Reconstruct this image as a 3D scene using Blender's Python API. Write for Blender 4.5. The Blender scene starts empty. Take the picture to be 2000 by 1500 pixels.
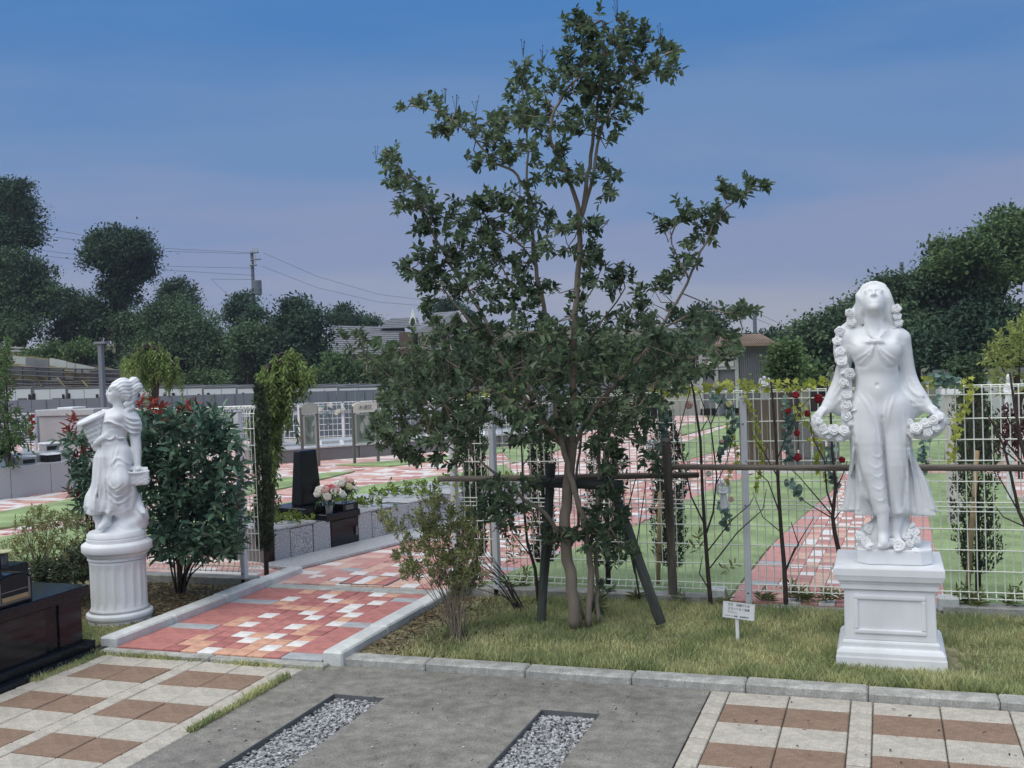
import bpy, bmesh, math, random
import numpy as np
from mathutils import Matrix, Vector

random.seed(7); RNG = np.random.default_rng(7)
SC = bpy.context.scene; COL = SC.collection
# ------------------------------------------------------------------ camera
EYE = 1.7; FPX = 2080.0                       # eye height (m), focal length in photo pixels (2000 wide)
RC = np.array([[0.94365206, 0.02620699, 0.32989995],
               [0.32893068, 0.0353884, -0.94369077],
               [-0.03640593, 0.99902996, 0.02477406]])
cam_d = bpy.data.cameras.new('camera'); cam = bpy.data.objects.new('camera', cam_d); COL.objects.link(cam)
cam_d.sensor_width = 36.0; cam_d.lens = FPX / 2000 * 36.0; cam_d.clip_end = 3000; cam_d.clip_start = 0.05
M4 = Matrix.Identity(4)
for i in range(3):
    for j in range(3): M4[i][j] = RC[i][j]
M4[2][3] = EYE
cam.matrix_world = M4; SC.camera = cam
def ray(px, py): return RC @ np.array([(px - 1000) / FPX, -(py - 750) / FPX, -1.0])
def G(px, py, z=0.07):
    d = ray(px, py); t = (z - EYE) / d[2]; return np.array([d[0] * t, d[1] * t, z])
def D(px, py, Y):
    d = ray(px, py); t = Y / d[1]; return np.array([d[0] * t, Y, EYE + d[2] * t])
def PLN(px, py, p0, n):
    d = ray(px, py); o = np.array([0, 0, EYE]); t = ((p0 - o) @ n) / (d @ n); return o + d * t
def lin(r, g, b):
    f = lambda c: (c / 255 / 12.92) if c <= 10 else ((c / 255 + .055) / 1.055) ** 2.4
    return (f(r), f(g), f(b), 1)
# ------------------------------------------------------------------ light
EXPO = 0.75
SC.view_settings.view_transform = 'Standard'; SC.view_settings.look = 'None'
SC.view_settings.exposure = EXPO; SC.view_settings.gamma = 1; SC.view_settings.use_curve_mapping = False
SUN_EL, SUN_AZ = math.radians(66), math.radians(205)      # azimuth clockwise from +Y
wd = bpy.data.worlds.new('World'); SC.world = wd; wd.use_nodes = True
nt = wd.node_tree; nt.nodes.clear()
wo = nt.nodes.new('ShaderNodeOutputWorld'); bg = nt.nodes.new('ShaderNodeBackground')
tc = nt.nodes.new('ShaderNodeTexCoord'); sx = nt.nodes.new('ShaderNodeSeparateXYZ')
rp = nt.nodes.new('ShaderNodeValToRGB'); rp.color_ramp.interpolation = 'EASE'
cr = rp.color_ramp
stops = [(0.0, lin(166, 172, 187)), (0.03, lin(158, 166, 187)), (0.10, lin(137, 152, 188)), (0.19, lin(108, 143, 190)),
         (0.32, lin(72, 127, 189)), (0.6, lin(64, 119, 186)), (1.0, lin(58, 112, 180))]
cr.elements[0].position, cr.elements[0].color = stops[0]
cr.elements[1].position, cr.elements[1].color = stops[-1]
for p, c in stops[1:-1]:
    e = cr.elements.new(p); e.color = c
nz = nt.nodes.new('ShaderNodeTexNoise'); nz.inputs['Scale'].default_value = 3.0; nz.inputs['Detail'].default_value = 5
mpn = nt.nodes.new('ShaderNodeMapping'); mpn.inputs['Scale'].default_value = (1, 1, 7)
nt.links.new(tc.outputs['Generated'], mpn.inputs['Vector']); nt.links.new(mpn.outputs['Vector'], nz.inputs['Vector'])
mr = nt.nodes.new('ShaderNodeMapRange'); mr.inputs['From Min'].default_value = .3; mr.inputs['From Max'].default_value = .7
mr.inputs['To Min'].default_value = -.034; mr.inputs['To Max'].default_value = .034
ad = nt.nodes.new('ShaderNodeMath'); ad.operation = 'ADD'
sky = nt.nodes.new('ShaderNodeTexSky'); sky.sky_type = 'NISHITA'; sky.sun_disc = False
sky.sun_elevation = SUN_EL; sky.sun_rotation = SUN_AZ; sky.dust_density = 3
skm = nt.nodes.new('ShaderNodeVectorMath'); skm.operation = 'SCALE'; skm.inputs['Scale'].default_value = 0.07
mx = nt.nodes.new('ShaderNodeMixRGB'); mx.inputs[0].default_value = 0.05
nt.links.new(tc.outputs['Generated'], sx.inputs[0]); nt.links.new(nz.outputs['Fac'], mr.inputs['Value'])
nt.links.new(sx.outputs['Z'], ad.inputs[0]); nt.links.new(mr.outputs['Result'], ad.inputs[1])
nt.links.new(ad.outputs[0], rp.inputs['Fac'])
nt.links.new(sky.outputs['Color'], skm.inputs[0])
nt.links.new(rp.outputs['Color'], mx.inputs[1]); nt.links.new(skm.outputs[0], mx.inputs[2])
nt.links.new(mx.outputs['Color'], bg.inputs['Color']); nt.links.new(bg.outputs[0], wo.inputs['Surface'])
bg.inputs['Strength'].default_value = 2 ** -EXPO
sl = bpy.data.lights.new('sun', 'SUN'); so = bpy.data.objects.new('sun', sl); COL.objects.link(so)
sl.energy = 2.15; sl.angle = math.radians(92); sl.color = (1.0, .94, .81)
sd = Vector((math.sin(SUN_AZ) * math.cos(SUN_EL), math.cos(SUN_AZ) * math.cos(SUN_EL), math.sin(SUN_EL)))
so.rotation_euler = sd.to_track_quat('Z', 'Y').to_euler(); so.location = (0, -4, 12)
SC.render.engine = 'CYCLES'
SC.cycles.max_bounces = 6; SC.cycles.transparent_max_bounces = 6; SC.cycles.use_denoising = True
# ------------------------------------------------------------------ materials
MATS = {}
def mat(name, col, rough=.8, var=.12, scale=6.0, col2=None, fine=0.0, bump=0.0, bscale=60.0, spec=.3, trans=0.0,
        island=0.0, metal=0.0, stretch=None, stain=0.0, coat=0.0):
    """noise-mixed base colour, optional fine speckle, per-island variation, bump and translucency"""
    m = bpy.data.materials.new(name); m.use_nodes = True; MATS[name] = m
    n = m.node_tree; N = n.nodes; L = n.links; b = N['Principled BSDF']
    b.inputs['Roughness'].default_value = rough; b.inputs['Specular IOR Level'].default_value = spec
    b.inputs['Metallic'].default_value = metal; b.inputs['Coat Weight'].default_value = coat
    t = N.new('ShaderNodeTexCoord'); v = t.outputs['Object']
    if stretch:
        mp = N.new('ShaderNodeMapping'); mp.inputs['Scale'].default_value = stretch
        L.new(v, mp.inputs['Vector']); v = mp.outputs['Vector']
    z = N.new('ShaderNodeTexNoise'); z.inputs['Scale'].default_value = scale; z.inputs['Detail'].default_value = 6
    L.new(v, z.inputs['Vector'])
    c1 = np.array(col[:3]); c2 = np.array(col2[:3]) if col2 is not None else c1
    r = N.new('ShaderNodeValToRGB'); r.color_ramp.elements[0].position = .32; r.color_ramp.elements[1].position = .68
    r.color_ramp.elements[0].color = (*np.clip(c1 * (1 - var), 0, 1), 1); r.color_ramp.elements[1].color = (*np.clip(c2 * (1 + var), 0, 1), 1)
    L.new(z.outputs['Fac'], r.inputs['Fac']); out = r.outputs['Color']
    def mul(out, fac_socket, lo, hi, fmin=.3, fmax=.7):
        q = N.new('ShaderNodeMapRange'); q.inputs['From Min'].default_value = fmin; q.inputs['From Max'].default_value = fmax
        q.inputs['To Min'].default_value = lo; q.inputs['To Max'].default_value = hi; L.new(fac_socket, q.inputs['Value'])
        s = N.new('ShaderNodeVectorMath'); s.operation = 'SCALE'; L.new(out, s.inputs[0]); L.new(q.outputs[0], s.inputs['Scale'])
        return s.outputs[0]
    if fine:
        z2 = N.new('ShaderNodeTexNoise'); z2.inputs['Scale'].default_value = bscale * 2.2; z2.inputs['Detail'].default_value = 2
        L.new(v, z2.inputs['Vector']); out = mul(out, z2.outputs['Fac'], 1 - fine, 1 + fine)
    if stain:
        z3 = N.new('ShaderNodeTexNoise'); z3.inputs['Scale'].default_value = scale * .23; z3.inputs['Detail'].default_value = 8
        z3.inputs['Roughness'].default_value = .65; L.new(t.outputs['Object'], z3.inputs['Vector']); out = mul(out, z3.outputs['Fac'], 1 - stain, 1 + stain * .5)
    if island:
        g = N.new('ShaderNodeNewGeometry'); out = mul(out, g.outputs['Random Per Island'], 1 - island, 1 + island, 0, 1)
    L.new(out, b.inputs['Base Color'])
    if bump:
        z4 = N.new('ShaderNodeTexNoise'); z4.inputs['Scale'].default_value = bscale; z4.inputs['Detail'].default_value = 4
        L.new(v, z4.inputs['Vector']); bp = N.new('ShaderNodeBump'); bp.inputs['Strength'].default_value = bump
        bp.inputs['Distance'].default_value = .01; L.new(z4.outputs['Fac'], bp.inputs['Height']); L.new(bp.outputs[0], b.inputs['Normal'])
    if trans:
        tr = N.new('ShaderNodeBsdfTranslucent'); L.new(out, tr.inputs['Color']); ms = N.new('ShaderNodeMixShader')
        ms.inputs[0].default_value = trans; L.new(b.outputs[0], ms.inputs[1]); L.new(tr.outputs[0], ms.inputs[2])
        L.new(ms.outputs[0], N['Material Output'].inputs['Surface'])
    return m
mat('concrete', (.238, .228, .20), .92, .22, 14, fine=.24, bump=.35, bscale=42, stain=.28)
mat('kerb_concrete', (.42, .42, .385), .92, .18, 16, fine=.22, bump=.3, bscale=55, stain=.35)
mat('white_kerb', (.66, .68, .65), .88, .07, 14, fine=.10, bump=.15, bscale=60, stain=.20)
mat('tile_cream', (.49, .455, .385), .9, .10, 30, fine=.26, bump=.15, bscale=75, stain=.22)
mat('tile_brown', (.27, .185, .132), .9, .10, 30, fine=.26, bump=.15, bscale=75, stain=.2)
mat('joint_sand', (.12, .115, .09), .95, .3, 30)
mat('paver_red', (.50, .21, .185), .85, .10, 20, fine=.16, bump=.1, bscale=60, stain=.22)
mat('paver_dark_red', (.42, .165, .15), .85, .10, 20, fine=.16, bump=.1, bscale=60, stain=.22)
mat('paver_orange', (.66, .38, .265), .85, .10, 20, fine=.16, bump=.1, bscale=60, stain=.22)
mat('paver_white', (.80, .78, .74), .85, .07, 20, fine=.07, bump=.1, bscale=60, stain=.22)
mat('paver_grey', (.42, .44, .45), .85, .08, 20, fine=.1, bump=.1, bscale=60, stain=.22)
mat('soil', (.22, .20, .11), .95, .4, 18, col2=(.26, .24, .13), fine=.3, bump=.6, bscale=50)
mat('mulch', (.10, .065, .04), .9, .4, 40, col2=(.16, .11, .065), island=.55)
mat('grass_blade', (.36, .45, .19), .6, .25, 3.0, col2=(.54, .53, .28), island=.45, trans=.35)
mat('turf', (.255, .345, .155), .95, .2, 3, col2=(.30, .39, .18), fine=.4, bump=.8, bscale=70, stain=.25)
mat('gravel', (.34, .345, .345), .85, .3, 60, island=.5, fine=.2, bscale=200)
mat('statue_white', (.79, .81, .82), .62, .05, 9, bump=.06, bscale=90, stain=.10, stretch=(1, 1, .3))
mat('granite_grey', (.43, .425, .43), .5, .15, 60, fine=.85, bscale=60, spec=.5)
mat('granite_pale', (.45, .46, .46), .4, .1, 40, fine=.45, bscale=60, spec=.5)
mat('granite_mid', (.16, .16, .165), .35, .1, 40, fine=.4, bscale=150, spec=.5)
mat('granite_black', (.010, .012, .016), .16, .2, 60, spec=.28)
mat('black_panel', (.018, .018, .022), .12, .5, 3, stretch=(1, 1, 9), spec=.28)
mat('fence_cream', (.84, .87, .77), .45, .05, 5)
mat('post_white', (.72, .74, .77), .45, .05, 5, stain=.08)
mat('steel_dark', (.13, .135, .135), .5, .1, 5)
mat('log_wood', (.115, .095, .08), .9, .35, 14, col2=(.17, .145, .12), stretch=(1, 1, .12), bump=.7, bscale=45, fine=.2)
mat('stake_wood', (.055, .06, .055), .9, .35, 14, col2=(.085, .09, .08), stretch=(1, 1, .12), bump=.7, bscale=45, fine=.2)
mat('bamboo', (.42, .30, .17), .6, .15, 20)
mat('bark_smooth', (.20, .16, .125), .75, .22, 9, col2=(.27, .225, .175), stretch=(1, 1, .25), bump=.3, bscale=40)
mat('bark_dark', (.06, .045, .04), .85, .3, 20, bump=.4)
mat('leaf_main', (.095, .145, .085), .42, .2, 2.0, col2=(.135, .19, .10), island=.45, trans=.38, spec=.3)
mat('leaf_photinia', (.075, .15, .105), .33, .2, 3.0, col2=(.11, .19, .12), island=.45, trans=.2, spec=.4)
mat('leaf_red', (.24, .03, .03), .35, .2, 4.0, col2=(.30, .06, .04), island=.4, trans=.3)
mat('leaf_azalea', (.20, .23, .09), .5, .2, 4.0, col2=(.27, .29, .11), island=.5, trans=.3)
mat('leaf_cypress', (.055, .08, .045), .6, .2, 6.0, col2=(.075, .105, .055), island=.5, trans=.12)
mat('leaf_weep', (.17, .25, .085), .55, .2, 3.0, col2=(.23, .31, .10), island=.4, trans=.35)
mat('leaf_yellow', (.22, .28, .08), .55, .2, 3.0, col2=(.30, .34, .11), island=.4, trans=.35)
mat('leaf_far', (.075, .125, .075), .8, .2, .5, col2=(.105, .165, .085), island=.28, spec=.1, trans=.2)
mat('leaf_far_dark', (.045, .085, .055), .8, .2, .5, col2=(.065, .11, .065), island=.28, spec=.1, trans=.15)
mat('leaf_far_light', (.09, .15, .065), .8, .2, .5, col2=(.125, .19, .08), island=.28, spec=.1, trans=.25)
mat('leaf_bright', (.12, .20, .03), .5, .2, 6.0, col2=(.2, .26, .05), island=.4, trans=.35)
mat('ivy_leaf', (.36, .42, .06), .5, .2, 6.0, col2=(.45, .48, .10), island=.3, trans=.4)
mat('eucalyptus_leaf', (.13, .22, .17), .5, .2, 6.0, col2=(.21, .31, .26), island=.4, trans=.3)
mat('petal_white', (.72, .70, .62), .6, .05, 8, trans=.2)
mat('petal_pink', (.70, .45, .40), .6, .08, 8, trans=.2)
mat('petal_hot', (.62, .15, .2), .6, .1, 8, trans=.2)
mat('petal_red', (.24, .010, .016), .6, .15, 8, trans=.15)
mat('petal_cream', (.62, .62, .36), .6, .08, 8, trans=.2)
mat('card_white', (.80, .81, .82), .4, .02, 5)
mat('ink', (.06, .06, .065), .6, .02, 5)
mat('glass_clear', (.55, .6, .6), .08, .02, 5, spec=.5, trans=.4)
mat('brass', (.42, .36, .2), .35, .1, 10, metal=.8)
mat('panel_grey', (.16, .185, .21), .5, .05, .4, spec=.4)
mat('van_white', (.62, .645, .66), .3, .03, .5, coat=.3)
mat('rubber_black', (.02, .02, .022), .5, .1, 5)
mat('window_dark', (.02, .025, .03), .08, .1, 3, spec=.6)
mat('sheet_grey', (.12, .125, .135), .6, .25, .8, col2=(.18, .185, .19), stain=.4)
mat('sheet_pale', (.42, .45, .42), .6, .15, .8, stain=.3)
mat('rust_timber', (.20, .155, .10), .85, .5, 1.2, col2=(.30, .24, .14), stain=.5)
mat('scaffold_pipe', (.09, .085, .085), .5, .3, 3)
mat('roof_tile', (.18, .19, .205), .7, .12, 2)
mat('roof_tan', (.27, .20, .145), .75, .15, 1.5, stain=.2)
mat('house_plaster', (.55, .54, .5), .85, .06, .5)
mat('house_brown', (.12, .085, .07), .85, .2, 1.5)
mat('clad_grey', (.16, .165, .18), .7, .12, 1, stain=.2)
mat('dry_grass', (.12, .115, .05), .95, .3, 1.5, col2=(.17, .14, .075), bump=.5, bscale=8)
mat('ground_far', (.09, .10, .05), .95, .3, .3, col2=(.12, .12, .07))
mat('wire_black', (.03, .03, .035), .5, .1, 5)
mat('sign_frame', (.13, .125, .11), .45, .08, 4)
mat('sign_metal', (.36, .37, .32), .45, .06, 3)
mat('sign_glass', (.17, .22, .19), .25, .12, 2)
mat('timber_screen', (.10, .08, .06), .8, .3, 8, stretch=(1, 1, .15))
mat('litter_leaf', (.22, .15, .08), .8, .3, 10)

def cell_mat(name, cols, sx_, sy_, rough=.85):
    m = bpy.data.materials.new(name); m.use_nodes = True; MATS[name] = m; N = m.node_tree.nodes; L = m.node_tree.links; b = N['Principled BSDF']; b.inputs['Roughness'].default_value = rough
    t = N.new('ShaderNodeTexCoord'); mp = N.new('ShaderNodeMapping'); mp.inputs['Scale'].default_value = (1 / sx_, 1 / sy_, 0); fl = N.new('ShaderNodeVectorMath'); fl.operation = 'FLOOR'
    wn = N.new('ShaderNodeTexWhiteNoise'); wn.noise_dimensions = '2D'; r = N.new('ShaderNodeValToRGB'); r.color_ramp.interpolation = 'CONSTANT'
    L.new(t.outputs['Object'], mp.inputs[0]); L.new(mp.outputs[0], fl.inputs[0]); L.new(fl.outputs[0], wn.inputs['Vector']); L.new(wn.outputs['Value'], r.inputs[0]); L.new(r.outputs[0], b.inputs['Base Color'])
    r.color_ramp.elements[0].color = (*cols[0][1], 1); r.color_ramp.elements[1].position = cols[1][0]; r.color_ramp.elements[1].color = (*cols[1][1], 1)
    for p, c in cols[2:]: e = r.color_ramp.elements.new(p); e.color = (*c, 1)
for nm_, c_ in (('pale_red', (.58, .30, .265)), ('pale_dark', (.50, .25, .225)), ('pale_orange', (.66, .44, .345)), ('pale_white', (.76, .73, .69))): mat(nm_, c_, .85, .08, 20, fine=.08, bump=.1, bscale=150, stain=.12)
cell_mat('mosaic_floor', [(0, (.58, .33, .29)), (.38, (.53, .29, .255)), (.5, (.65, .44, .36)), (.70, (.74, .69, .64))], .24, .12)

# ------------------------------------------------------------------ mesh helpers
def link(name, me, m=None, parent=None):
    o = bpy.data.objects.new(name, me); COL.objects.link(o)
    if m and me is not None and len(me.materials) == 0: me.materials.append(MATS[m])
    if parent is not None: o.parent = parent
    if name in ('twigs', 'leaves', 'red_shoots', 'stalks', 'foliage', 'crown', 'seed_heads', 'vine_leaves'): o['kind'] = 'stuff'
    return o
def npmesh(name, V, F, m=None, smooth=False, midx=None, mats=None):
    """V (n,3), F (k,4) or (k,3) arrays -> mesh datablock"""
    me = bpy.data.meshes.new(name); V = np.asarray(V, np.float32); F = np.asarray(F, np.int32); k = F.shape[1]
    me.vertices.add(len(V)); me.vertices.foreach_set('co', V.ravel())
    me.loops.add(F.size); me.loops.foreach_set('vertex_index', F.ravel())
    me.polygons.add(len(F)); me.polygons.foreach_set('loop_start', np.arange(0, F.size, k, dtype=np.int32))
    if midx is not None: me.polygons.foreach_set('material_index', np.asarray(midx, np.int32))
    me.polygons.foreach_set('use_smooth', np.full(len(F), bool(smooth)))
    for q in (mats or ([m] if m else [])): me.materials.append(MATS[q])
    me.update(calc_edges=True); me.validate(); return me
class MB:
    def __init__(s): s.v = []; s.f = []
    def poly(s, pts):
        n = len(s.v); s.v += [tuple(map(float, p)) for p in pts]; s.f.append(tuple(range(n, n + len(pts)))); return s
    def box(s, lo, hi, tp=(0, 0)):
        """axis box; tp shrinks the top by (x,y) on each side"""
        x0, y0, z0 = lo; x1, y1, z1 = hi; a, b = tp; n = len(s.v)
        s.v += [(x0, y0, z0), (x1, y0, z0), (x1, y1, z0), (x0, y1, z0), (x0 + a, y0 + b, z1), (x1 - a, y0 + b, z1), (x1 - a, y1 - b, z1), (x0 + a, y1 - b, z1)]
        s.f += [tuple(n + i for i in q) for q in ((3, 2, 1, 0), (4, 5, 6, 7), (0, 1, 5, 4), (1, 2, 6, 5), (2, 3, 7, 6), (3, 0, 4, 7))]; return s
    def tube(s, pts, rad, n=8, cap=True):
        pts = [np.array(p, float) for p in pts]
        if not hasattr(rad, '__len__'): rad = [rad] * len(pts)
        base = len(s.v); ref = None
        for i, p in enumerate(pts):
            t = pts[min(i + 1, len(pts) - 1)] - pts[max(i - 1, 0)]; t = t / (np.linalg.norm(t) + 1e-9)
            if ref is None: ref = np.array([1., 0, 0]) if abs(t[0]) < .8 else np.array([0, 1., 0])
            u = ref - t * (ref @ t); u /= np.linalg.norm(u) + 1e-9; ref = u; w = np.cross(t, u)
            for k in range(n):
                a = 2 * math.pi * k / n; s.v.append(tuple(p + rad[i] * (math.cos(a) * u + math.sin(a) * w)))
        for i in range(len(pts) - 1):
            for k in range(n):
                a = base + i * n + k; b = base + i * n + (k + 1) % n; s.f.append((a, b, b + n, a + n))
        if cap:
            s.f.append(tuple(base + k for k in range(n))[::-1]); e = base + (len(pts) - 1) * n; s.f.append(tuple(e + k for k in range(n)))
        return s
    def lathe(s, prof, n=32, c=(0, 0), mod=None):
        base = len(s.v)
        for i, (r, z) in enumerate(prof):
            for k in range(n):
                a = 2 * math.pi * k / n; rr = r * (mod(i, a) if mod else 1); s.v.append((c[0] + rr * math.cos(a), c[1] + rr * math.sin(a), z))
        for i in range(len(prof) - 1):
            for k in range(n):
                a = base + i * n + k; b = base + i * n + (k + 1) % n; s.f.append((a, b, b + n, a + n))
        s.f.append(tuple(base + k for k in range(n))[::-1]); e = base + (len(prof) - 1) * n; s.f.append(tuple(e + k for k in range(n)))
        return s
    def prism(s, outline, z0, z1):
        n = len(outline); b = len(s.v)
        s.v += [(p[0], p[1], z0) for p in outline] + [(p[0], p[1], z1) for p in outline]
        s.f.append(tuple(range(b + n - 1, b - 1, -1))); s.f.append(tuple(range(b + n, b + 2 * n)))
        for i in range(n): j = (i + 1) % n; s.f.append((b + i, b + j, b + n + j, b + n + i))
        return s
    def xform(s, start, fn):
        for i in range(start, len(s.v)): s.v[i] = tuple(fn(np.array(s.v[i])))
        return s
    def mesh(s, name, m, smooth=False, bevel=0.0, seg=1):
        me = bpy.data.meshes.new(name); me.from_pydata(s.v, [], s.f); me.materials.append(MATS[m])
        if bevel:
            bm = bmesh.new(); bm.from_mesh(me)
            bmesh.ops.recalc_face_normals(bm, faces=bm.faces)
            ed = [e for e in bm.edges if len(e.link_faces) == 2 and e.calc_face_angle(0) > .5]
            bmesh.ops.bevel(bm, geom=ed, offset=bevel, segments=seg, affect='EDGES', profile=.6, clamp_overlap=True)
            bm.to_mesh(me); bm.free()
        else:
            bm = bmesh.new(); bm.from_mesh(me); bmesh.ops.recalc_face_normals(bm, faces=bm.faces); bm.to_mesh(me); bm.free()
        if smooth:
            me.polygons.foreach_set('use_smooth', np.full(len(me.polygons), True))
            if smooth != 'all': me.set_sharp_from_angle(angle=math.radians(38))
        me.update(); return me
    def build(s, name, m, parent=None, smooth=False, bevel=0.0, seg=1):
        return link(name, s.mesh(name, m, smooth, bevel, seg), None, parent)
def tag(o, label=None, cat=None, group=None, kind=None):
    if label: o['label'] = label
    if cat: o['category'] = cat
    if group: o['group'] = group
    if kind: o['kind'] = kind
    return o
def empty(name, loc, label=None, cat=None, group=None, rz=0.0):
    o = bpy.data.objects.new(name, None); COL.objects.link(o); o.location = [float(q) for q in loc]; o.rotation_euler[2] = rz
    o.empty_display_size = .1
    return tag(o, label, cat, group)
def copy_tree(o, parent=None):
    c = o.copy(); COL.objects.link(c); c.parent = parent
    for ch in [k for k in COL.objects if k.parent == o]: copy_tree(ch, c)
    return c
def rnd(a, b): return random.uniform(a, b)
def unit(v): v = np.asarray(v, float); return v / (np.linalg.norm(v, axis=-1, keepdims=True) + 1e-9)
def leaves_mesh(P, Dr, Nr, ln, wd, fold=.25, droop=0.0):
    """P base points, Dr leaf directions, Nr approximate normals: two quads folded on the midrib -> V,F"""
    n = len(P); Dr = unit(Dr); S = unit(np.cross(Dr, Nr)); N = np.cross(S, Dr)
    ln = np.broadcast_to(np.asarray(ln, float), (n,))[:, None]; wd = np.broadcast_to(np.asarray(wd, float), (n,))[:, None]
    up = N * wd * fold
    base = P; tip = P + Dr * ln - N * ln * droop
    a = P + Dr * ln * .30 + S * wd * .46 + up; b = P + Dr * ln * .68 + S * wd * .40 + up * .8 - N * ln * droop * .4
    c = P + Dr * ln * .68 - S * wd * .40 + up * .8 - N * ln * droop * .4; d = P + Dr * ln * .30 - S * wd * .46 + up
    V = np.stack([base, a, b, tip, c, d], 1).reshape(-1, 3)
    i = np.arange(n)[:, None] * 6
    F = np.concatenate([i + np.array([[0, 1, 2, 3]]), i + np.array([[0, 3, 4, 5]])], 0)
    return V, F
def join_np(parts):
    V = []; F = []; o = 0
    for v, f in parts: V.append(v); F.append(f + o); o += len(v)
    return np.concatenate(V), np.concatenate(F)
def rand_dirs(n): return unit(RNG.normal(size=(n, 3)))
# ================================================================== SETTING: ground, slabs, paving
def sstep(a, b, x): t = np.clip((x - a) / (b - a), 0, 1); return t * t * (3 - 2 * t)
def terrain(X, Y):
    z = -0.12 - 1.0 * sstep(27, 33, Y) * (1 - sstep(70, 110, Y))
    z = z + 4.6 * sstep(44, 56, Y) * sstep(20, 40, -X) + 2.0 * sstep(60, 200, Y)
    z = z + 3.0 * sstep(28, 46, Y) * sstep(1, 14, X)
    return z
gx = np.concatenate([np.linspace(-900, -70, 14), np.linspace(-66, 40, 54), np.linspace(60, 900, 12)])
gy = np.concatenate([np.linspace(-300, -4, 6), np.linspace(0, 80, 41), np.linspace(95, 1600, 14)])
GX, GY = np.meshgrid(gx, gy, indexing='ij'); GZ = terrain(GX, GY)
nI, nJ = GX.shape; idx = np.arange(nI * nJ).reshape(nI, nJ)
F = np.stack([idx[:-1, :-1], idx[1:, :-1], idx[1:, 1:], idx[:-1, 1:]], -1).reshape(-1, 4)
tag(link('ground', npmesh('ground', np.stack([GX, GY, GZ], -1).reshape(-1, 3), F, 'ground_far', True)), kind='structure')
def slab(name, outline, z0, z1, m, bevel=0):
    return tag(MB().prism(outline, z0, z1).build(name, m, bevel=bevel), kind='structure')
def rect(x0, x1, y0, y1): return [(x0, y0), (x1, y0), (x1, y1), (x0, y1)]
# concrete drive with two sunken gravel strips
SLOT = [(-2.72, -2.43, 1.6, 4.82), (-1.60, -1.31, 1.6, 4.83)]
mb = MB(); xs = [-3.105, -2.72, -2.43, -1.60, -1.31, -0.862]
for i in range(5):
    if i in (1, 3):
        s_ = SLOT[0 if i == 1 else 1]
        mb.box((xs[i], -1, -.11), (xs[i + 1], s_[2], 0)); mb.box((xs[i], s_[3], -.11), (xs[i + 1], 5.297, 0))
    else: mb.box((xs[i], -1, -.11), (xs[i + 1], 5.297, 0))
bm = bmesh.new(); bm.from_mesh(mb.mesh('tmp', 'concrete')); bmesh.ops.remove_doubles(bm, verts=bm.verts, dist=1e-5)
inner = [f for f in bm.faces if abs(f.normal.x) > .9 and any(abs(f.calc_center_median().x - q) < 1e-3 for q in xs[1:-1]) and (f.calc_center_median().y > 4.85 or f.calc_center_median().y < 1.6)]
bmesh.ops.delete(bm, geom=inner, context='FACES')
me = bpy.data.meshes.new('concrete_drive'); bm.to_mesh(me); bm.free(); me.materials.append(MATS['concrete'])
tag(link('concrete_drive', me), kind='structure')
# gravel stones
ico = bmesh.new(); bmesh.ops.create_icosphere(ico, subdivisions=1, radius=1.0)
IV = np.array([v.co[:] for v in ico.verts]); IF = np.array([[v.index for v in f.verts] for f in ico.faces]); ico.free()
def stones(P, r0, r1, flat=.7):
    n = len(P); R = RNG.uniform(r0, r1, (n, 1, 1)); jit = RNG.uniform(.65, 1.25, (n, len(IV), 1)); sc = RNG.uniform(.6, 1.25, (n, 1, 3)); sc[:, :, 2] *= flat
    ang = RNG.uniform(0, 6.28, n); c, s = np.cos(ang), np.sin(ang)
    V = IV[None] * jit * sc * R
    V = np.stack([V[..., 0] * c[:, None] - V[..., 1] * s[:, None], V[..., 0] * s[:, None] + V[..., 1] * c[:, None], V[..., 2]], -1) + P[:, None, :]
    F = (IF[None] + (np.arange(n) * len(IV))[:, None, None]).reshape(-1, 3)
    return V.reshape(-1, 3), F
for k, (x0, x1, y0, y1) in enumerate(SLOT):
    tag(MB().box((x0 + .001, y0, -.1), (x1 - .001, y1 - .001, -.038)).build('gravel_bed', 'joint_sand'), kind='structure')
    n = 6000; P = np.stack([RNG.uniform(x0 + .008, x1 - .008, n), RNG.uniform(2.9, y1 - .01, n), RNG.uniform(-.040, -.016, n)], 1)
    V, F = stones(P, .006, .0125)
    tag(link('gravel', npmesh('gravel', V, F, 'gravel')), ['light grey gravel in the left sunken strip', 'light grey gravel in the right sunken strip'][k], 'gravel', kind='stuff')
    e = MB()
    t = .006                               # thin dark edging round the strip
    e.box((x0, y0, -.08), (x0 + t, y1, .003)); e.box((x0 + t, y1 - t, -.08), (x1, y1, .003))
    e.build('strip_edging', 'steel_dark').parent = bpy.data.objects['concrete_drive']
# stray pebbles on the drive
P = np.array([[rnd(-3.0, -.9), rnd(3.5, 5.2), .004] for _ in range(70)])
P = P[[not any(a - .02 < p[0] < b + .02 and p[1] < d + .02 for a, b, c, d in SLOT) for p in P]]
V, F = stones(P, .004, .009); tag(link('pebbles', npmesh('pebbles', V, F, 'gravel')), 'scattered small pebbles on the concrete drive', 'pebbles', kind='stuff')
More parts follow.
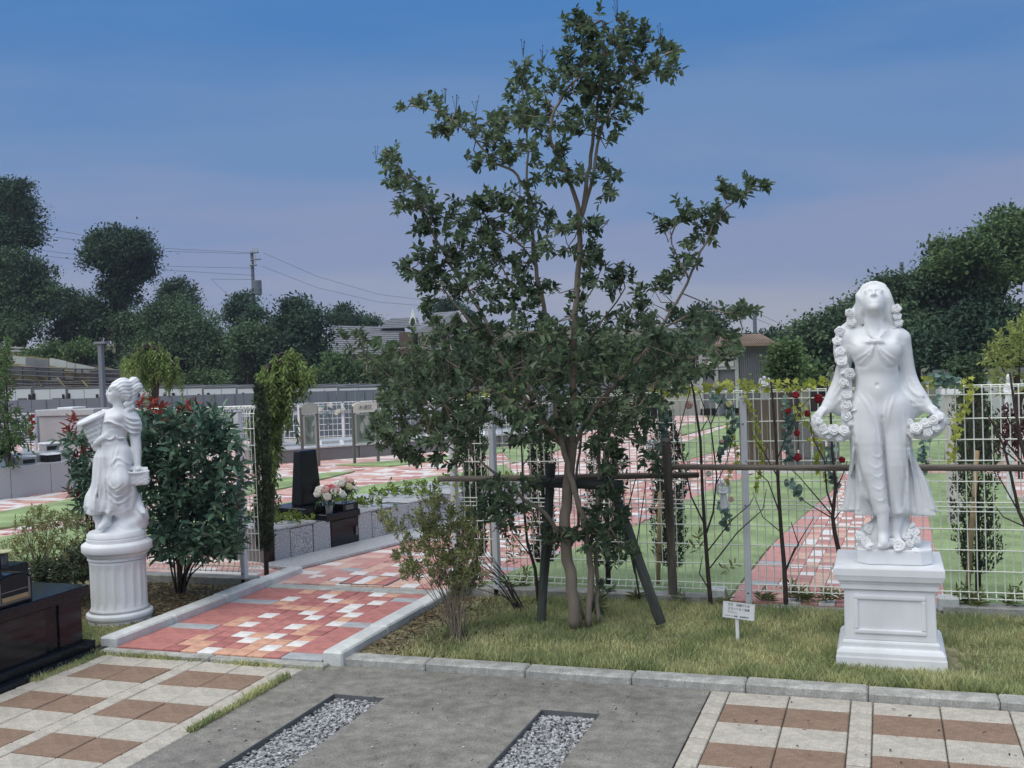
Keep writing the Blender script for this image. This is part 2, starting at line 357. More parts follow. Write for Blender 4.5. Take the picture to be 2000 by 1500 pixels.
# ---- checker paving left and right: every tile an object
TILE = {}
def tile(parent, name, x0, x1, y0, y1, zt, th, m, bev=.004, gap=.003, dz=None):
    w, d = round(x1 - x0 - 2 * gap, 3), round(y1 - y0 - 2 * gap, 3); key = (name, w, d, th, m, bev)
    if key not in TILE: TILE[key] = MB().box((-w / 2, -d / 2, -th), (w / 2, d / 2, 0)).mesh(name, m, bevel=bev)
    o = link(name, TILE[key], None, parent); o.location = ((x0 + x1) / 2, (y0 + y1) / 2, zt + (rnd(-.002, .002) if dz is None else dz)); o.rotation_euler = (rnd(-.004, .004), rnd(-.004, .004), rnd(-.004, .004))
    return o
pl = slab('paving_left', rect(-4.515, -3.112, 1.0, 5.2), -.10, -.012, 'joint_sand')
rows = [(5.03, 5.2, 0), (4.77, 5.03, 1), (4.51, 4.77, 0), (4.26, 4.51, 1), (4.0, 4.26, 0), (3.74, 4.0, 1), (3.48, 3.74, 0), (3.22, 3.48, 1), (2.96, 3.22, 0)]
for y0, y1, br in rows:
    for xa in (-4.39, -3.77):
        for k in (0, 1): tile(pl, 'paving_tile', xa + .26 * k, xa + .26 * (k + 1), y0, y1, 0, .04, 'tile_brown' if br else 'tile_cream')
ys = [5.2 - .17 * i for i in range(14)]
for i in range(13):
    for xa, xb in ((-4.515, -4.39), (-3.87, -3.77), (-3.25, -3.112)): tile(pl, 'border_tile', xa, xb, ys[i + 1], ys[i], 0, .04, 'tile_cream')
pr = slab('paving_right', rect(-.858, 3.2, 1.0, 5.297), -.10, -.012, 'joint_sand')
rows = [(5.12, 5.297, 0), (4.86, 5.12, 1), (4.60, 4.86, 0), (4.34, 4.60, 1), (4.08, 4.34, 0), (3.82, 4.08, 1)]
cols = [(-.765, -.475), (-.475, -.19), (-.09, .205), (.205, .50), (.60, .89), (.89, 1.18)]
for y0, y1, br in rows:
    for a, b in cols: tile(pr, 'paving_tile', a, b, y0, y1, 0, .04, 'tile_brown' if br else 'tile_cream')
for a, b in ((-.858, -.765), (-.19, -.09), (.50, .60)):
    for i in range(9): tile(pr, 'border_tile', a, b, 5.297 - .165 * (i + 1), 5.297 - .165 * i, 0, .04, 'tile_cream')
# ---- long front kerb
kb = slab('kerb', rect(-2.985, 6, 5.31, 5.41), -.10, .005, 'joint_sand')
for i in range(-1, 14):
    x = -2.42 + .577 * (i - 0); x0 = x - .577
    if i < 0: continue
    tile(kb, 'kerb_stone', max(x0, -2.99), x, 5.302, 5.425, .042, .12, 'kerb_concrete', bev=.008, gap=.002, dz=rnd(-.004, .004))
# ---- mosaic entry path (ramp), kerbs, threshold
RED = ['paver_red', 'paver_dark_red', 'paver_orange', 'paver_white']
PALE = ['pale_red', 'pale_dark', 'pale_orange', 'pale_white']
def mosaic(parent, x0, x1, y0, y1, z, lm, rm, ncol, rh, n_obj, seed, shear=0.0, names=('paver', 'edge_paver'), RED=RED):
    """edge pavers along both sides, a random mosaic between them; rows past n_obj pieces go into one joined part"""
    rs = random.Random(seed); cnt = 0; V = []; F = []; MI = []
    cw = (x1 - x0 - lm - rm) / ncol; nr = int(round((y1 - y0) / rh)); rh = (y1 - y0) / nr
    allm = RED + ['paver_grey']
    def put(nm, a, b, c, d, m):
        nonlocal cnt
        sh = shear * ((c + d) / 2 - y0); a += sh; b += sh
        if cnt < n_obj: tile(parent, nm, a, b, c, d, z, .045, m, bev=.003, gap=.0022); cnt += 1
        else:
            k = len(V); g = .0025; V.extend([(a + g, c + g, z), (b - g, c + g, z), (b - g, d - g, z), (a + g, d - g, z)]); F.append((k, k + 1, k + 2, k + 3)); MI.append(allm.index(m))
    prev = [None] * ncol
    for r in range(nr):
        ya, yb = y0 + r * rh, y0 + (r + 1) * rh
        cur = []
        for c in range(ncol):
            w = rs.random(); m = RED[0] if w < .30 else RED[1] if w < .46 else RED[2] if w < .66 else RED[3]
            if m == RED[3] and c and cur[-1] == RED[3]: m = RED[rs.choice([0, 1, 2])]
            if m == RED[3] and prev[c] == RED[3] and rs.random() < .7: m = RED[rs.choice([0, 1, 2])]
            off = (r % 2) * cw * .5
            a = x0 + lm + c * cw; cur.append(m); put(names[0], a, a + cw, ya, yb, m)
        prev = cur
        if r % 2 == 0:
            y2 = min(y0 + (r + 2) * rh, y1)
            for (a, b, ph) in ((x0, x0 + lm, 1), (x1 - rm, x1, 3)):
                if (r // 2 + ph) % 3 == 0:
                    put(names[1], a, b, ya, ya + rh, 'paver_grey'); put(names[1], a, b, ya + rh, y2, RED[0]) if y2 > ya + rh + .01 else None
                else: put(names[1], a, b, ya, y2, RED[0])
    if V:
        o = link('far_pavers', npmesh('far_pavers', V, F, None, midx=MI, mats=allm), None, parent); tag(o, kind='stuff')
rp_ = slab('entry_path', rect(-4.455, -3.045, 5.275, 6.93), -.1, .018, 'joint_sand')
mosaic(rp_, -4.455, -3.045, 5.275, 6.93, .03, .34, .27, 7, .118, 999, 11)
mb = MB().box((-4.6, 5.203, -.1), (-3.75, 5.273, .022)).box((-3.745, 5.203, -.1), (-2.995, 5.273, .02)); tag(mb.build('path_edging', 'kerb_concrete', bevel=.006), kind='structure')
tag(MB().box((-4.455, 6.935, -.1), (-3.60, 7.07, .034)).box((-3.595, 6.935, -.1), (-3.03, 7.07, .034)).build('gate_threshold', 'kerb_concrete', bevel=.005), kind='structure')
kl = slab('path_kerb_left', rect(-4.57, -4.47, 5.28, 7.5), -.1, .0, 'joint_sand'); y = 5.275
while y < 7.45:
    tile(kl, 'kerb_stone', -4.585, -4.458, y, min(y + .58, 7.5), .082, .16, 'white_kerb', bev=.01, gap=.002, dz=rnd(-.003, .003)); y += .58
kr = slab('path_kerb_right', rect(-3.03, -2.92, 5.28, 6.9), -.1, .0, 'joint_sand'); y = 5.275
while y < 6.85:
    tile(kr, 'kerb_stone', -3.042, -2.912, y, min(y + .58, 6.93), .082, .16, 'white_kerb', bev=.01, gap=.002, dz=rnd(-.003, .003)); y += .58
# ---- planting beds
slab('lawn_bed', rect(-2.908, 6.0, 5.43, 6.93), -.1, .032, 'soil')
slab('shrub_bed', rect(-12, -4.59, 5.21, 6.93), -.1, .032, 'soil')
# ---- cemetery floor: paved ground with turf islands
slab('cemetery_floor', [(-26, 7.075), (14, 7.075), (14, 27.5), (-5.2, 27.5), (-6.5, 20.8), (-26, 20.8)], -.1, .030, 'mosaic_floor')
slab('turf', [(-1.15, 14.9), (13.9, 14.9), (13.9, 27.4), (-4.4, 27.4), (-2.1, 17.6)], .0305, .0345, 'turf'); slab('turf', rect(6.05, 13.9, 7.08, 14.85), .0305, .0345, 'turf')
def turf(px, z0=.031, z1=.052):
    return slab('turf', [tuple(G(*p, z=.04)[:2]) for p in px], z0, z1, 'turf')
GF = slab
slab('turf', [(-2.86, 7.08), (-1.02, 7.08), (-.95, 8.9), (-.83, 10.3), (-.60, 12.6), (-.55, 14.4), (-1.62, 14.4), (-1.95, 12.8), (-2.15, 11.4), (-2.24, 10.2), (-2.76, 7.7)], .031, .05, 'turf')
slab('turf', [(.34, 7.08), (1.22, 7.08), (1.30, 12.0), (1.22, 14.4), (.42, 14.4), (.36, 10.7)], .031, .05, 'turf')
slab('turf', [(1.34, 7.08), (6, 7.08), (6, 12.0), (1.44, 12.0)], .031, .051, 'turf')
turf([(1330, 903), (1440, 871), (1560, 850), (1560, 838), (1425, 832), (1330, 867)])
turf([(1330, 851), (1420, 829), (1640, 812), (1640, 800), (1390, 822), (1330, 832)])
turf([(1000, 905), (1060, 890), (1120, 868), (1030, 864), (980, 880)])
turf([(470, 1015), (540, 987), (700, 952), (900, 924), (985, 908), (1010, 930), (930, 985), (760, 1010), (540, 1040)])
turf([(470, 950), (540, 936), (620, 926), (693, 921), (655, 930), (560, 953), (470, 968)])
turf([(655, 909), (760, 901), (865, 892), (990, 872), (985, 884), (880, 897), (760, 911)])
turf([(-120, 1016), (0, 1001), (170, 970), (330, 950), (340, 975), (172, 1007), (0, 1033), (-120, 1052)])
turf([(-140, 1080), (0, 1051), (180, 1022), (330, 1000), (470, 985), (470, 1040), (330, 1060), (170, 1078), (0, 1110)])
# path pieces near the fence and out across the cemetery
gp = tag(MB().prism(rect(-4.4, -2.8, 7.08, 7.09), .0305, .031).build('garden_path', 'joint_sand'), kind='structure')
mosaic(gp, -4.25, -2.82, 7.075, 10.5, .044, .16, .2, 8, .12, 240, 5, shear=.17, RED=PALE)
mosaic(gp, -3.67, -2.24, 10.5, 17.5, .044, .16, .2, 8, .16, 0, 6, shear=.14, RED=PALE)
gp2 = tag(MB().prism(rect(-1.0, .3, 7.08, 7.09), .0305, .031).build('right_path', 'joint_sand'), kind='structure')
mosaic(gp2, -1.0, .325, 7.075, 14.6, .044, .24, .24, 8, .125, 290, 8, shear=.035, RED=PALE)
def far_path(px, seed, wdt=.22, dep=.12):
    """mosaic pieces clipped to a ground outline far away"""
    poly = [G(*p, z=.04)[:2] for p in px]; xs_ = [p[0] for p in poly]; ys_ = [p[1] for p in poly]; rs = random.Random(seed)
    def inside(x, y):
        r = False; j = len(poly) - 1
        for i in range(len(poly)):
            a, b = poly[i], poly[j]
            if (a[1] > y) != (b[1] > y) and x < (b[0] - a[0]) * (y - a[1]) / (b[1] - a[1]) + a[0]: r = not r
            j = i
        return r
    V = []; F = []; MI = []; y = min(ys_)
    while y < max(ys_):
        x = min(xs_) + rs.random() * .1
        while x < max(xs_):
            if inside(x, y):
                w = rs.random(); k = len(V); V += [(x, y, .037), (x + wdt, y, .037), (x + wdt, y + dep, .037), (x, y + dep, .037)]; F.append((k, k + 1, k + 2, k + 3)); MI.append(0 if w < .3 else 1 if w < .36 else 2 if w < .6 else 3)
            x += wdt + .004
        y += dep + .004
    if V: tag(link('path_pavers', npmesh('path_pavers', V, F, None, midx=MI, mats=PALE)), 'red and white mosaic pavers of a distant path', 'pavers', kind='stuff')
far_path([(440, 1000), (540, 960), (700, 930), (900, 895), (1010, 868), (1040, 890), (960, 915), (700, 955), (540, 990), (440, 1020)], 1)
far_path([(440, 962), (540, 935), (640, 925), (700, 918), (660, 907), (540, 915), (440, 940)], 2)
far_path([(0, 975), (160, 950), (330, 930), (330, 950), (170, 972), (0, 1000), (-60, 1008), (-60, 985)], 3)
far_path([(0, 1034), (180, 1008), (330, 976), (330, 998), (180, 1020), (0, 1050)], 4, .12, .1)
far_path([(1330, 898), (1440, 868), (1580, 845), (1640, 860), (1480, 905), (1380, 940), (1340, 925)], 5)
far_path([(1330, 865), (1425, 831), (1440, 826), (1420, 828), (1330, 852)], 6, .3, .2)
far_path([(1940, 832), (2000, 840), (2060, 960), (1985, 925), (1935, 915)], 9, .2, .12)
tag(MB().poly([(1.232, 7.3, .1), (1.332, 7.3, .1), (1.432, 12.0, .1), (1.312, 12.0, .1)]).prism([(1.232, 7.3), (1.33, 7.3), (1.43, 12.0), (1.31, 12.0)], .03, .095).build('turf_edging', 'white_kerb'), kind='structure')
mh = empty('inspection_cover', (-3.72, 7.24, .045), 'dark edged paver filled inspection cover set in the path inside the gate', 'cover')
q = MB()
for a in ((-.2, -.15, .2, -.142), (-.2, .142, .2, .15), (-.2, -.142, -.192, .142), (.192, -.142, .2, .142)): q.box((a[0], a[1], -.01), (a[2], a[3], .004))
q.build('frame', 'steel_dark', mh)
for k in range(4): MB().box((-.188 + .094 * k, -.138, -.008), (-.188 + .094 * k + .09, .138, .003)).build('cover_tile', ['paver_red', 'paver_white', 'paver_orange', 'paver_red'][k], mh)
# ---- lawn grass
def vnoise(x, y, s, seed=0):
    r = np.random.default_rng(seed); g = r.random((64, 64)); X = x * s; Y = y * s; i = np.floor(X).astype(int); j = np.floor(Y).astype(int); fx = X - i; fy = Y - j
    fx = fx * fx * (3 - 2 * fx); fy = fy * fy * (3 - 2 * fy); q = lambda a, b: g[a % 64, b % 64]
    return q(i, j) * (1 - fx) * (1 - fy) + q(i + 1, j) * fx * (1 - fy) + q(i, j + 1) * (1 - fx) * fy + q(i + 1, j + 1) * fx * fy
def grass(name, label, n, x0, x1, y0, y1, hmin, hmax, dens=None, z=.03, m='grass_blade', wid=.0032):
    x = RNG.uniform(x0, x1, n); y = RNG.uniform(y0, y1, n)
    d = .35 + .65 * vnoise(x + 50, y + 50, 3.1, 3) + .3 * (vnoise(x + 20, y + 20, 9, 4) - .5)
    if dens is not None: d = d * dens(x, y)
    keep = RNG.random(n) < d; x, y, d = x[keep], y[keep], d[keep]; n = len(x)
    h = RNG.uniform(hmin, hmax, n) * (.55 + .75 * vnoise(x + 9, y + 9, 4.3, 5)); a = RNG.uniform(0, 6.28, n); w = RNG.uniform(.6, 1.2, n) * wid
    lean = RNG.uniform(.1, .9, n) * h; la = RNG.uniform(0, 6.28, n)
    P = np.stack([x, y, np.full(n, z)], 1); S = np.stack([np.cos(a), np.sin(a), 0 * a], 1) * w[:, None]; L = np.stack([np.cos(la) * lean, np.sin(la) * lean, h], 1)
    V = np.stack([P - S, P + S, P + L * .55 + S * .7 + np.stack([0 * h, 0 * h, h * .06], 1), P + L], 1).reshape(-1, 3)
    F = np.arange(n * 4).reshape(-1, 4)
    return tag(link(name, npmesh(name, V, F, m)), label, 'grass', kind='stuff')
def lawn_d(x, y):
    k = np.clip((x + 2.72) * 3.0, 0, 1) * 1.05
    k = np.where((np.abs(x - .03) < .30) & (np.abs(y - 5.97) < .24), 0, k)
    k = k * (1 - .72 * np.exp(-((x + 2.42) ** 2 + (y - 5.78) ** 2) / .12))
    k = k * (1 - .6 * np.exp(-((x - .75) ** 2 * .8 + (y - 6.1) ** 2 * 3) / .3)) * np.where(y > 6.6, .75, 1)
    return k
grass('lawn_grass', 'patchy green and straw coloured lawn grass before the mesh fence', 150000, -2.9, 2.2, 5.425, 6.93, .022, .055, lawn_d)
grass('kerb_grass', 'longer green grass fringe behind the long front kerb', 9000, -2.3, 2.2, 5.428, 5.52, .035, .08)
grass('bed_grass', 'short grass around the fluted column pedestal', 9000, -5.4, -4.6, 5.22, 5.75, .02, .045, lambda x, y: np.where((x + 4.88) ** 2 + (y - 5.83) ** 2 < .05, 0, 1))
grass('joint_weeds', 'weeds growing in the paving joints', 2600, -4.6, -2.95, 5.175, 5.22, .012, .04, lambda x, y: vnoise(x + 3, y, 4, 8) ** 2 * 2, z=0)
grass('border_weeds', 'weed tufts along the left border of the drive', 5200, -3.135, -3.095, 3.2, 5.2, .012, .045, lambda x, y: (vnoise(x, y + 7, 2.2, 9) > .56) * 1.0, z=0)
grass('edge_weeds', 'weeds beside the black grave base', 3800, -4.54, -4.47, 3.9, 5.2, .01, .04, lambda x, y: (vnoise(x, y + 17, 2.0, 10) > .4) * 1.0, z=0)
def litter(name, label, n, x0, x1, y0, y1, m, dens, ln=(.012, .035), z=.034):
    x = RNG.uniform(x0, x1, n); y = RNG.uniform(y0, y1, n); k = RNG.random(n) < dens(x, y); x, y = x[k], y[k]; n = len(x)
    a = RNG.uniform(0, 6.28, n); Dr = np.stack([np.cos(a), np.sin(a), RNG.uniform(-.3, .5, n)], 1); Nr = unit(np.stack([RNG.normal(0, .35, n), RNG.normal(0, .35, n), np.ones(n)], 1))
    l = RNG.uniform(*ln, n); V, F = leaves_mesh(np.stack([x, y, z + RNG.uniform(0, .012, n)], 1), Dr, Nr, l, l * RNG.uniform(.25, .5, n), .2)
    return tag(link(name, npmesh(name, V, F, m)), label, 'mulch', kind='stuff')
litter('bark_mulch', 'brown bark mulch beside the right path kerb', 5200, -2.9, -1.9, 5.43, 6.9, 'mulch', lambda x, y: np.clip(1.0 - (x + 2.55) * 2.2, 0, 1) + .7 * np.exp(-((x + 2.42) ** 2 + (y - 5.78) ** 2) / .1))
litter('leaf_mulch', 'brown leaf mulch under the red tipped hedge', 9000, -5.9, -4.6, 5.25, 6.9, 'mulch', lambda x, y: np.clip((y - 5.45) * 3, .15, 1))
litter('lawn_litter', 'dry leaves fallen on the lawn', 420, -2.6, 1.4, 5.45, 6.9, 'litter_leaf', lambda x, y: 1 + 0 * x, (.02, .04), .045)
litter('drive_litter', 'dry leaf scraps on the gravel and drive', 150, -3.0, .5, 3.6, 5.28, 'bark_dark', lambda x, y: 1 + 0 * x, (.01, .025), .002)
# ================================================================== STATUES (implicit surfaces meshed with surface nets)
def surface_nets(d, o, h):
    s = d < 0; nx, ny, nz = d.shape
    C = [(i, j, k) for i in (0, 1) for j in (0, 1) for k in (0, 1)]
    cs = sum(s[i:nx - 1 + i, j:ny - 1 + j, k:nz - 1 + k].astype(np.int8) for i, j, k in C)
    act = (cs > 0) & (cs < 8); I = np.argwhere(act); idx = np.full(act.shape, -1, np.int64); idx[act] = np.arange(len(I))
    acc = np.zeros((len(I), 3)); cnt = np.zeros(len(I)); dv = {c: d[I[:, 0] + c[0], I[:, 1] + c[1], I[:, 2] + c[2]] for c in C}
    for a in C:
        for ax in range(3):
            if a[ax]: continue
            b = list(a); b[ax] = 1; b = tuple(b); m = (dv[a] < 0) != (dv[b] < 0); t = np.where(m, dv[a] / (dv[a] - dv[b] + 1e-12), 0)
            p = np.tile(np.array(a, float), (len(I), 1)); p[:, ax] += t; acc += p * m[:, None]; cnt += m
    V = o + h * (I + acc / cnt[:, None]); Fs = []
    for ax in range(3):
        u, w = [(1, 2), (2, 0), (0, 1)][ax]
        sl = [slice(1, -1)] * 3; sl[ax] = slice(0, -1); s0 = s[tuple(sl)]; sl[ax] = slice(1, None); s1 = s[tuple(sl)]
        E = np.argwhere(s0 != s1); fl = s0[E[:, 0], E[:, 1], E[:, 2]]; base = E.copy()
        for q in range(3):
            if q != ax: base[:, q] += 1
        def cell(du, dw): c = base.copy(); c[:, u] -= du; c[:, w] -= dw; return idx[c[:, 0], c[:, 1], c[:, 2]]
        Q = np.stack([cell(1, 1), cell(0, 1), cell(0, 0), cell(1, 0)], 1); Q[~fl] = Q[~fl][:, ::-1]; Fs.append(Q)
    return V, np.concatenate(Fs)
class SDF:
    def __init__(s, lo, hi, h):
        s.h = h; s.o = np.array(lo, float); n = np.ceil((np.array(hi) - s.o) / h).astype(int) + 1
        ax = [(s.o[i] + h * np.arange(n[i])).astype(np.float32) for i in range(3)]
        s.X, s.Y, s.Z = np.meshgrid(*ax, indexing='ij'); s.d = np.full(s.X.shape, 9., np.float32)
    def reg(s, lo, hi):
        a = np.clip(np.floor((np.array(lo) - s.o) / s.h).astype(int), 0, None); b = np.ceil((np.array(hi) - s.o) / s.h).astype(int) + 1
        return tuple(slice(a[i], max(b[i], a[i] + 1)) for i in range(3))
    def smin(s, r, e, k):
        d = s.d[r]
        if k <= 0: s.d[r] = np.minimum(d, e); return
        h = np.clip(k - np.abs(d - e), 0, None) / k; s.d[r] = np.minimum(d, e) - h * h * k * .25
    def smax(s, r, e, k):
        d = s.d[r]; h = np.clip(k - np.abs(d - e), 0, None) / k; s.d[r] = np.maximum(d, e) + h * h * k * .25
    def cap(s, a, b, r0, r1=None, k=.02, sub=False, sy=1.0):
        """capsule with two radii; sy>1 flattens it front to back"""
        r1 = r0 if r1 is None else r1; a = np.array(a, float); b = np.array(b, float); m = max(r0, r1) + k + .03
        R = s.reg(np.minimum(a, b) - m, np.maximum(a, b) + m); X, Y, Z = s.X[R] - a[0], (s.Y[R] - a[1]) * sy, s.Z[R] - a[2]
        B = b - a; B = B * np.array([1, sy, 1]); L = B @ B + 1e-9; t = np.clip((X * B[0] + Y * B[1] + Z * B[2]) / L, 0, 1)
        e = np.sqrt((X - t * B[0]) ** 2 + (Y - t * B[1]) ** 2 + (Z - t * B[2]) ** 2) - (r0 + (r1 - r0) * t)
        (s.smax(R, -e, k) if sub else s.smin(R, e, k)); return s
    def chain(s, pts, r, k=.02, sy=1.0, sub=False):
        """polyline of tapering capsules united without bulges at the joints (Catmull-Rom smoothed)"""
        r = list(r) if hasattr(r, '__len__') else [r] * len(pts); P = [np.array(p, float) for p in pts]; Q = [P[0]]; rr = [r[0]]
        for i in range(len(P) - 1):
            p0, p1, p2, p3 = P[max(i - 1, 0)], P[i], P[i + 1], P[min(i + 2, len(P) - 1)]
            for t in (.25, .5, .75, 1): Q.append(.5 * (2 * p1 + (p2 - p0) * t + (2 * p0 - 5 * p1 + 4 * p2 - p3) * t * t + (3 * p1 - p0 - 3 * p2 + p3) * t ** 3)); rr.append(r[i] + (r[i + 1] - r[i]) * (t * t * (3 - 2 * t)))
        Q = np.array(Q); m = max(rr) + k + .03; R = s.reg(Q.min(0) - m, Q.max(0) + m); X, Y, Z = s.X[R], s.Y[R] * sy, s.Z[R]; e = None
        for i in range(len(Q) - 1):
            a = Q[i] * [1, sy, 1]; B = Q[i + 1] * [1, sy, 1] - a; L = B @ B + 1e-9; x, y, z = X - a[0], Y - a[1], Z - a[2]; t = np.clip((x * B[0] + y * B[1] + z * B[2]) / L, 0, 1)
            f = np.sqrt((x - t * B[0]) ** 2 + (y - t * B[1]) ** 2 + (z - t * B[2]) ** 2) - (rr[i] + (rr[i + 1] - rr[i]) * t); e = f if e is None else np.minimum(e, f)
        (s.smax(R, -e, k) if sub else s.smin(R, e, k)); return s
    def ell(s, c, rad, k=.03, sub=False, rot=None):
        c = np.array(c, float); rad = np.array(rad, float); m = rad.max() + k + .03; R = s.reg(c - m, c + m)
        P = np.stack([s.X[R] - c[0], s.Y[R] - c[1], s.Z[R] - c[2]], -1)
        if rot is not None: P = P @ np.asarray(rot, np.float32).T
        k0 = np.linalg.norm(P / rad, axis=-1); k1 = np.linalg.norm(P / (rad * rad), axis=-1) + 1e-6; e = k0 * (k0 - 1) / k1
        (s.smax(R, -e, k) if sub else s.smin(R, e, k)); return s
    def box(s, c, hf, rr=.01, k=.01, rot=None):
        c = np.array(c, float); hf = np.array(hf, float); m = np.linalg.norm(hf) + k + .03; R = s.reg(c - m, c + m); P = np.stack([s.X[R] - c[0], s.Y[R] - c[1], s.Z[R] - c[2]], -1)
        if rot is not None: P = P @ np.asarray(rot, np.float32).T
        q = np.abs(P) - (hf - rr); e = np.linalg.norm(np.maximum(q, 0), axis=-1) + np.minimum(q.max(-1), 0) - rr
        s.smin(R, e, k); return s
    def skirt(s, prof, folds, amp, k=.02, ph=0.0, bot=None):
        """prof: list of (z, cx, cy, ax, by) top to bottom; folds round it grow downwards"""
        z = np.array([p[0] for p in prof])[::-1]; A = np.array([p[1:] for p in prof])[::-1]
        lo = (min(p[1] - p[3] for p in prof) - .06, min(p[2] - p[4] for p in prof) - .06, z[0] - .04); hi = (max(p[1] + p[3] for p in prof) + .06, max(p[2] + p[4] for p in prof) + .06, z[-1] + .04)
        R = s.reg(lo, hi); X, Y, Z = s.X[R], s.Y[R], s.Z[R]
        f = lambda i: np.interp(Z, z, A[:, i]).astype(np.float32)
        ax, by = f(2), f(3); u = (X - f(0)) / ax; v = (Y - f(1)) / by; r = np.sqrt(u * u + v * v) + 1e-6; th = np.arctan2(v, u)
        t = np.clip((z[-1] - Z) / (z[-1] - z[0]), 0, 1)
        fold = amp * (.15 + t) * (np.sin(folds * th + ph + 1.2 * np.sin(2 * th) + 3 * Z) + .5 * np.sin(folds * 1.7 * th + 2.1 + 5 * Z))
        e = (r - 1) * np.minimum(ax, by) * .85 - fold
        zb = z[0] + (.012 * np.sin(folds * th * .5 + ph) if bot is None else bot)
        e = np.maximum(e, np.maximum(zb - Z, Z - z[-1])); s.smin(R, e, k); return s
    def wave(s, lo, hi, fn, amp):
        R = s.reg(lo, hi); s.d[R] += amp * fn(s.X[R], s.Y[R], s.Z[R]); return s
    def ridge(s, pts, amp, sig, ymax=.02, taper=True):
        """surface-following fold along a polyline given as 3-D points (only x,z used), on the front side"""
        P = [np.array([p[0], p[2]], float) for p in pts]; Q = [P[0]]
        for i in range(len(P) - 1):
            p0, p1, p2, p3 = P[max(i - 1, 0)], P[i], P[i + 1], P[min(i + 2, len(P) - 1)]
            for t in (.2, .4, .6, .8, 1): Q.append(.5 * (2 * p1 + (p2 - p0) * t + (2 * p0 - 5 * p1 + 4 * p2 - p3) * t * t + (3 * p1 - p0 - 3 * p2 + p3) * t ** 3))
        Q = np.array(Q); lo = Q.min(0) - 3 * sig; hi = Q.max(0) + 3 * sig; R = s.reg((lo[0], s.o[1], lo[1]), (hi[0], ymax, hi[1])); X, Y, Z = s.X[R][:, 0, :], s.Y[R], s.Z[R][:, 0, :]; best = np.full(X.shape, 9.0); tt = np.zeros(X.shape); n = len(Q) - 1
        for i in range(n):
            B = Q[i + 1] - Q[i]; L = B @ B + 1e-12; t = np.clip(((X - Q[i][0]) * B[0] + (Z - Q[i][1]) * B[1]) / L, 0, 1); d = np.hypot(X - Q[i][0] - t * B[0], Z - Q[i][1] - t * B[1]); m = d < best; best = np.where(m, d, best); tt = np.where(m, (i + t) / n, tt)
        w_ = np.exp(-(best / sig) ** 2) * (np.sin(np.pi * np.clip(tt, .06, .94)) ** .6 if taper else 1); s.d[R] -= (amp * w_)[:, None, :].astype(np.float32) * np.clip((ymax - Y) / .03, 0, 1); return s
    def mesh(s, name, m, smooth_it=1):
        V, F = surface_nets(s.d, s.o, s.h)
        for _ in range(smooth_it):
            A = np.zeros_like(V); c = np.zeros(len(V))
            for i in range(4):
                j = (i + 1) % 4; np.add.at(A, F[:, i], V[F[:, j]]); np.add.at(c, F[:, i], 1); np.add.at(A, F[:, j], V[F[:, i]]); np.add.at(c, F[:, j], 1)
            V = V * .5 + .5 * A / c[:, None]
        return npmesh(name, V, F, m, True)
def rose_mesh(name, m, R=1.0, turns=2.6, n=30, nr=11, dep=.30):
    """domed bloom with spiral petal rims"""
    V = []; F = []
    for i in range(nr):
        r = (i / (nr - 1)) ** .9
        for k in range(n):
            a = 2 * math.pi * k / n; ph = (r * turns - a / (2 * math.pi)) % 1.0
            z = .72 * math.sqrt(max(0, 1 - .92 * r * r)) + dep * r ** .5 * (ph ** 2.2) - .16 * math.exp(-(r / .14) ** 2)
            rr = r * (1 + .07 * math.sin(5 * a + 1) * r); V.append((rr * math.cos(a) * R, rr * math.sin(a) * R, z * R))
    for i in range(nr - 1):
        for k in range(n): a = i * n + k; b = i * n + (k + 1) % n; F.append((a, a + n, b + n, b))
    V = np.array(V); n0 = len(V); ring = V[(nr - 1) * n:].copy(); ring[:, 2] = -.15 * R; ring[:, :2] *= .8; V = np.concatenate([V, ring])
    for k in range(n): a = (nr - 1) * n + k; b = (nr - 1) * n + (k + 1) % n; F.append((a, n0 + k, n0 + (k + 1) % n, b))
    return npmesh(name, V, np.array(F), m, True)
ROSE = {}
def rose(parent, p, r, face, m, name='rose', roll=None):
    if m not in ROSE: ROSE[m] = rose_mesh('rose', m, dep=.42)
    o = link(name, ROSE[m], None, parent); o.location = [float(q) for q in p]; o.scale = (r, r, r)
    q = Vector([float(t) for t in face]).to_track_quat('Z', 'Y'); o.rotation_mode = 'QUATERNION'
    from mathutils import Quaternion
    o.rotation_quaternion = q @ Quaternion((0, 0, 1), rnd(0, 6.28) if roll is None else roll); return o

# ---- right statue: woman with rose garlands on a square pedestal
LZ = .032
PX, PY = .03, 5.97
ped = empty('square_pedestal', (PX - .035, PY, LZ), 'white square moulded pedestal with a recessed front panel, standing on the lawn', 'pedestal')
def sq(prof): 
    b = MB()
    n = 4
    base = 0
    for i, (r, z) in enumerate(prof):
        for sx_, sy_ in ((-1, -1), (1, -1), (1, 1), (-1, 1)): b.v.append((sx_ * r * .91, sy_ * r * .84, z))
    for i in range(len(prof) - 1):
        for k in range(4): b.f.append((i * 4 + k, i * 4 + (k + 1) % 4, i * 4 + 4 + (k + 1) % 4, i * 4 + 4 + k))
    b.f.append((3, 2, 1, 0)); e = (len(prof) - 1) * 4; b.f.append((e, e + 1, e + 2, e + 3)); return b
pz = lambda py: D(1740, py, PY - .25)[2] - LZ
sq([(.298, -.03), (.296, .055), (.292, .064), (.290, .082), (.278, .098), (.262, .104), (.262, .128), (.256, .140)]).build('plinth', 'statue_white', ped, bevel=.006, seg=2)
dz = sq([(.247, .1405), (.243, .405)]).build('dado', 'statue_white', ped, bevel=.004)
fr = MB(); w0, h0, h1 = .175, .175, .375; yf = -.84 * .2465
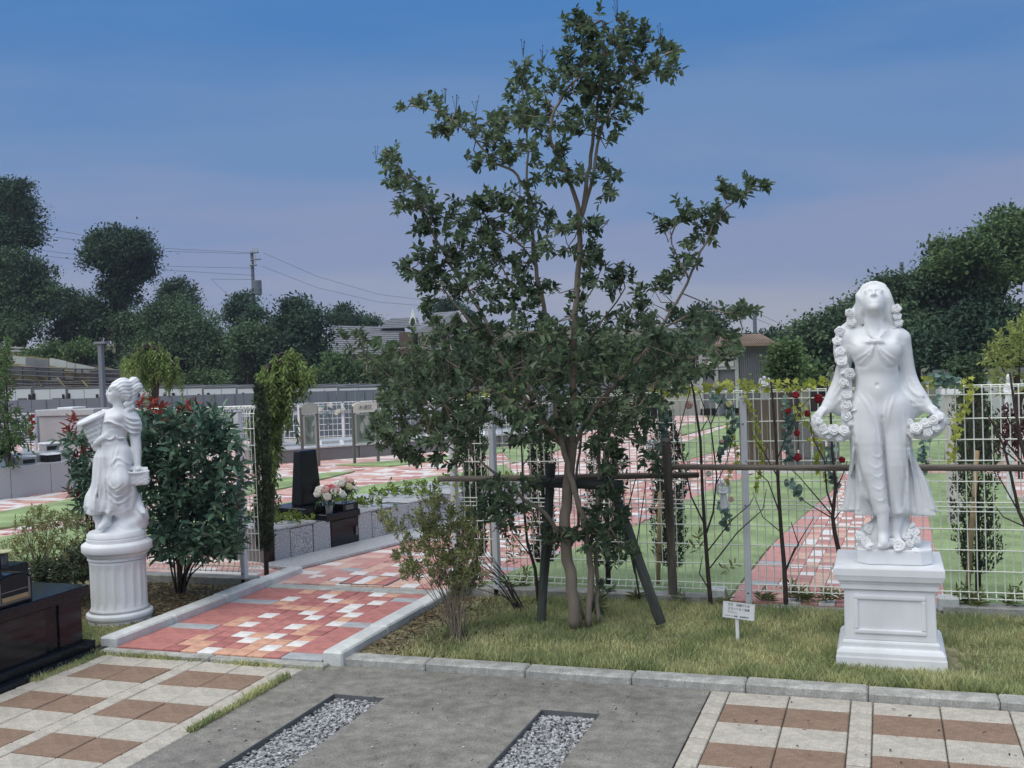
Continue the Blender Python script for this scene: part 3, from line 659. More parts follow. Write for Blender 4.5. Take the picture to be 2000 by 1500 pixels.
for a in ((-w0, h0, w0, h0 + .022), (-w0, h1 - .022, w0, h1), (-w0, h0 + .022, -w0 + .022, h1 - .022), (w0 - .022, h0 + .022, w0, h1 - .022)):
    fr.box((a[0], yf - .009, a[1]), (a[2], yf + .03, a[3]))
fr.build('panel_moulding', 'statue_white', ped, bevel=.006, seg=2)
sq([(.262, .4055), (.262, .432), (.268, .437), (.268, .447), (.285, .452), (.292, .474), (.296, .482), (.296, .516), (.290, .526)]).build('cornice', 'statue_white', ped, bevel=.005, seg=2)
TOPZ = LZ + .526
def q(px, py, dy=0.0):
    p = D(px, py, PY - .02 + dy); return np.array([p[0] - PX, p[1] - PY, p[2] - TOPZ])
sta = empty('garland_statue', (PX, PY, TOPZ), 'white statue of a long haired woman with head thrown back holding rose garlands', 'statue')
# its block
oc = MB(); b0 = [(-.185, -.13), (-.13, -.175), (.13, -.175), (.185, -.13), (.185, .13), (.13, .16), (-.13, .16), (-.185, .13)]
oc.prism([(x_ - .005, y_) for x_, y_ in b0], .001, .078).build('base_block', 'statue_white', sta, bevel=.008, seg=2)
S = SDF((-.43, -.28, .03), (.36, .24, 1.55), .006)
# back cloak and skirt
S.skirt([(q(1730, 845)[2], q(1718, 845)[0], .045, .135, .085), (q(1730, 900)[2], q(1724, 900)[0], .05, .155, .095), (q(1730, 950)[2], q(1730, 950)[0], .055, .182, .11), (q(1730, 1003)[2], q(1733, 1000)[0], .06, .214, .125)], 9, .019, k=.03, ph=.6)
# legs under thin cloth
S.chain([q(1744, 795, .0), q(1747, 850, -.015), q(1749, 905, -.03), q(1752, 985, .02)], [.088, .082, .070, .06], k=.05)
S.chain([q(1693, 795, -.01), q(1696, 850, -.045), q(1702, 905, -.062), q(1713, 955, -.075), q(1721, 993, -.085)], [.090, .084, .072, .058, .046], k=.022)
S.cap(q(1682, 850, .0), q(1692, 960, -.02), .06, .05, k=.05)
# torso
S.ell(q(1718, 800, .01), (.138, .105, .115), k=.05); S.ell(q(1713, 740, 0), (.112, .085, .11), k=.06); S.ell(q(1711, 685, .0), (.125, .092, .105), k=.06)
S.cap(q(1666, 655, .02), q(1754, 657, .02), .046, k=.05)
S.ell(q(1686, 683, -.058), (.052, .040, .046), k=.06); S.ell(q(1736, 685, -.058), (.052, .040, .046), k=.06); S.ell(q(1711, 712, -.03), (.085, .065, .06), k=.05)
S.ell(q(1714, 760, -.03), (.07, .065, .08), k=.05); S.ell(q(1713, 752, -.103), (.008, .012, .010), k=.008, sub=True)
# neck and head thrown back
S.cap(q(1710, 650, .01), q(1707, 607, .0), .053, .046, k=.03)
hc = q(1707, 590, .01); eu = np.array([0, .62, .785]); ef = np.array([0, -.785, .62]); ex = np.array([1., 0, 0])
HR = np.stack([ex, ef, eu]); hp = lambda x, f, u: hc + ex * x + ef * f + eu * u
S.ell(hp(0, -.004, .018), (.066, .080, .080), k=.02, rot=HR); S.ell(hp(0, .026, -.038), (.048, .050, .056), k=.035, rot=HR); S.ell(hp(0, .052, -.082), (.020, .020, .018), k=.03)
S.cap(hp(0, .078, .012), hp(0, .088, -.022), .007, .0105, k=.010); S.ell(hp(-.010, .082, -.022), (.007, .007, .007), k=.006); S.ell(hp(.010, .082, -.022), (.007, .007, .007), k=.006)
for sx_ in (-1, 1):
    S.ell(hp(.026 * sx_, .082, .006), (.017, .014, .011), k=.014, sub=True, rot=HR); S.ell(hp(.026 * sx_, .064, .005), (.015, .012, .009), k=.006, rot=HR)
    S.cap(hp(.012 * sx_, .076, .024), hp(.040 * sx_, .066, .022), .007, k=.010)
S.cap(hp(-.019, .070, -.046), hp(.019, .070, -.046), .0055, k=.005); S.cap(hp(-.014, .071, -.056), hp(.014, .071, -.056), .0062, k=.005); S.cap(hp(-.018, .079, -.051), hp(.018, .079, -.051), .0022, k=.004, sub=True)
# hair: crown, partings and locks
S.ell(hp(0, -.036, .026), (.074, .072, .084), k=.010, rot=HR)
for sx_, e in ((-1, 0), (1, 0)):
    xh = 1707 + sx_ * 24
    S.chain([hp(.012 * sx_, .052, .082), hp(.050 * sx_, .040, .058), hp(.070 * sx_, .018, .010), q(1707 + sx_ * 28, 615, .02), q(1707 + sx_ * 34, 640, .045), q(1707 + sx_ * 34, 662, .06)], [.016, .022, .024, .027, .030, .026], k=.014)
    S.chain([hp(.045 * sx_, -.01, .075), hp(.068 * sx_, -.02, .02), q(1707 + sx_ * 37, 622, .05), q(1707 + sx_ * 41, 648, .07)], [.026, .027, .030, .028], k=.012)
S.wave(q(1640, 672, -.1), q(1780, 560, .2), lambda x, y, z: 1.5 * np.where(np.abs(x - hc[0]) + .35 * np.maximum(hc[2] - .02 - z, 0) > .062, np.sin((x * 90 + z * 22 + np.sin(z * 45) * 1.5)), 0), .0022)
# arms and sleeves
S.chain([q(1659, 661, .02), q(1643, 735, .05), q(1626, 780, .01), q(1618, 792, -.01)], [.041, .036, .042, .036], k=.03)
S.cap(q(1650, 730, .06), q(1643, 795, .03), .030, .052, k=.04, sy=1.4)
S.chain([q(1762, 662, .02), q(1776, 735, .05), q(1794, 775, .02), q(1806, 790, 0)], [.042, .036, .044, .037], k=.03)
S.cap(q(1768, 735, .06), q(1786, 796, .04), .030, .050, k=.04, sy=1.4); S.cap(q(1782, 800, .03), q(1776, 822, .03), .022, .012, k=.03)
def hand(a, b, out):
    a = np.array(a); b = np.array(b); S.cap(a, a * .4 + b * .6, .026, .027, k=.016, sy=1.3)
    dr = unit(b - a); sd_ = unit(np.cross(dr, [0, 1., 0]))
    for k in range(4):
        o = (k - 1.5) * .0125; p0 = a * .42 + b * .58 + np.array([0, o * 1.0, 0]) + sd_ * o * .5
        m = p0 + dr * .030 + np.array([0, 0, -.004]); e = m + dr * (.010 - .004 * abs(k - 1.5)) + np.array([0, .0, -.028]); S.chain([p0, m, e], [.0095, .009, .0075], k=.004)
    t0 = a * .7 + b * .3 + np.array([0, -.02, .0]); S.chain([t0, t0 + dr * .025 + np.array([0, -.012, -.012]), t0 + dr * .045 + np.array([0, -.010, -.03])], [.011, .010, .0085], k=.006)
hand(q(1619, 795, -.02), q(1597, 809, -.05), -1); hand(q(1808, 795, -.01), q(1832, 806, -.04), 1)
# garlands (bodies)
S.chain([q(1596, 812, -.05), q(1594, 826, -.05), q(1606, 843, -.05), q(1630, 850, -.045), q(1655, 845, -.03), q(1668, 835, 0)], [.022, .030, .034, .036, .034, .02], k=.012)
S.chain([q(1838, 812, -.04), q(1838, 826, -.04), q(1822, 842, -.045), q(1800, 846, -.04), q(1780, 838, -.02), q(1768, 830, 0)], [.020, .030, .034, .036, .034, .02], k=.012)
S.chain([q(1662, 612, .03), q(1660, 632, .03), q(1643, 652, .03), q(1639, 690, .0), q(1652, 732, -.02), q(1653, 790, -.03), q(1655, 832, -.03)], [.022, .022, .028, .03, .03, .028, .03], k=.012)
S.wave(q(1580, 860, -.15), q(1666, 806, .05), lambda x, y, z: np.sin(x * 170 + 1) * np.sin(z * 170) * np.sin(y * 150), .004)
S.wave(q(1774, 856, -.15), q(1846, 812, .05), lambda x, y, z: np.sin(x * 170 + 1) * np.sin(z * 170) * np.sin(y * 150), .004)
# bow and bust drapery
bc = q(1709, 667, -.105)
S.ell(bc + [-.022, .008, 0], (.022, .010, .012), k=.006); S.ell(bc + [.022, .008, 0], (.022, .010, .012), k=.006); S.ell(bc + [0, 0, 0], (.010, .010, .010), k=.004)
S.chain([q(1690, 642, -.055), q(1700, 655, -.085), q(1711, 661, -.095), q(1722, 655, -.085), q(1732, 643, -.055)], .005, k=.006)
for i in range(3): S.chain([q(1770, 752 + i * 13, .02), q(1784, 766 + i * 13, -.01), q(1802, 774 + i * 9, -.03)], [.005, .007, .005], k=.012)
def cloth(x, y, z):
    zl, zh = q(1720, 1000)[2], q(1720, 810)[2]; t = np.clip((zh - z) / (zh - zl), 0, 1); u = (x - (q(1720, 850)[0] + .03 * t)) / (.125 + .085 * t); side = np.clip((np.abs(u) - .42) / .25, 0, 1)
    return t * (.30 + 1.1 * side) * (np.sin(u * 21 + 1.2 * np.sin(z * 6)) + .5 * np.sin(u * 11 - .8 * np.sin(z * 5 + 1) + .5)) + .25 * t * np.sin(u * 40 + 3 * np.sin(z * 4))
S.wave(q(1636, 1003, -.2), q(1830, 800, .25), cloth, .0042)
R_ = lambda L_, amp, sig: S.ridge([q(x, y, -.08) for x, y in L_], amp, sig)
for L_ in ([(1708, 672), (1692, 690), (1668, 704)], [(1708, 674), (1698, 692), (1678, 712)], [(1712, 672), (1730, 690), (1756, 706)], [(1712, 674), (1722, 692), (1742, 714)], [(1706, 672), (1703, 690), (1696, 708)], [(1714, 672), (1718, 690), (1725, 708)]): R_(L_, .0065, .0055)
for L_ in ([(1664, 712), (1690, 716), (1700, 700)], [(1758, 714), (1732, 718), (1722, 702)]): R_(L_, -.004, .008)
for L_ in ([(1676, 768), (1694, 792), (1706, 826), (1712, 860)], [(1694, 772), (1708, 796), (1718, 850), (1722, 890)], [(1734, 775), (1729, 805), (1727, 850)], [(1748, 772), (1738, 800), (1732, 840)], [(1764, 800), (1770, 860), (1770, 930)], [(1668, 800), (1670, 850), (1676, 905), (1690, 955)]): R_(L_, .0060, .0060)
R_([(1723, 815), (1726, 870), (1731, 930), (1736, 990)], -.020, .008); R_([(1668, 850), (1676, 905), (1692, 960), (1704, 995)], -.014, .008); R_([(1772, 850), (1770, 920), (1764, 990)], -.012, .008)
for L_ in ([(1698, 905), (1714, 912), (1728, 900)], [(1700, 922), (1716, 930), (1730, 918)], [(1706, 948), (1718, 954), (1732, 944)], [(1708, 970), (1718, 976), (1732, 970)], [(1704, 885), (1716, 892), (1726, 880)]): R_(L_, .0045, .0042)
for L_ in ([(1668, 860), (1660, 920), (1652, 990)], [(1664, 880), (1652, 935), (1645, 985)], [(1774, 870), (1784, 930), (1792, 1000)], [(1778, 880), (1796, 935), (1808, 990)], [(1770, 880), (1774, 935), (1778, 1000)], [(1784, 890), (1806, 940), (1818, 985)]): R_(L_, .016, .010)
for L_ in ([(1666, 870), (1656, 928), (1648, 990)], [(1672, 870), (1668, 930), (1662, 992)], [(1776, 872), (1790, 930), (1800, 998)], [(1772, 872), (1779, 930), (1785, 1000)]): R_(L_, -.016, .008)
for L_ in ([(1656, 720), (1640, 760), (1622, 782)], [(1660, 735), (1648, 772), (1630, 792)], [(1652, 705), (1636, 745), (1618, 778)], [(1768, 735), (1782, 765), (1804, 782)], [(1766, 750), (1776, 778), (1798, 794)], [(1774, 730), (1792, 760), (1810, 780)]): R_(L_, .0055, .0050)
for L_ in ([(1690, 655), (1700, 662), (1708, 667)], [(1728, 656), (1720, 662), (1712, 667)], [(1682, 668), (1696, 668), (1706, 669)], [(1738, 670), (1724, 669), (1714, 669)]): R_(L_, .0045, .0045)
# feet, rock under the skirt
S.ell(q(1733, 1050, .06), (.155, .10, .10), k=.03); S.ell(q(1742, 1020, .07), (.095, .07, .09), k=.03); S.ell(q(1733, 1072, .02), (.165, .135, .035), k=.02)
S.cap(q(1724, 992, -.10), q(1725, 1045, -.095), .031, .028, k=.006); S.cap(q(1725, 1046, -.09), q(1725, 1062, -.150), .028, .026, k=.018)
for i in range(5): S.cap(q(1717 + i * 4.6, 1062 + abs(i - 1.6) * .5, -.150), q(1716 + i * 5.0, 1068 - (i > 3) * 1.0, -.176 + .006 * i), .0095, .008, k=.004)
S.cap(q(1752, 1000, .0), q(1748, 1045, -.02), .034, .028, k=.01); S.cap(q(1748, 1046, -.02), q(1755, 1058, -.09), .027, .020, k=.012)
link('figure', S.mesh('figure', 'statue_white'), None, sta)
for (x, y, dy, r) in ((1658, 611, -.02, 7), (1664, 630, -.01, 8), (1640, 648, 0, 8.5), (1635, 667, -.02, 8), (1641, 688, -.035, 9), (1644, 706, -.04, 10), (1659, 730, -.055, 9), (1648, 747, -.055, 9), (1655, 772, -.06, 9), (1654, 792, -.065, 9.5), (1654, 812, -.07, 9), (1662, 826, -.07, 7),
                      (1751, 604, 0, 8), (1752, 619, 0, 7), (1756, 631, 0, 7), (1748, 645, .01, 7), (1608, 836, -.085, 7), (1628, 840, -.09, 9.5), (1648, 842, -.085, 9.5), (1600, 824, -.085, 6), (1640, 855, -.08, 7), (1618, 850, -.085, 7),
                      (1776, 826, -.045, 7), (1791, 838, -.085, 10), (1807, 827, -.085, 8), (1824, 821, -.085, 8), (1836, 816, -.08, 6), (1812, 845, -.085, 8), (1828, 836, -.085, 7), (1781, 847, -.06, 7),
                      (1697, 1033, .0, 9), (1785, 1040, -.03, 9.5), (1692, 1058, -.11, 8), (1757, 1066, -.135, 10), (1742, 1060, -.10, 7), (1778, 1062, -.11, 7), (1790, 1055, -.06, 7), (1680, 1048, -.04, 8), (1770, 1048, -.06, 7)):
    rose(sta, q(x, y, dy), r * .0033, (rnd(-.3, .3), -1, rnd(.0, .5)), 'statue_white')
def petal_leaf(parent, p, L_, ang, m='statue_white'):
    V, F = leaves_mesh(np.array([p]), np.array([[math.cos(ang), -.5, math.sin(ang) * .5]]), np.array([[0, -.6, .8]]), L_, L_ * .7, .15); o = link('carved_leaf', npmesh('carved_leaf', V, F, m), None, parent)
    o.modifiers.new('s', 'SOLIDIFY').thickness = .006
for x, y, dy, a in ((1690, 1064, -.14, .3), (1704, 1070, -.15, 2.6), (1745, 1072, -.15, .2), (1780, 1072, -.13, -.4), (1775, 1030, -.02, 1.0), (1640, 729, -.05, .5), (1662, 757, -.06, 2.0), (1660, 800, -.07, .2), (1603, 846, -.09, .4)): petal_leaf(sta, q(x, y, dy), .05, a)

# ---- left statue: girl with baskets on a fluted column
CX, CY = -4.90, 5.86
n_v = unit(np.array([-CX, -CY, 0.0])); bk = -n_v; rt = np.array([-bk[1], bk[0], 0.0]) * -1
rt = np.array([bk[1], -bk[0], 0.0])
c0 = np.array([CX, CY, 0.0])
RZ = math.atan2(rt[1], rt[0])
def loc2(px, py, dv=0.0):
    p = PLN(px, py, c0 + bk * dv, n_v) - c0; return np.array([p @ rt, p @ bk, p[2]])
k2 = loc2(300, 1100)[0] - loc2(200, 1100)[0]; k2 /= 100
zc = lambda py: loc2(232, py, -.1)[2]
col_ = empty('fluted_column', (CX, CY, LZ), 'short white fluted round column pedestal beside the path kerb', 'pedestal')
uc = loc2(231, 1120)[0]
colx = np.array([CX, CY]) + rt[:2] * uc; col_.location = (colx[0], colx[1], LZ)
h_ = lambda py: zc(py) - LZ
MB().lathe([(.205, -.03), (.205, .022), (.212, .030), (.216, .045), (.212, .060), (.200, .068), (.196, .074)], 48).build('base_ring', 'statue_white', col_, smooth=True)
zf0, zf1 = .0745, h_(1094) - .001
prof = [(.196, zf0), (.183, zf0 + .018), (.180, zf0 + .030)] + [(.180, zf0 + .03 + (zf1 - zf0 - .06) * t / 14) for t in range(1, 14)] + [(.181, zf1 - .022), (.184, zf1)]
nfl = 18
def flute(i, a):
    z = prof[i][1]; t = min((z - zf0 - .035) / .028, (zf1 - .032 - z) / .028)
    ph = (a * nfl / (2 * math.pi)) % 1.0; w = abs(ph - .5) * 2
    if t <= 0 or w > .74: return 1.0
    dpt = math.sqrt(max(0, 1 - (w / .74) ** 2)); return 1 - .05 * dpt * min(1, t + .25)
MB().lathe(prof, 240, mod=flute).build('shaft', 'statue_white', col_, smooth='all')
zt = h_(1058)
MB().lathe([(.184, zf1 + .0005), (.192, zf1 + .005), (.192, zf1 + .012), (.186, zf1 + .014), (.187, zf1 + .022), (.196, zf1 + .030), (.208, zf1 + .040), (.210, zf1 + .046), (.205, zf1 + .048), (.222, zf1 + .056), (.226, zf1 + .062), (.226, zt - .022), (.222, zt - .016), (.196, zt)], 64).build('capital', 'statue_white', col_, smooth=True)
TZ = LZ + zt
bas = empty('basket_statue', (colx[0], colx[1], TZ), 'white statue of a girl in profile, a basket on her back', 'statue', rz=RZ)
def w(px, py, dv=0.0): p = loc2(px, py, dv); return np.array([p[0] - uc, p[1], p[2] - TZ])
MB().lathe([(.192, .001), (.192, .022), (.186, .025), (.186, .030), (.189, .032), (.186, .052), (.172, .066)], 64).build('base_disc', 'statue_white', bas, smooth=True)
S = SDF((-.27, -.24, .03), (.24, .22, 1.17), .0058)
# rock
S.ell(w(232, 1045), (.165, .155, .05), k=.03); S.ell(w(255, 1022, .02), (.115, .11, .075), k=.04); S.ell(w(272, 1006, -.01), (.06, .075, .06), k=.03); S.ell(w(215, 1030, .05), (.09, .08, .09), k=.04); S.ell(w(196, 1005, .06), (.05, .05, .07), k=.03)
S.wave((-.3, -.3, .05), (.3, .3, .26), lambda x, y, z: np.sin(x * 55 + 2) * np.sin(y * 60) * np.sin(z * 75 + x * 20), .006)
# skirt with swept hem
S.skirt([(w(220, 868)[2], w(221, 868)[0], .01, .085, .07), (w(220, 890)[2], w(220, 890)[0], .01, .118, .092), (w(220, 930)[2], w(219, 930)[0], .012, .125, .10), (w(220, 965)[2], w(219, 965)[0], .015, .135, .105), (w(220, 985)[2], w(217, 985)[0], .015, .150, .115), (w(220, 999)[2], w(213, 999)[0], .015, .142, .112)], 12, .009, k=.02, ph=1.0)
S.chain([w(190, 950, .03), w(180, 970, .02), w(176, 988, .0)], [.03, .036, .028], k=.03)
# bent leg, drapery
S.cap(w(236, 888, -.03), w(237, 940, -.115), .072, .056, k=.03); S.cap(w(237, 942, -.10), w(262, 976, -.02), .060, .050, k=.04); S.cap(w(225, 940, -.05), w(240, 990, -.03), .07, .07, k=.05)
S.wave(w(160, 1003, -.2), w(285, 880, .25), lambda x, y, z: np.clip((w(220, 885)[2] - z) / .35, 0, 1) * (np.sin(x * 105 + 2 * np.sin(z * 11) + 16 * y) + .6 * np.sin(x * 52 + y * 30 + 1)), .0045)
R2 = lambda L_, amp, sig: S.ridge([w(x, y, -.06) for x, y in L_], amp, sig, .04)
LEFT_FOLDS = [([(200, 868), (202, 905), (206, 940)], .008, .007), ([(222, 872), (216, 905), (207, 940)], .008, .007), ([(232, 872), (222, 900), (214, 930)], .007, .006), ([(216, 906), (230, 893), (248, 903), (255, 908)], .010, .008), ([(222, 915), (233, 904), (246, 912)], .006, .006), ([(214, 945), (226, 958), (246, 944)], .010, .007), ([(211, 955), (228, 970), (252, 954)], .010, .007), ([(208, 966), (230, 982), (258, 966)], .010, .007), ([(212, 940), (222, 952), (240, 940)], .007, .006), ([(206, 942), (206, 965), (210, 996)], .008, .006), ([(214, 972), (218, 986), (222, 998)], .007, .006), ([(198, 945), (196, 970), (200, 996)], .008, .006), ([(190, 955), (184, 975), (186, 994)], .010, .007), ([(228, 985), (232, 992), (236, 998)], .007, .005), ([(211, 912), (207, 945), (209, 975)], -.012, .007), ([(213, 962), (230, 976), (255, 960)], -.008, .005), ([(193, 950), (190, 972), (193, 996)], -.010, .006), ([(249, 905), (255, 930), (256, 960)], -.008, .007)]
# torso
S.ell(w(222, 858), (.080, .066, .075), k=.04); S.ell(w(224, 840), (.078, .064, .07), k=.04); S.ell(w(232, 820), (.096, .070, .075), k=.05)
S.cap(w(216, 811, .01), w(258, 813, .0), .038, k=.04); S.ell(w(229, 817, -.055), (.038, .034, .034), k=.02); S.ell(w(214, 820, -.045), (.028, .03, .03), k=.02)
S.cap(w(234, 806), w(229, 783), .034, .032, k=.02)
# bodice edges
S.chain([w(204, 824, -.05), w(214, 822, -.075), w(226, 827, -.085), w(238, 832, -.07), w(248, 840, -.05)], .007, k=.008)
S.chain([w(203, 852, -.045), w(210, 858, -.066), w(220, 857, -.073), w(222, 852, -.072)], .004, k=.006); S.chain([w(228, 852, -.072), w(232, 856, -.073), w(244, 855, -.06)], .004, k=.006)
# head in profile to the left
hd = lambda px, py, dv=0.0: w(px, py, dv)
S.ell(hd(234, 761), (.068, .060, .066), k=.02); S.ell(hd(222, 771), (.042, .042, .046), k=.03); S.ell(hd(216.5, 782), (.018, .022, .015), k=.02)
S.cap(hd(215, 763, 0), hd(209.5, 770, 0), .0075, .0115, k=.008); S.cap(hd(214.5, 776, -.01), hd(214.5, 776, .01), .0065, k=.006); S.cap(hd(215.5, 779, -.009), hd(215.5, 779, .009), .0065, k=.006); S.ell(hd(216, 765.5, -.03), (.012, .014, .008), k=.01, sub=True); S.ell(hd(219, 766, -.028), (.010, .011, .007), k=.006)
S.ell(hd(231, 771, -.047), (.009, .008, .014), k=.006)
S.ell(hd(239, 755, .0), (.068, .066, .060), k=.006); S.ell(hd(244, 768), (.050, .058, .050), k=.02); S.chain([hd(218, 757, -.03), hd(228, 756, -.05), hd(240, 764, -.055), hd(250, 776, -.045)], [.014, .018, .020, .02], k=.01)
for x, y, r, dv in ((262, 746, .036, 0), (267, 757, .040, -.005), (260, 768, .034, 0), (260, 778, .026, .0), (253, 788, .028, -.02), (258, 796, .022, -.02), (247, 790, .022, -.03), (251, 800, .020, -.03)): S.ell(hd(x, y, dv), (r, r, r), k=.008)
S.wave(hd(212, 800, -.12), hd(286, 735, .12), lambda x, y, z: np.where(x + .9 * (z - hd(230, 762)[2]) > hd(227, 762)[0], np.sin(z * 260 + np.sin(x * 60) * 2.0 - x * 70), 0), .0026)
# sleeve rings and arm
for i, (x0, y0, x1, y1, r) in enumerate(((240, 812, 268, 820, .020), (243, 820, 271, 829, .021), (246, 829, 272, 838, .021), (250, 838, 270, 846, .018))): S.chain([w(x0, y0, -.035), w((x0 + x1) / 2, (y0 + y1) / 2 + 2, -.045), w(x1, y1, -.01)], [r * .7, r, r], k=.008)
S.ell(w(262, 828), (.045, .05, .06), k=.02)
S.chain([w(262, 838), w(266, 872, -.02), w(268, 895, -.04), w(268, 908, -.05)], [.038, .034, .026, .024], k=.01)
S.ell(w(268, 914, -.055), (.03, .026, .018), k=.01)
for i in range(4): S.chain([w(262 + i * 4, 915, -.07), w(261 + i * 4.6, 921, -.085), w(261 + i * 4.6, 926, -.08)], [.009, .0085, .007], k=.004)
for L_, am, sg_ in LEFT_FOLDS: R2(L_, am, sg_)
for i in range(4): R2([(244, 811 + i * 9), (257, 818 + i * 9), (272, 819 + i * 9)], .010, .006); R2([(246, 816 + i * 9), (258, 823 + i * 9), (272, 824 + i * 9)], -.008, .004)
R2([(203, 826), (214, 823), (226, 829), (240, 834), (248, 842)], .008, .006); R2([(204, 853), (212, 858), (221, 856), (224, 850)], .005, .004); R2([(227, 850), (232, 856), (246, 854)], .005, .004); R2([(205, 840), (222, 836), (244, 842)], -.004, .004)
# feet
S.cap(w(212, 998, -.02), w(208, 1019, -.04), .034, .028, k=.01); S.cap(w(207, 1020, -.045), w(196, 1031, -.085), .028, .020, k=.015)
for i in range(4): S.cap(w(197 - i * .3, 1031 + i * .6, -.095 + i * .014), w(193, 1034, -.102 + i * .014), .0085, .007, k=.003)
S.cap(w(264, 978, -.03), w(272, 986, -.045), .034, .028, k=.01); S.cap(w(272, 988, -.05), w(279, 999, -.10), .028, .020, k=.014)
for i in range(4): S.cap(w(276 + i * 2.2, 998, -.105), w(276 + i * 2.5, 1002, -.122), .008, .0068, k=.003)
S.chain([w(206, 852, -.05), w(197, 858, -.045), w(188, 866, -.03)], [.018, .022, .020], k=.02)
link('figure', S.mesh('figure', 'statue_white'), None, bas)
S = SDF((-.27, -.16, .55), (-.03, .24, 1.0), .0052)
S.cap(w(190, 872, .05), w(180, 806, .05), .036, .100, k=0)
pc, pn = w(182, 815, .05), unit(np.array([-.42, -.10, 1.0])); e_ = (S.X - pc[0]) * pn[0] + (S.Y - pc[1]) * pn[1] + (S.Z - pc[2]) * pn[2]; S.d = np.maximum(S.d, e_)
S.wave((-.3, -.2, .5), (0, .3, 1.0), lambda x, y, z: np.sin(((x - pc[0]) * pn[0] + (z - pc[2]) * pn[2]) * 190 + np.sin(np.arctan2(y - .05, x - pc[0]) * 14) * .9), .0026)
e2 = np.maximum(e_ - .010, -(e_ + .012)); rad = np.sqrt((S.X - pc[0]) ** 2 * .86 + (S.Y - .05) ** 2) - .098; S.d = np.minimum(S.d, np.maximum(e2, rad))
S.ell(pc + np.array([.0, 0, .02]), (.082, .082, .03), k=.01, sub=True)
link('back_basket', S.mesh('back_basket', 'statue_white'), None, bas)
S = SDF((w(232, 932)[0], -.16, w(264, 955, -.06)[2]), (w(296, 932)[0], .04, w(264, 908, -.06)[2]), .005)
# hand basket
bl, br_ = w(240, 932, -.06), w(288, 931, -.06)
S.box((w(264, 934, -.06)), (.090, .062, .046), .02, k=.01); S.chain([w(239, 922, -.12), w(264, 924, -.128), w(289, 921, -.11)], .009, k=.006); S.chain([w(289, 921, -.11), w(290, 920, -.02)], .009, k=.006)
S.wave(w(236, 950, -.16), w(294, 926, .03), lambda x, y, z: np.sin(z * 240) * np.sin(x * 120), .0022)
link('hand_basket', S.mesh('hand_basket', 'statue_white'), None, bas)
for i in range(9): rose(bas, w(247 + i * 4.6 + rnd(-1, 1), 917 + rnd(-3, 2), -.10 + rnd(0, .06)), .017, (rnd(-.4, .4), -.7, .8), 'statue_white')
# ================================================================== FENCE, RAILS, STAKES
FY = 7.0; PT = .09
plinth_R = tag(MB().box((-2.95, FY - .055, -.1), (-1.0, FY + .075, PT)).box((-.997, FY - .06, -.1), (.30, FY + .01, .040)).box((.303, FY - .055, -.1), (5.5, FY + .075, PT)).build('fence_plinth', 'kerb_concrete', bevel=.005), kind='structure')
plinth_L = tag(MB().box((-6.05, FY - .055, -.1), (-4.59, FY + .075, PT)).build('fence_plinth', 'kerb_concrete', bevel=.005), kind='structure')
def wire(b, p0, p1, r, n=4):
    p0 = np.array(p0, float); p1 = np.array(p1, float); b.tube([p0, p1], r, n, cap=False)
def mesh_panel(parent, x0, x1, z0, z1, y=0.0, dx=.05, r=.0036, name='mesh_panel', m='fence_cream', bottom_bend=True):
    b = MB(); n = max(2, int(round((x1 - x0) / dx))); prof = [(.0, z0), (.0, z0 + .05), (.0, z1 - .06), (.016, z1 - .025), (.022, z1 - .008), (.012, z1), (-.004, z1 - .008), (-.006, z1 - .022)]
    if bottom_bend: prof = [(-.028, z0), (-.022, z0 + .02), (.004, z0 + .05)] + prof[2:]
    for i in range(n + 1):
        x = x0 + (x1 - x0) * i / n; b.tube([(x, y + a, z) for a, z in prof], r, 4, cap=False)
    H_ = z1 - z0; hz = [z0 + .005, z0 + .045] + [z0 + .045 + .128 * k for k in range(1, 4)]
    mid = z0 + .045 + .128 * 4 - .02; hz += [mid, mid + .028, mid + .056]; t = mid + .056
    while t + .128 < z1 - .10: t += .128; hz.append(t)
    hz += [z1 - .055, z1 - .012, z1]
    for z in hz:
        yy = y - .006 if z < z1 - .1 else y + (.012 if z > z1 - .005 else .022 if z > z1 - .03 else .002)
        wire(b, (x0 - .01, yy, z), (x1 + .01, yy, z), r * 1.1)
    return b.build(name, m, parent)
def fpost(parent, x, z0, z1, y=-.03, wdt=.040, dep=.05):
    o = MB().box((x - wdt / 2, y - dep / 2, z0), (x + wdt / 2, y + dep / 2, z1)).build('post', 'post_white', parent, bevel=.004)
    c = MB().box((x - wdt / 2 - .002, y - dep / 2 - .002, z1), (x + wdt / 2 + .002, y + dep / 2 + .002, z1 + .012)).build('post_cap', 'post_white', o)
    for f in (.09, .5, .88):
        zz = z0 + (z1 - z0) * f; MB().lathe([(.006, 0), (.006, .004), (.003, .006)], 8).build('bolt', 'steel_dark', o).matrix_local = Matrix.Translation((x, y - dep / 2, zz)) @ Matrix.Rotation(math.pi / 2, 4, 'X')
    return o
fr_ = empty('mesh_fence', (0, FY, 0), 'cream welded mesh fence behind the tree and the garland statue', 'fence')
ZT = 1.43
xs_ = [-2.90, -2.60, -.865, .87, 2.6, 4.33]
for i, x in enumerate(xs_): fpost(fr_, x, .0, 1.385 if i else 1.40)
for a, b in zip(xs_[:-1], xs_[1:]): mesh_panel(fr_, a + .012, b - .012, .125, ZT, .01)
fl_ = empty('mesh_fence', (0, FY, 0), 'cream welded mesh fence behind the red tipped hedge, left of the path', 'fence')
for x in (-4.66, -5.98): fpost(fl_, x, .0, 1.36)
mesh_panel(fl_, -4.645, -4.55, .125, 1.40, .01, .031); mesh_panel(fl_, -5.96, -4.675, .125, 1.40, .01)
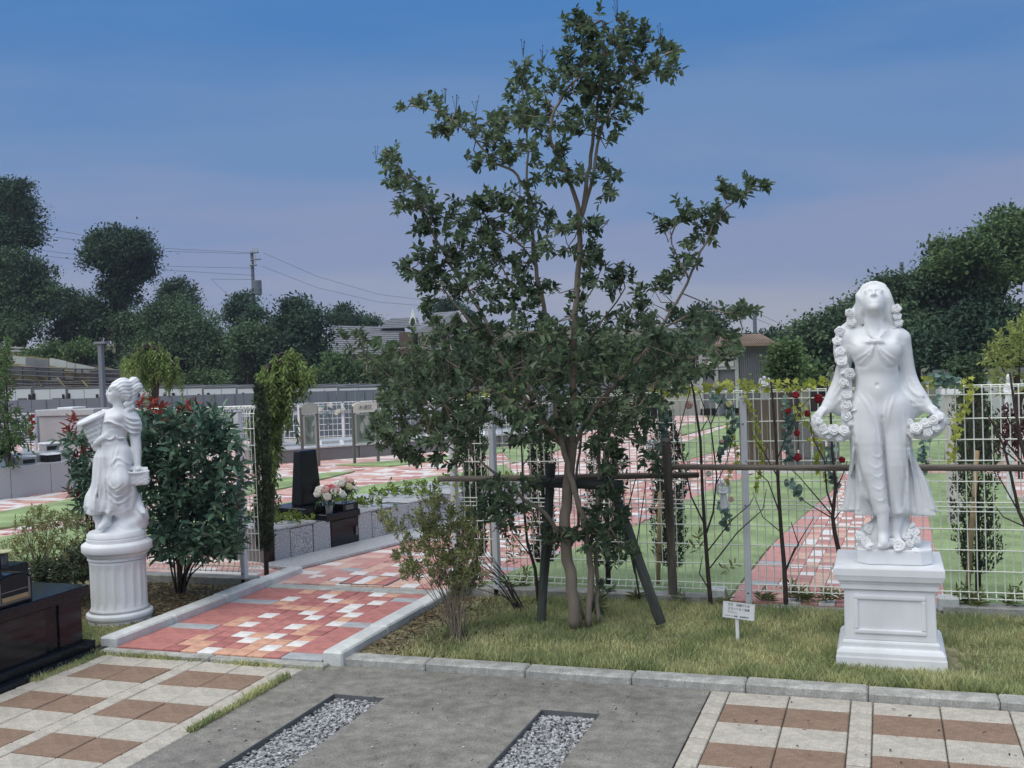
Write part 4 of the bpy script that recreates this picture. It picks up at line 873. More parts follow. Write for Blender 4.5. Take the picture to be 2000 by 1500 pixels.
# ---- log rails and posts in front of the fence
def log(name, p0, p1, r0, r1, label, m='log_wood', group=None, n=14, bend=.0):
    p0 = np.array(p0); p1 = np.array(p1); c = (p0 + p1) / 2; L_ = np.linalg.norm(p1 - p0); b = MB(); K = 14
    sd_ = random.random() * 9
    pts = [(bend * math.sin(t / K * 7 + sd_) , bend * math.cos(t / K * 5 + sd_), -L_ / 2 + L_ * t / K) for t in range(K + 1)]
    b.tube(pts, [r0 + (r1 - r0) * t / K + rnd(-.0015, .0015) for t in range(K + 1)], n)
    o = b.build(name, m, None, smooth=True); o.location = c; o.rotation_mode = 'QUATERNION'; o.rotation_quaternion = Vector(p1 - p0).to_track_quat('Z', 'X')
    tag(o, label, 'log' if 'rail' in name else 'post', group); return o
RY = 6.74
log('rail_log', D(856, 936, RY), D(1365, 928, RY), .020, .019, 'thin grey log rail passing behind the support frame of the tree', bend=.002)
log('rail_log', D(1292, 912, RY - .05), D(2080, 915, RY - .05), .018, .020, 'long brown log rail passing behind the garland statue', bend=.002)
pp = log('rail_post', G(1328, 1168, .0) * [1, 1, 0] + np.array([0, 0, -.02]), D(1315, 853, 6.78), .030, .028, 'upright weathered wooden post carrying the log rails')
pp.location.y = 6.79
# ---- tree support frame
tf = empty('tree_support', (-1.68, 6.3, .03), 'dark wooden support frame with a crossbar staking the tall tree', 'tree support')
def tlog(name, p0, p1, r0, r1):
    o = log(name, p0, p1, r0, r1, None, 'stake_wood', bend=.002); del o['category']; o.parent = tf; o.location = Vector(o.location) - Vector(tf.location); return o
SY = 6.27
tlog('stake', D(1057, 1215, SY), D(1077, 905, SY + .05), .030, .029); tlog('stake', D(1292, 1218, SY), D(1178, 905, SY + .06), .031, .029)
tlog('crossbar', D(1037, 943, SY - .03), D(1216, 947, SY - .03), .030, .029)
# rope ties
for px in (1073, 1193):
    c = D(px, 945, SY + .0); b = MB()
    for s_ in (-1, 1): b.tube([c + np.array([-.035, -.062, .04 * s_]), c + np.array([0, -.068, 0]), c + np.array([.035, -.062, -.04 * s_])], .004, 6)
    o = b.build('rope_tie', 'wire_black', None); o.parent = tf; o.location = -Vector(tf.location)
# ---- small lawn sign
sg = G(1441, 1256, LZ); th = math.radians(-12)
sn = empty('lawn_sign', sg, 'small white notice board with four lines of text, staked in the lawn', 'sign', rz=math.radians(-4))
kpx = (sg[1] * .944 - sg[0] * .33) / FPX; kpx = abs(kpx)
MB().box((-.010, -.006, -.05), (.010, .006, .16)).build('stake', 'card_white', sn, bevel=.002)
bd = empty('b', (0, 0, 0)); bpy.data.objects.remove(bd)
zb = .142; tw, thh = .180, .092
brd = MB().box((-tw / 2, -.013, zb), (tw / 2, -.0065, zb + thh)).build('board', 'card_white', sn, bevel=.002)
brd.rotation_euler = (0, math.radians(4.0), 0)
rim = MB()
for a in ((-tw / 2, zb, tw / 2, zb + .004), (-tw / 2, zb + thh - .004, tw / 2, zb + thh), (-tw / 2, zb + .004, -tw / 2 + .004, zb + thh - .004), (tw / 2 - .004, zb + .004, tw / 2, zb + thh - .004)): rim.box((a[0], -.0145, a[1]), (a[2], -.0132, a[3]))
rim.build('rim', 'post_white', brd)
def text(parent, body, x, z, size, y, m='ink', align='LEFT', name='lettering', ext=.0004):
    cu = bpy.data.curves.new(name, 'FONT'); cu.body = body; cu.size = size; cu.align_x = align; cu.extrude = ext; cu.resolution_u = 3; cu.materials.append(MATS[m])
    o = bpy.data.objects.new(name, cu); COL.objects.link(o); o.rotation_euler = (math.pi / 2, 0, 0); o.location = (x, y, z)
    bpy.context.view_layer.update(); dg = bpy.context.evaluated_depsgraph_get(); me = bpy.data.meshes.new_from_object(o.evaluated_get(dg))
    mw = o.matrix_world.copy(); bpy.data.objects.remove(o); n_ = link(name, me, m, parent); n_.matrix_local = mw; return n_
for body, x, z, sz in (('芝生　保護のため', -.062, .072, .0155), ('立ち入りをご遠慮', -.062, .050, .0155), ('下さい。', -.062, .029, .0155), ('ロマネット霊園　管理事務所', -.078, .009, .0105)):
    text(brd, body, x, zb + z, sz, -.0134)
# ================================================================== VEGETATION
def twigs(P, Dv, L, nl, leaf, wid, droop=.12, side=.85, upn=.8, jitter=.35):
    """leafy twigs: opposite leaves along each twig -> (V,F) of leaves, (V,F) of the stems"""
    n = len(P); Dv = unit(Dv); L = np.broadcast_to(L, (n,)); parts_P = []; parts_D = []; parts_N = []; ls = []
    ref = unit(np.cross(Dv, RNG.normal(size=(n, 3))))
    for j in range(nl):
        t = .2 + .8 * (j // 2 * 2 + 1) / nl if j < nl - 1 else 1.0
        sgn = 1 if j % 2 else -1; ph = (j // 2) * 1.1
        r2 = np.cross(Dv, ref); s = (ref * math.cos(ph) + r2 * math.sin(ph)) * sgn
        d = Dv * .55 + s * (side if j < nl - 1 else .1) + RNG.normal(0, jitter * .5, (n, 3))
        nn = unit(np.array([0, -.25, upn]) + RNG.normal(0, jitter, (n, 3)))
        parts_P.append(P + Dv * (L * t)[:, None]); parts_D.append(d); parts_N.append(nn); ls.append(leaf * RNG.uniform(.55, 1.25, n))
    PP = np.concatenate(parts_P); ll = np.concatenate(ls)
    lv = leaves_mesh(PP, np.concatenate(parts_D), np.concatenate(parts_N), ll, ll * wid, .22, droop)
    u = ref; w_ = np.cross(Dv, u); r = .0018; a = [u, -u * .5 + w_ * .87, -u * .5 - w_ * .87]
    V = np.stack([P + a[0] * r, P + a[1] * r, P + a[2] * r] + [P + Dv * L[:, None] + q_ * r * .4 for q_ in a], 1).reshape(-1, 3); i = np.arange(n)[:, None] * 6
    F = np.concatenate([i + np.array([[0, 1, 4, 3]]), i + np.array([[1, 2, 5, 4]]), i + np.array([[2, 0, 3, 5]])])
    return lv, (V, F)
# ---- the tall crape myrtle
TY = 6.12
tree = empty('crape_myrtle', G(1122, 1218, LZ), 'tall multi stemmed tree with dark green leaves staked in the lawn', 'tree')
off = np.array(tree.location)
BR = [  # (px, py, dy) polylines and base/tip radius in px
    ([(1124, 1224, 0), (1118, 1150, .0), (1107, 1080, .0), (1104, 1010, 0), (1110, 930, .0), (1117, 865, .0)], 17, 14.5),
    ([(1150, 1222, .06), (1154, 1130, .07), (1150, 1070, .05), (1136, 1005, .0), (1117, 940, -.06), (1098, 870, -.08), (1085, 815, -.05)], 10, 7),
    ([(1168, 1215, .12), (1165, 1120, .13), (1168, 1020, .13), (1170, 920, .14), (1172, 830, .16), (1190, 760, .2)], 6.5, 4),
    ([(1140, 1210, .1), (1110, 1100, .12), (1130, 1020, .13), (1126, 930, .18), (1135, 850, .2)], 5, 3.5),
    ([(1117, 870, .0), (1121, 790, .05), (1119, 700, .05), (1123, 610, .0), (1131, 510, .0), (1131, 430, .0), (1118, 370, -.05), (1088, 305, -.08), (1075, 255, -.1), (1090, 200, -.1), (1130, 150, -.1)], 12, 3),
    ([(1131, 440, 0), (1148, 345, .04), (1160, 262, .05), (1172, 180, .0), (1180, 110, -.03), (1178, 40, -.05)], 7, 2),
    ([(1133, 430, 0), (1160, 335, -.02), (1172, 265, -.05), (1205, 190, -.1), (1250, 140, -.1), (1312, 100, -.12)], 6, 1.6),
    ([(1112, 880, -.02), (1086, 800, .1), (1077, 710, .15), (1066, 620, .18), (1046, 520, .2), (1036, 420, .2), (1028, 372, .2), (1000, 335, .2), (960, 312, .18), (918, 262, .15), (852, 218, .1), (798, 206, .08)], 9, 1.5),
    ([(1030, 380, .2), (1030, 300, .22), (1024, 225, .25), (1018, 120, .25)], 4, 1.4),
    ([(1046, 520, .2), (1010, 470, .1), (955, 430, .05), (925, 385, 0)], 4, 1.4),
    ([(1098, 870, -.05), (1042, 800, -.15), (992, 725, -.25), (940, 612, -.3), (892, 532, -.3), (850, 462, -.3), (812, 385, -.28), (772, 312, -.25), (745, 293, -.25)], 7.5, 1.5),
    ([(992, 725, -.25), (905, 612, -.35), (842, 545, -.4), (796, 522, -.4)], 4, 1.3),
    ([(1042, 800, -.15), (1010, 650, -.05), (1000, 560, .0), (960, 485, .05), (930, 410, .05)], 4, 1.3),
    ([(1090, 850, -.1), (1020, 800, -.3), (935, 762, -.4), (850, 800, -.5), (790, 850, -.5), (750, 870, -.5)], 6, 1.5),
    ([(1020, 800, -.3), (900, 720, -.3), (800, 680, -.3), (720, 700, -.3)], 4, 1.3),
    ([(1092, 1040, -.03), (1060, 1000, -.15), (1012, 968, -.22), (962, 922, -.3), (905, 868, -.35), (850, 835, -.35)], 7, 1.6),
    ([(1012, 968, -.22), (985, 1010, -.3), (960, 1040, -.32)], 3, 1.2),
    ([(1119, 870, .02), (1163, 795, -.05), (1230, 722, -.1), (1288, 645, -.1), (1330, 572, -.1), (1370, 492, -.12), (1400, 432, -.12), (1440, 388, -.12), (1492, 357, -.12)], 6.5, 1.2),
    ([(1288, 645, -.1), (1355, 612, -.15), (1430, 608, -.15), (1462, 615, -.15)], 3, 1.1),
    ([(1345, 545, -.1), (1312, 475, -.05), (1330, 420, -.05), (1370, 405, -.05)], 2.5, 1.0),
    ([(1163, 795, -.05), (1250, 762, -.2), (1320, 722, -.25), (1392, 678, -.3)], 4, 1.2),
    ([(1120, 700, .05), (1182, 622, .1), (1220, 562, .1), (1205, 520, .1)], 3.5, 1.2),
    ([(1172, 830, .16), (1240, 860, .05), (1300, 870, .0)], 3, 1.2),
    ([(1152, 1070, .05), (1190, 1030, -.05), (1200, 960, -.08), (1180, 920, -.08)], 3, 1.2),
    ([(1131, 510, 0), (1165, 460, .05), (1190, 430, .08)], 2.5, 1.0), ([(1122, 620, 0), (1160, 560, -.05), (1180, 510, -.05)], 2.5, 1.0), ([(1131, 440, 0), (1110, 480, .0), (1105, 440, -.05)], 2, .9), ([(1148, 345, .04), (1190, 350, 0), (1210, 330, 0)], 2, .9)]
KP = TY * .9437 / FPX * .80
b = MB(); skel = []
for pts, r0, r1 in BR:
    P3 = [D(x, y, TY + dy) - off for x, y, dy in pts]; Q = [P3[0]]
    for i in range(len(P3) - 1):                                    # Catmull-Rom resample
        p0, p1, p2, p3 = P3[max(i - 1, 0)], P3[i], P3[i + 1], P3[min(i + 2, len(P3) - 1)]
        for t in (.25, .5, .75, 1): Q.append(.5 * (2 * p1 + (p2 - p0) * t + (2 * p0 - 5 * p1 + 4 * p2 - p3) * t * t + (3 * p1 - p0 - 3 * p2 + p3) * t ** 3) + RNG.normal(0, .004, 3))
    n = len(Q); b.tube(Q, [(r0 + (r1 - r0) * (i / (n - 1)) ** .8) * KP for i in range(n)], 10 if r0 > 5 else 6); skel += Q
skel = np.array(skel)
# leafy twig clumps: centre, spread (px), number of twigs
CL = [(1180, 70, 62, 50, 60), (1130, 45, 30, 25, 14), (1235, 85, 40, 38, 30), (1190, 140, 70, 45, 70), (1270, 135, 50, 35, 30), (1305, 95, 22, 25, 14), (1130, 110, 35, 35, 24), (1120, 165, 45, 35, 28), (1160, 200, 50, 40, 40), (1215, 200, 35, 28, 20), (1060, 165, 30, 28, 14), (1020, 130, 20, 24, 9), (1015, 180, 28, 35, 18), (1050, 220, 45, 35, 28), (1000, 230, 45, 30, 28), (950, 245, 50, 28, 30), (890, 230, 40, 22, 20), (840, 205, 40, 14, 14), (800, 207, 22, 8, 7), (870, 255, 30, 18, 12), (1110, 240, 45, 30, 28), (1180, 255, 30, 25, 14), (1215, 235, 18, 12, 5), (960, 295, 50, 30, 30), (1010, 300, 40, 28, 24), (1050, 275, 25, 20, 8), (925, 315, 22, 14, 9), (1095, 310, 22, 28, 14), (1115, 340, 25, 25, 14), (1170, 345, 40, 25, 20), (1190, 375, 25, 15, 8), (1075, 335, 14, 18, 6), (1030, 350, 18, 12, 6),
      (760, 310, 25, 22, 16), (785, 345, 28, 25, 18), (810, 385, 32, 28, 22), (835, 410, 28, 20, 14), (785, 400, 22, 18, 10), (850, 450, 28, 25, 14), (815, 440, 22, 15, 8), (960, 390, 45, 25, 24), (920, 410, 40, 24, 20), (1010, 400, 40, 28, 24), (880, 415, 18, 14, 6), (1000, 440, 60, 38, 44), (940, 450, 45, 32, 28), (1050, 430, 30, 30, 18), (1060, 480, 20, 25, 10), (960, 500, 60, 38, 44), (900, 490, 40, 30, 24), (870, 510, 40, 28, 22), (830, 520, 40, 20, 20), (800, 525, 25, 12, 9), (1030, 510, 30, 30, 16), (870, 555, 50, 25, 24), (930, 560, 55, 35, 36), (1000, 570, 50, 35, 32), (1060, 560, 30, 25, 14), (820, 550, 25, 12, 8), (1130, 440, 40, 22, 16), (1160, 440, 25, 18, 9), (1150, 490, 35, 22, 14), (1110, 480, 20, 12, 6), (1175, 510, 20, 14, 7), (1140, 520, 18, 12, 5),
      (1480, 362, 22, 12, 10), (1440, 385, 25, 15, 11), (1415, 375, 16, 10, 6), (1400, 420, 32, 20, 15), (1355, 430, 28, 20, 13), (1335, 410, 18, 12, 6), (1310, 440, 20, 14, 7), (1380, 455, 20, 16, 8), (1340, 510, 30, 22, 14), (1310, 535, 25, 20, 10), (1350, 480, 14, 14, 5), (1290, 560, 25, 18, 9), (1215, 540, 30, 25, 14), (1190, 560, 25, 22, 10), (1250, 580, 30, 22, 12), (1235, 620, 35, 25, 14), (1440, 612, 25, 12, 10), (1465, 610, 10, 6, 3), (1380, 640, 30, 28, 20), (1330, 615, 30, 20, 14), (1290, 640, 35, 25, 18), (1420, 680, 30, 25, 14),
      (840, 600, 18, 18, 8), (860, 640, 25, 18, 10), (1150, 560, 25, 25, 12), (1130, 590, 18, 18, 7),
      (1000, 640, 90, 45, 60), (900, 650, 60, 35, 34), (1100, 640, 60, 40, 38), (1190, 650, 70, 40, 46), (1290, 690, 70, 35, 44), (1370, 700, 45, 30, 26), (800, 680, 60, 30, 26), (720, 680, 40, 25, 12), (690, 665, 25, 16, 6), (740, 720, 40, 28, 16), (810, 730, 70, 35, 46), (900, 720, 80, 45, 70), (1000, 720, 80, 50, 80), (1090, 720, 70, 45, 60), (1190, 730, 80, 45, 70), (1290, 750, 60, 35, 36), (1250, 790, 60, 35, 36), (780, 780, 50, 35, 34), (860, 790, 70, 40, 60), (950, 790, 60, 40, 50), (1040, 790, 60, 45, 50), (1140, 790, 60, 40, 44), (1190, 820, 50, 40, 34), (770, 830, 45, 30, 26), (840, 840, 60, 35, 44), (910, 850, 50, 35, 30), (770, 870, 35, 25, 16), (820, 885, 45, 20, 20), (880, 890, 25, 18, 9), (740, 860, 16, 18, 5), (1060, 840, 50, 30, 26), (1110, 830, 40, 20, 18), (1010, 850, 22, 20, 9), (1250, 850, 45, 25, 16), (1180, 870, 40, 28, 16), (1270, 900, 30, 22, 9), (1200, 900, 30, 25, 10),
      (960, 960, 40, 25, 18), (1000, 990, 40, 28, 18), (950, 1000, 28, 22, 10), (985, 1035, 18, 16, 6), (1020, 950, 25, 18, 8), (1090, 1045, 40, 16, 12), (1130, 1050, 45, 22, 20), (1190, 1030, 40, 28, 20), (1200, 980, 25, 40, 16), (1190, 930, 25, 22, 9), (1210, 1075, 38, 20, 14), (1170, 1070, 30, 18, 9), (1165, 1000, 16, 25, 7), (1180, 1150, 16, 16, 4), (1165, 1180, 12, 10, 3)]
TP = []; TD = []
for (cx, cy, rx, ry, n) in CL:
    rx *= .93; ry *= .93; n = int(n * (.62 if cy < 600 else .74)) + 1
    a = RNG.uniform(0, 6.283, n); rr = np.sqrt(RNG.random(n)); dense = cy > 600 and cy < 860
    dep = (.42 if dense else .16) + .08 * (rx > 45)
    cnear = None
    for k in range(n):
        x, y = cx + rx * rr[k] * math.cos(a[k]), cy + ry * rr[k] * math.sin(a[k])
        base = D(x, y, TY) - off
        if cnear is None:
            dd = np.hypot(skel[:, 0] - base[0], skel[:, 2] - base[2]); cnear = skel[dd.argmin()]
        p = D(x, y, TY + (cnear[1] + off[1] - TY) + RNG.normal(0, dep * .6)) - off
        dd = np.linalg.norm(skel - p, axis=1); s0 = skel[dd.argmin()]
        d = unit(p - s0) * .7 + np.array([0, 0, .35]) + RNG.normal(0, .45, 3)
        TP.append(p - unit(d) * .04); TD.append(d)
        if k % 4 == 0 and dd.min() > .05:
            mid = (p + s0) / 2 + RNG.normal(0, .02, 3) + np.array([0, 0, -.02]); b.tube([s0, mid, p], [.0042, .0032, .0018], 5, cap=False)
b.build('trunk', 'bark_smooth', tree, smooth='all')
TP = np.array(TP); TD = np.array(TD)
lv, st = twigs(TP, TD, RNG.uniform(.06, .115, len(TP)), 12, .0455, .56)
link('crown', npmesh('crown', *lv, 'leaf_main'), None, tree); link('twigs', npmesh('twigs', *st, 'bark_smooth'), None, tree)
# fine seed heads on the top shoots
b = MB()
for x, y in ((1022, 85), (1060, 95), (870, 175), (890, 190), (930, 190), (1206, 5), (1290, 55), (735, 285)):
    p = D(x, y + 28, TY + rnd(-.1, .2)) - off
    for _ in range(4):
        e = p + np.array([rnd(-.03, .03), rnd(-.03, .03), rnd(.05, .11)]); b.tube([p, e], .0012, 4, cap=False)
        b.tube([e, e + np.array([0, 0, .006])], [.0035, .003], 5)
b.build('seed_heads', 'bark_dark', tree)

# ---- generic shrub from radiating stems with leafy twigs
def shrub(name, label, cat, base, hull, nst, leaf_m, bark_m, leaf, wid, ntw, nl, tl, tips=None, stem_r=.006, droop=.08, core=.0, group=None, upd=.5):
    """hull: function returning n random points (relative to base) filling the crown"""
    t = empty(name, base, label, cat, group); b = MB(); P = hull(ntw); tipsP = P[RNG.choice(len(P), min(nst, len(P)), replace=False)]; nodes = []
    for e in tipsP:
        g = np.array([rnd(-.03, .03), rnd(-.03, .03), 0]); m = g * .4 + e * np.array([.35, .35, .5]) + RNG.normal(0, .015, 3); q2 = g * .1 + e * np.array([.75, .75, .8]) + RNG.normal(0, .012, 3)
        b.tube([g, m, q2, e], [stem_r, stem_r * .75, stem_r * .5, stem_r * .25], 6, cap=False); nodes += [m, q2, e, (m + q2) / 2]
    b.build('stems', bark_m, t, smooth='all'); nodes = np.array(nodes)
    dd = np.linalg.norm(P[:, None] - nodes[None], axis=2); s0 = nodes[dd.argmin(1)]; Dv = unit(P - s0) * .6 + np.array([0, 0, upd]) + RNG.normal(0, .35, P.shape)
    lv, st = twigs(P - unit(Dv) * tl * .5, Dv, RNG.uniform(.7, 1.2, len(P)) * tl, nl, leaf, wid, droop)
    link('leaves', npmesh('leaves', *lv, leaf_m), None, t); link('twigs', npmesh('twigs', *st, bark_m), None, t)
    if tips is not None:
        Pt = tips; Dv = np.tile([0, 0, 1.], (len(Pt), 1)) + RNG.normal(0, .4, Pt.shape); lv, st = twigs(Pt, Dv, RNG.uniform(.04, .07, len(Pt)), 7, leaf * .8, wid * .8, droop)
        link('red_shoots', npmesh('red_shoots', *lv, 'leaf_red'), None, t)
    return t
def fill(ells):
    """random points in a union of ellipses given in pixels at depth Y, relative to base"""
    def f(n, base, Y, depth):
        wt = np.array([e[2] * e[3] for e in ells], float); wt /= wt.sum(); out = []
        for _ in range(n):
            e = ells[RNG.choice(len(ells), p=wt)]; a = RNG.uniform(0, 6.283); r = math.sqrt(RNG.random()); out.append(D(e[0] + e[2] * r * math.cos(a), e[1] + e[3] * r * math.sin(a), Y + RNG.uniform(-1, 1) * depth) - base)
        return np.array(out)
    return f
# red tipped hedge (photinia) behind the girl statue
pb = np.array([-4.98, 6.62, LZ]); fe = fill([(350, 900, 95, 100), (330, 960, 80, 95), (420, 930, 48, 130), (300, 850, 60, 45), (380, 1020, 70, 55), (440, 1010, 30, 70), (250, 880, 40, 60), (390, 840, 60, 35), (330, 1045, 40, 30), (340, 1075, 60, 28), (410, 1065, 60, 36), (445, 1050, 26, 40)])
tp = np.array([D(x, y, 6.55 + rnd(-.15, .15)) - pb for x, y in [(305, 800), (312, 806), (360, 805), (368, 812), (272, 800), (285, 815), (300, 797), (372, 843), (290, 850), (455, 990), (465, 965), (457, 920), (395, 945), (350, 950), (365, 915), (440, 905), (375, 800), (320, 812), (330, 830), (262, 812)] for _ in range(2)])
hd_ = shrub('photinia_hedge', 'large glossy green bush with red young shoots behind the girl statue', 'bush', pb, lambda n: fe(n, pb, 6.52, .26), 9, 'leaf_photinia', 'bark_dark', .080, .42, 640, 8, .12, tp, .008, .15)
MB().tube([(0, 0, -.03), (-.01, 0, .18), (.0, .0, .4), (-.04, 0, .62)], [.024, .019, .017, .012], 8).tube([(0, 0, .1), (.09, -.02, .22), (.2, .0, .45)], [.012, .010, .007], 6).build('trunk', 'bark_dark', hd_, smooth='all')
pb2 = np.array([-5.62, 6.45, LZ]); fe2 = fill([(160, 900, 36, 30), (165, 950, 30, 40), (150, 870, 25, 30), (170, 1000, 25, 30), (175, 930, 20, 20)])
tp2 = np.array([D(x, y, 6.4 + rnd(-.1, .1)) - pb2 for x, y in [(142, 830), (136, 846), (150, 828), (132, 858), (150, 900), (165, 890), (178, 885), (160, 880), (152, 975), (145, 968)] for _ in range(2)])
shrub('photinia_bush', 'sparse red tipped bush showing left of the girl statue', 'bush', pb2, lambda n: fe2(n, pb2, 6.4, .15), 10, 'leaf_photinia', 'bark_dark', .075, .38, 70, 8, .12, tp2, .008, .15)
# azaleas
ab = np.array([-2.42, 5.80, LZ]); fa = fill([(850, 1010, 40, 36), (880, 1060, 50, 40), (820, 1040, 40, 40), (850, 1110, 45, 35), (895, 1110, 35, 40), (790, 1090, 22, 20), (757, 1010, 18, 14), (770, 1030, 16, 14), (905, 1030, 25, 40), (850, 975, 14, 18), (930, 1130, 25, 25), (800, 1120, 16, 18)])
shrub('azalea', 'open twiggy azalea shrub beside the right kerb of the path', 'shrub', ab, lambda n: fa(n, ab, 5.80, .17), 34, 'leaf_azalea', 'bark_smooth', .030, .36, 560, 9, .05, None, .0034, .05, upd=.8)
ab = np.array([-2.28, 6.55, LZ]); fa2 = fill([(920, 1100, 25, 30), (930, 1060, 18, 40), (900, 1140, 30, 16)]); shrub('azalea', 'small loose azalea behind the twiggy one, by the gate post', 'shrub', ab, lambda n: fa2(n, ab, 6.5, .1), 14, 'leaf_azalea', 'bark_dark', .026, .36, 60, 8, .05, None, .004, .05, upd=.8)
al = np.array([-6.05, 6.35, LZ]); fl3 = fill([(110, 1080, 60, 40), (60, 1060, 45, 50), (140, 1050, 40, 45), (80, 1020, 40, 25), (150, 1110, 30, 30), (30, 1090, 30, 40), (120, 1020, 35, 20)])
shrub('azalea', 'spreading olive green azalea behind the black grave', 'shrub', al, lambda n: fl3(n, al, 6.3, .3), 30, 'leaf_azalea', 'bark_smooth', .032, .36, 420, 8, .06, None, .005, .05, upd=.8)
fl4 = fill([(110, 1120, 60, 22), (160, 1100, 22, 40), (80, 1130, 40, 16)]); al2 = np.array([-5.85, 6.15, LZ])
shrub('dark_shrub', 'low dark green shrub between the black grave and the fluted column', 'shrub', al2, lambda n: fl4(n, al2, 6.1, .16), 20, 'leaf_cypress', 'bark_dark', .05, .3, 240, 8, .07, None, .005, .1)
# ---- bare saplings
def sapling(label, lines, Y, leafy=None):
    bx = D(*lines[0][0][0][:2], Y); bx[2] = LZ; t = empty('sapling', bx, label, 'sapling'); b = MB()
    for pts, r0, r1 in lines:
        Q = [D(p[0], p[1], Y + (p[2] if len(p) > 2 else 0)) - bx for p in pts]; n = len(Q); b.tube(Q, [(r0 + (r1 - r0) * i / (n - 1)) * Y * .52 / FPX for i in range(n)], 7, cap=False)
    b.build('branches', 'bark_dark', t, smooth='all')
    if leafy:
        P = np.array([D(x + rnd(-6, 6), y + rnd(-6, 6), Y + rnd(-.05, .05)) - bx for x, y in leafy for _ in range(2)]); lv, st = twigs(P, RNG.normal(0, .4, P.shape) + np.array([0, 0, 1.]), .06, 6, .05, .3); link('leaves', npmesh('leaves', *lv, 'leaf_azalea'), None, t)
    return t
sapling('bare sapling with forking twigs just right of the log post', [([(1388, 1180), (1382, 1110), (1377, 1040), (1372, 960), (1368, 860), (1355, 770), (1350, 745)], 9, 3), ([(1374, 1020), (1350, 970), (1335, 900), (1322, 860), (1340, 790), (1350, 755)], 3.5, 1.5), ([(1380, 1040), (1393, 1000), (1400, 930), (1388, 830), (1400, 800), (1415, 770)], 4, 1.5), ([(1388, 830), (1370, 780), (1365, 765)], 2.2, 1.2), ([(1383, 1075), (1430, 1015), (1465, 985), (1472, 970)], 3, 1.2), ([(1386, 1110), (1440, 1040), (1490, 995), (1497, 955)], 3, 1.2), ([(1397, 950), (1420, 900), (1432, 850), (1428, 800)], 2.2, 1), ([(1370, 840), (1385, 815), (1382, 790)], 2, 1), ([(1384, 1150), (1366, 1120), (1372, 1085)], 3, 1.3)], 6.85, [(1371, 1085), (1422, 1120), (1366, 1060)])
sapling('straight dark sapling left of the garland statue', [([(1535, 1180), (1532, 1110), (1525, 1030), (1520, 950), (1515, 850), (1508, 770), (1505, 745)], 9.5, 3), ([(1534, 1115), (1553, 1070), (1560, 1065), (1545, 1020)], 4, 1.5), ([(1540, 1100), (1560, 1060), (1590, 1010)], 3, 1.2), ([(1518, 930), (1490, 880), (1470, 850)], 3, 1.2), ([(1522, 1000), (1500, 940), (1455, 900)], 3, 1.2), ([(1517, 900), (1540, 840), (1560, 800), (1590, 770)], 2.6, 1), ([(1526, 1040), (1490, 1010), (1470, 960)], 2.2, 1)], 6.86)
sapling('forked bare sapling half hidden by the garland statue', [([(1640, 1085), (1630, 1040), (1626, 1010), (1632, 950), (1625, 880), (1622, 800), (1615, 750)], 9, 3), ([(1628, 1000), (1615, 960), (1610, 900), (1585, 850), (1580, 790)], 4, 1.5), ([(1630, 960), (1645, 930), (1655, 900)], 3, 1.4), ([(1624, 1005), (1590, 965), (1560, 930), (1520, 895)], 3, 1.2), ([(1622, 1010), (1580, 985), (1545, 960)], 2.5, 1), ([(1626, 1020), (1640, 1000), (1655, 985)], 2.5, 1)], 6.8)
sapling('leaning bare sapling at the right edge of the picture', [([(2045, 1120), (2010, 1040), (1990, 1000), (1975, 930), (1960, 870), (1935, 820), (1928, 812)], 8, 2), ([(2005, 1030), (1960, 1010), (1945, 990)], 3, 1.2), ([(2025, 960), (1995, 870), (1980, 780), (1972, 728)], 8, 3), ([(2010, 920), (1970, 870), (1940, 825)], 4, 1.6), ([(1990, 860), (1960, 800), (1958, 770)], 3, 1.2), ([(1985, 900), (1950, 870), (1932, 860)], 3, 1.2), ([(1990, 1000), (1950, 930), (1935, 870)], 3, 1)], 6.8)
sapling('slender sapling behind the dark support frame', [([(1052, 1175), (1045, 1110), (1030, 1060), (1022, 980), (1020, 900), (1017, 840)], 8, 2.5), ([(1040, 1090), (1000, 1040), (985, 1000)], 3, 1.2), ([(1020, 910), (1045, 880), (1068, 850)], 2.5, 1), ([(1050, 1140), (1068, 1110), (1070, 1070)], 3, 1.2)], 6.8, [(1010, 1060), (1005, 1100), (1020, 1090), (1030, 1130), (1000, 1080), (1035, 1040)])
sapling('thin bare stems between the trunk and the log post', [([(1250, 1170), (1235, 1080), (1225, 1000), (1240, 940), (1250, 920)], 4, 1.5), ([(1238, 1100), (1250, 1020), (1262, 940)], 3, 1.4), ([(1240, 1120), (1222, 1040), (1218, 960)], 3, 1.2)], 6.85)
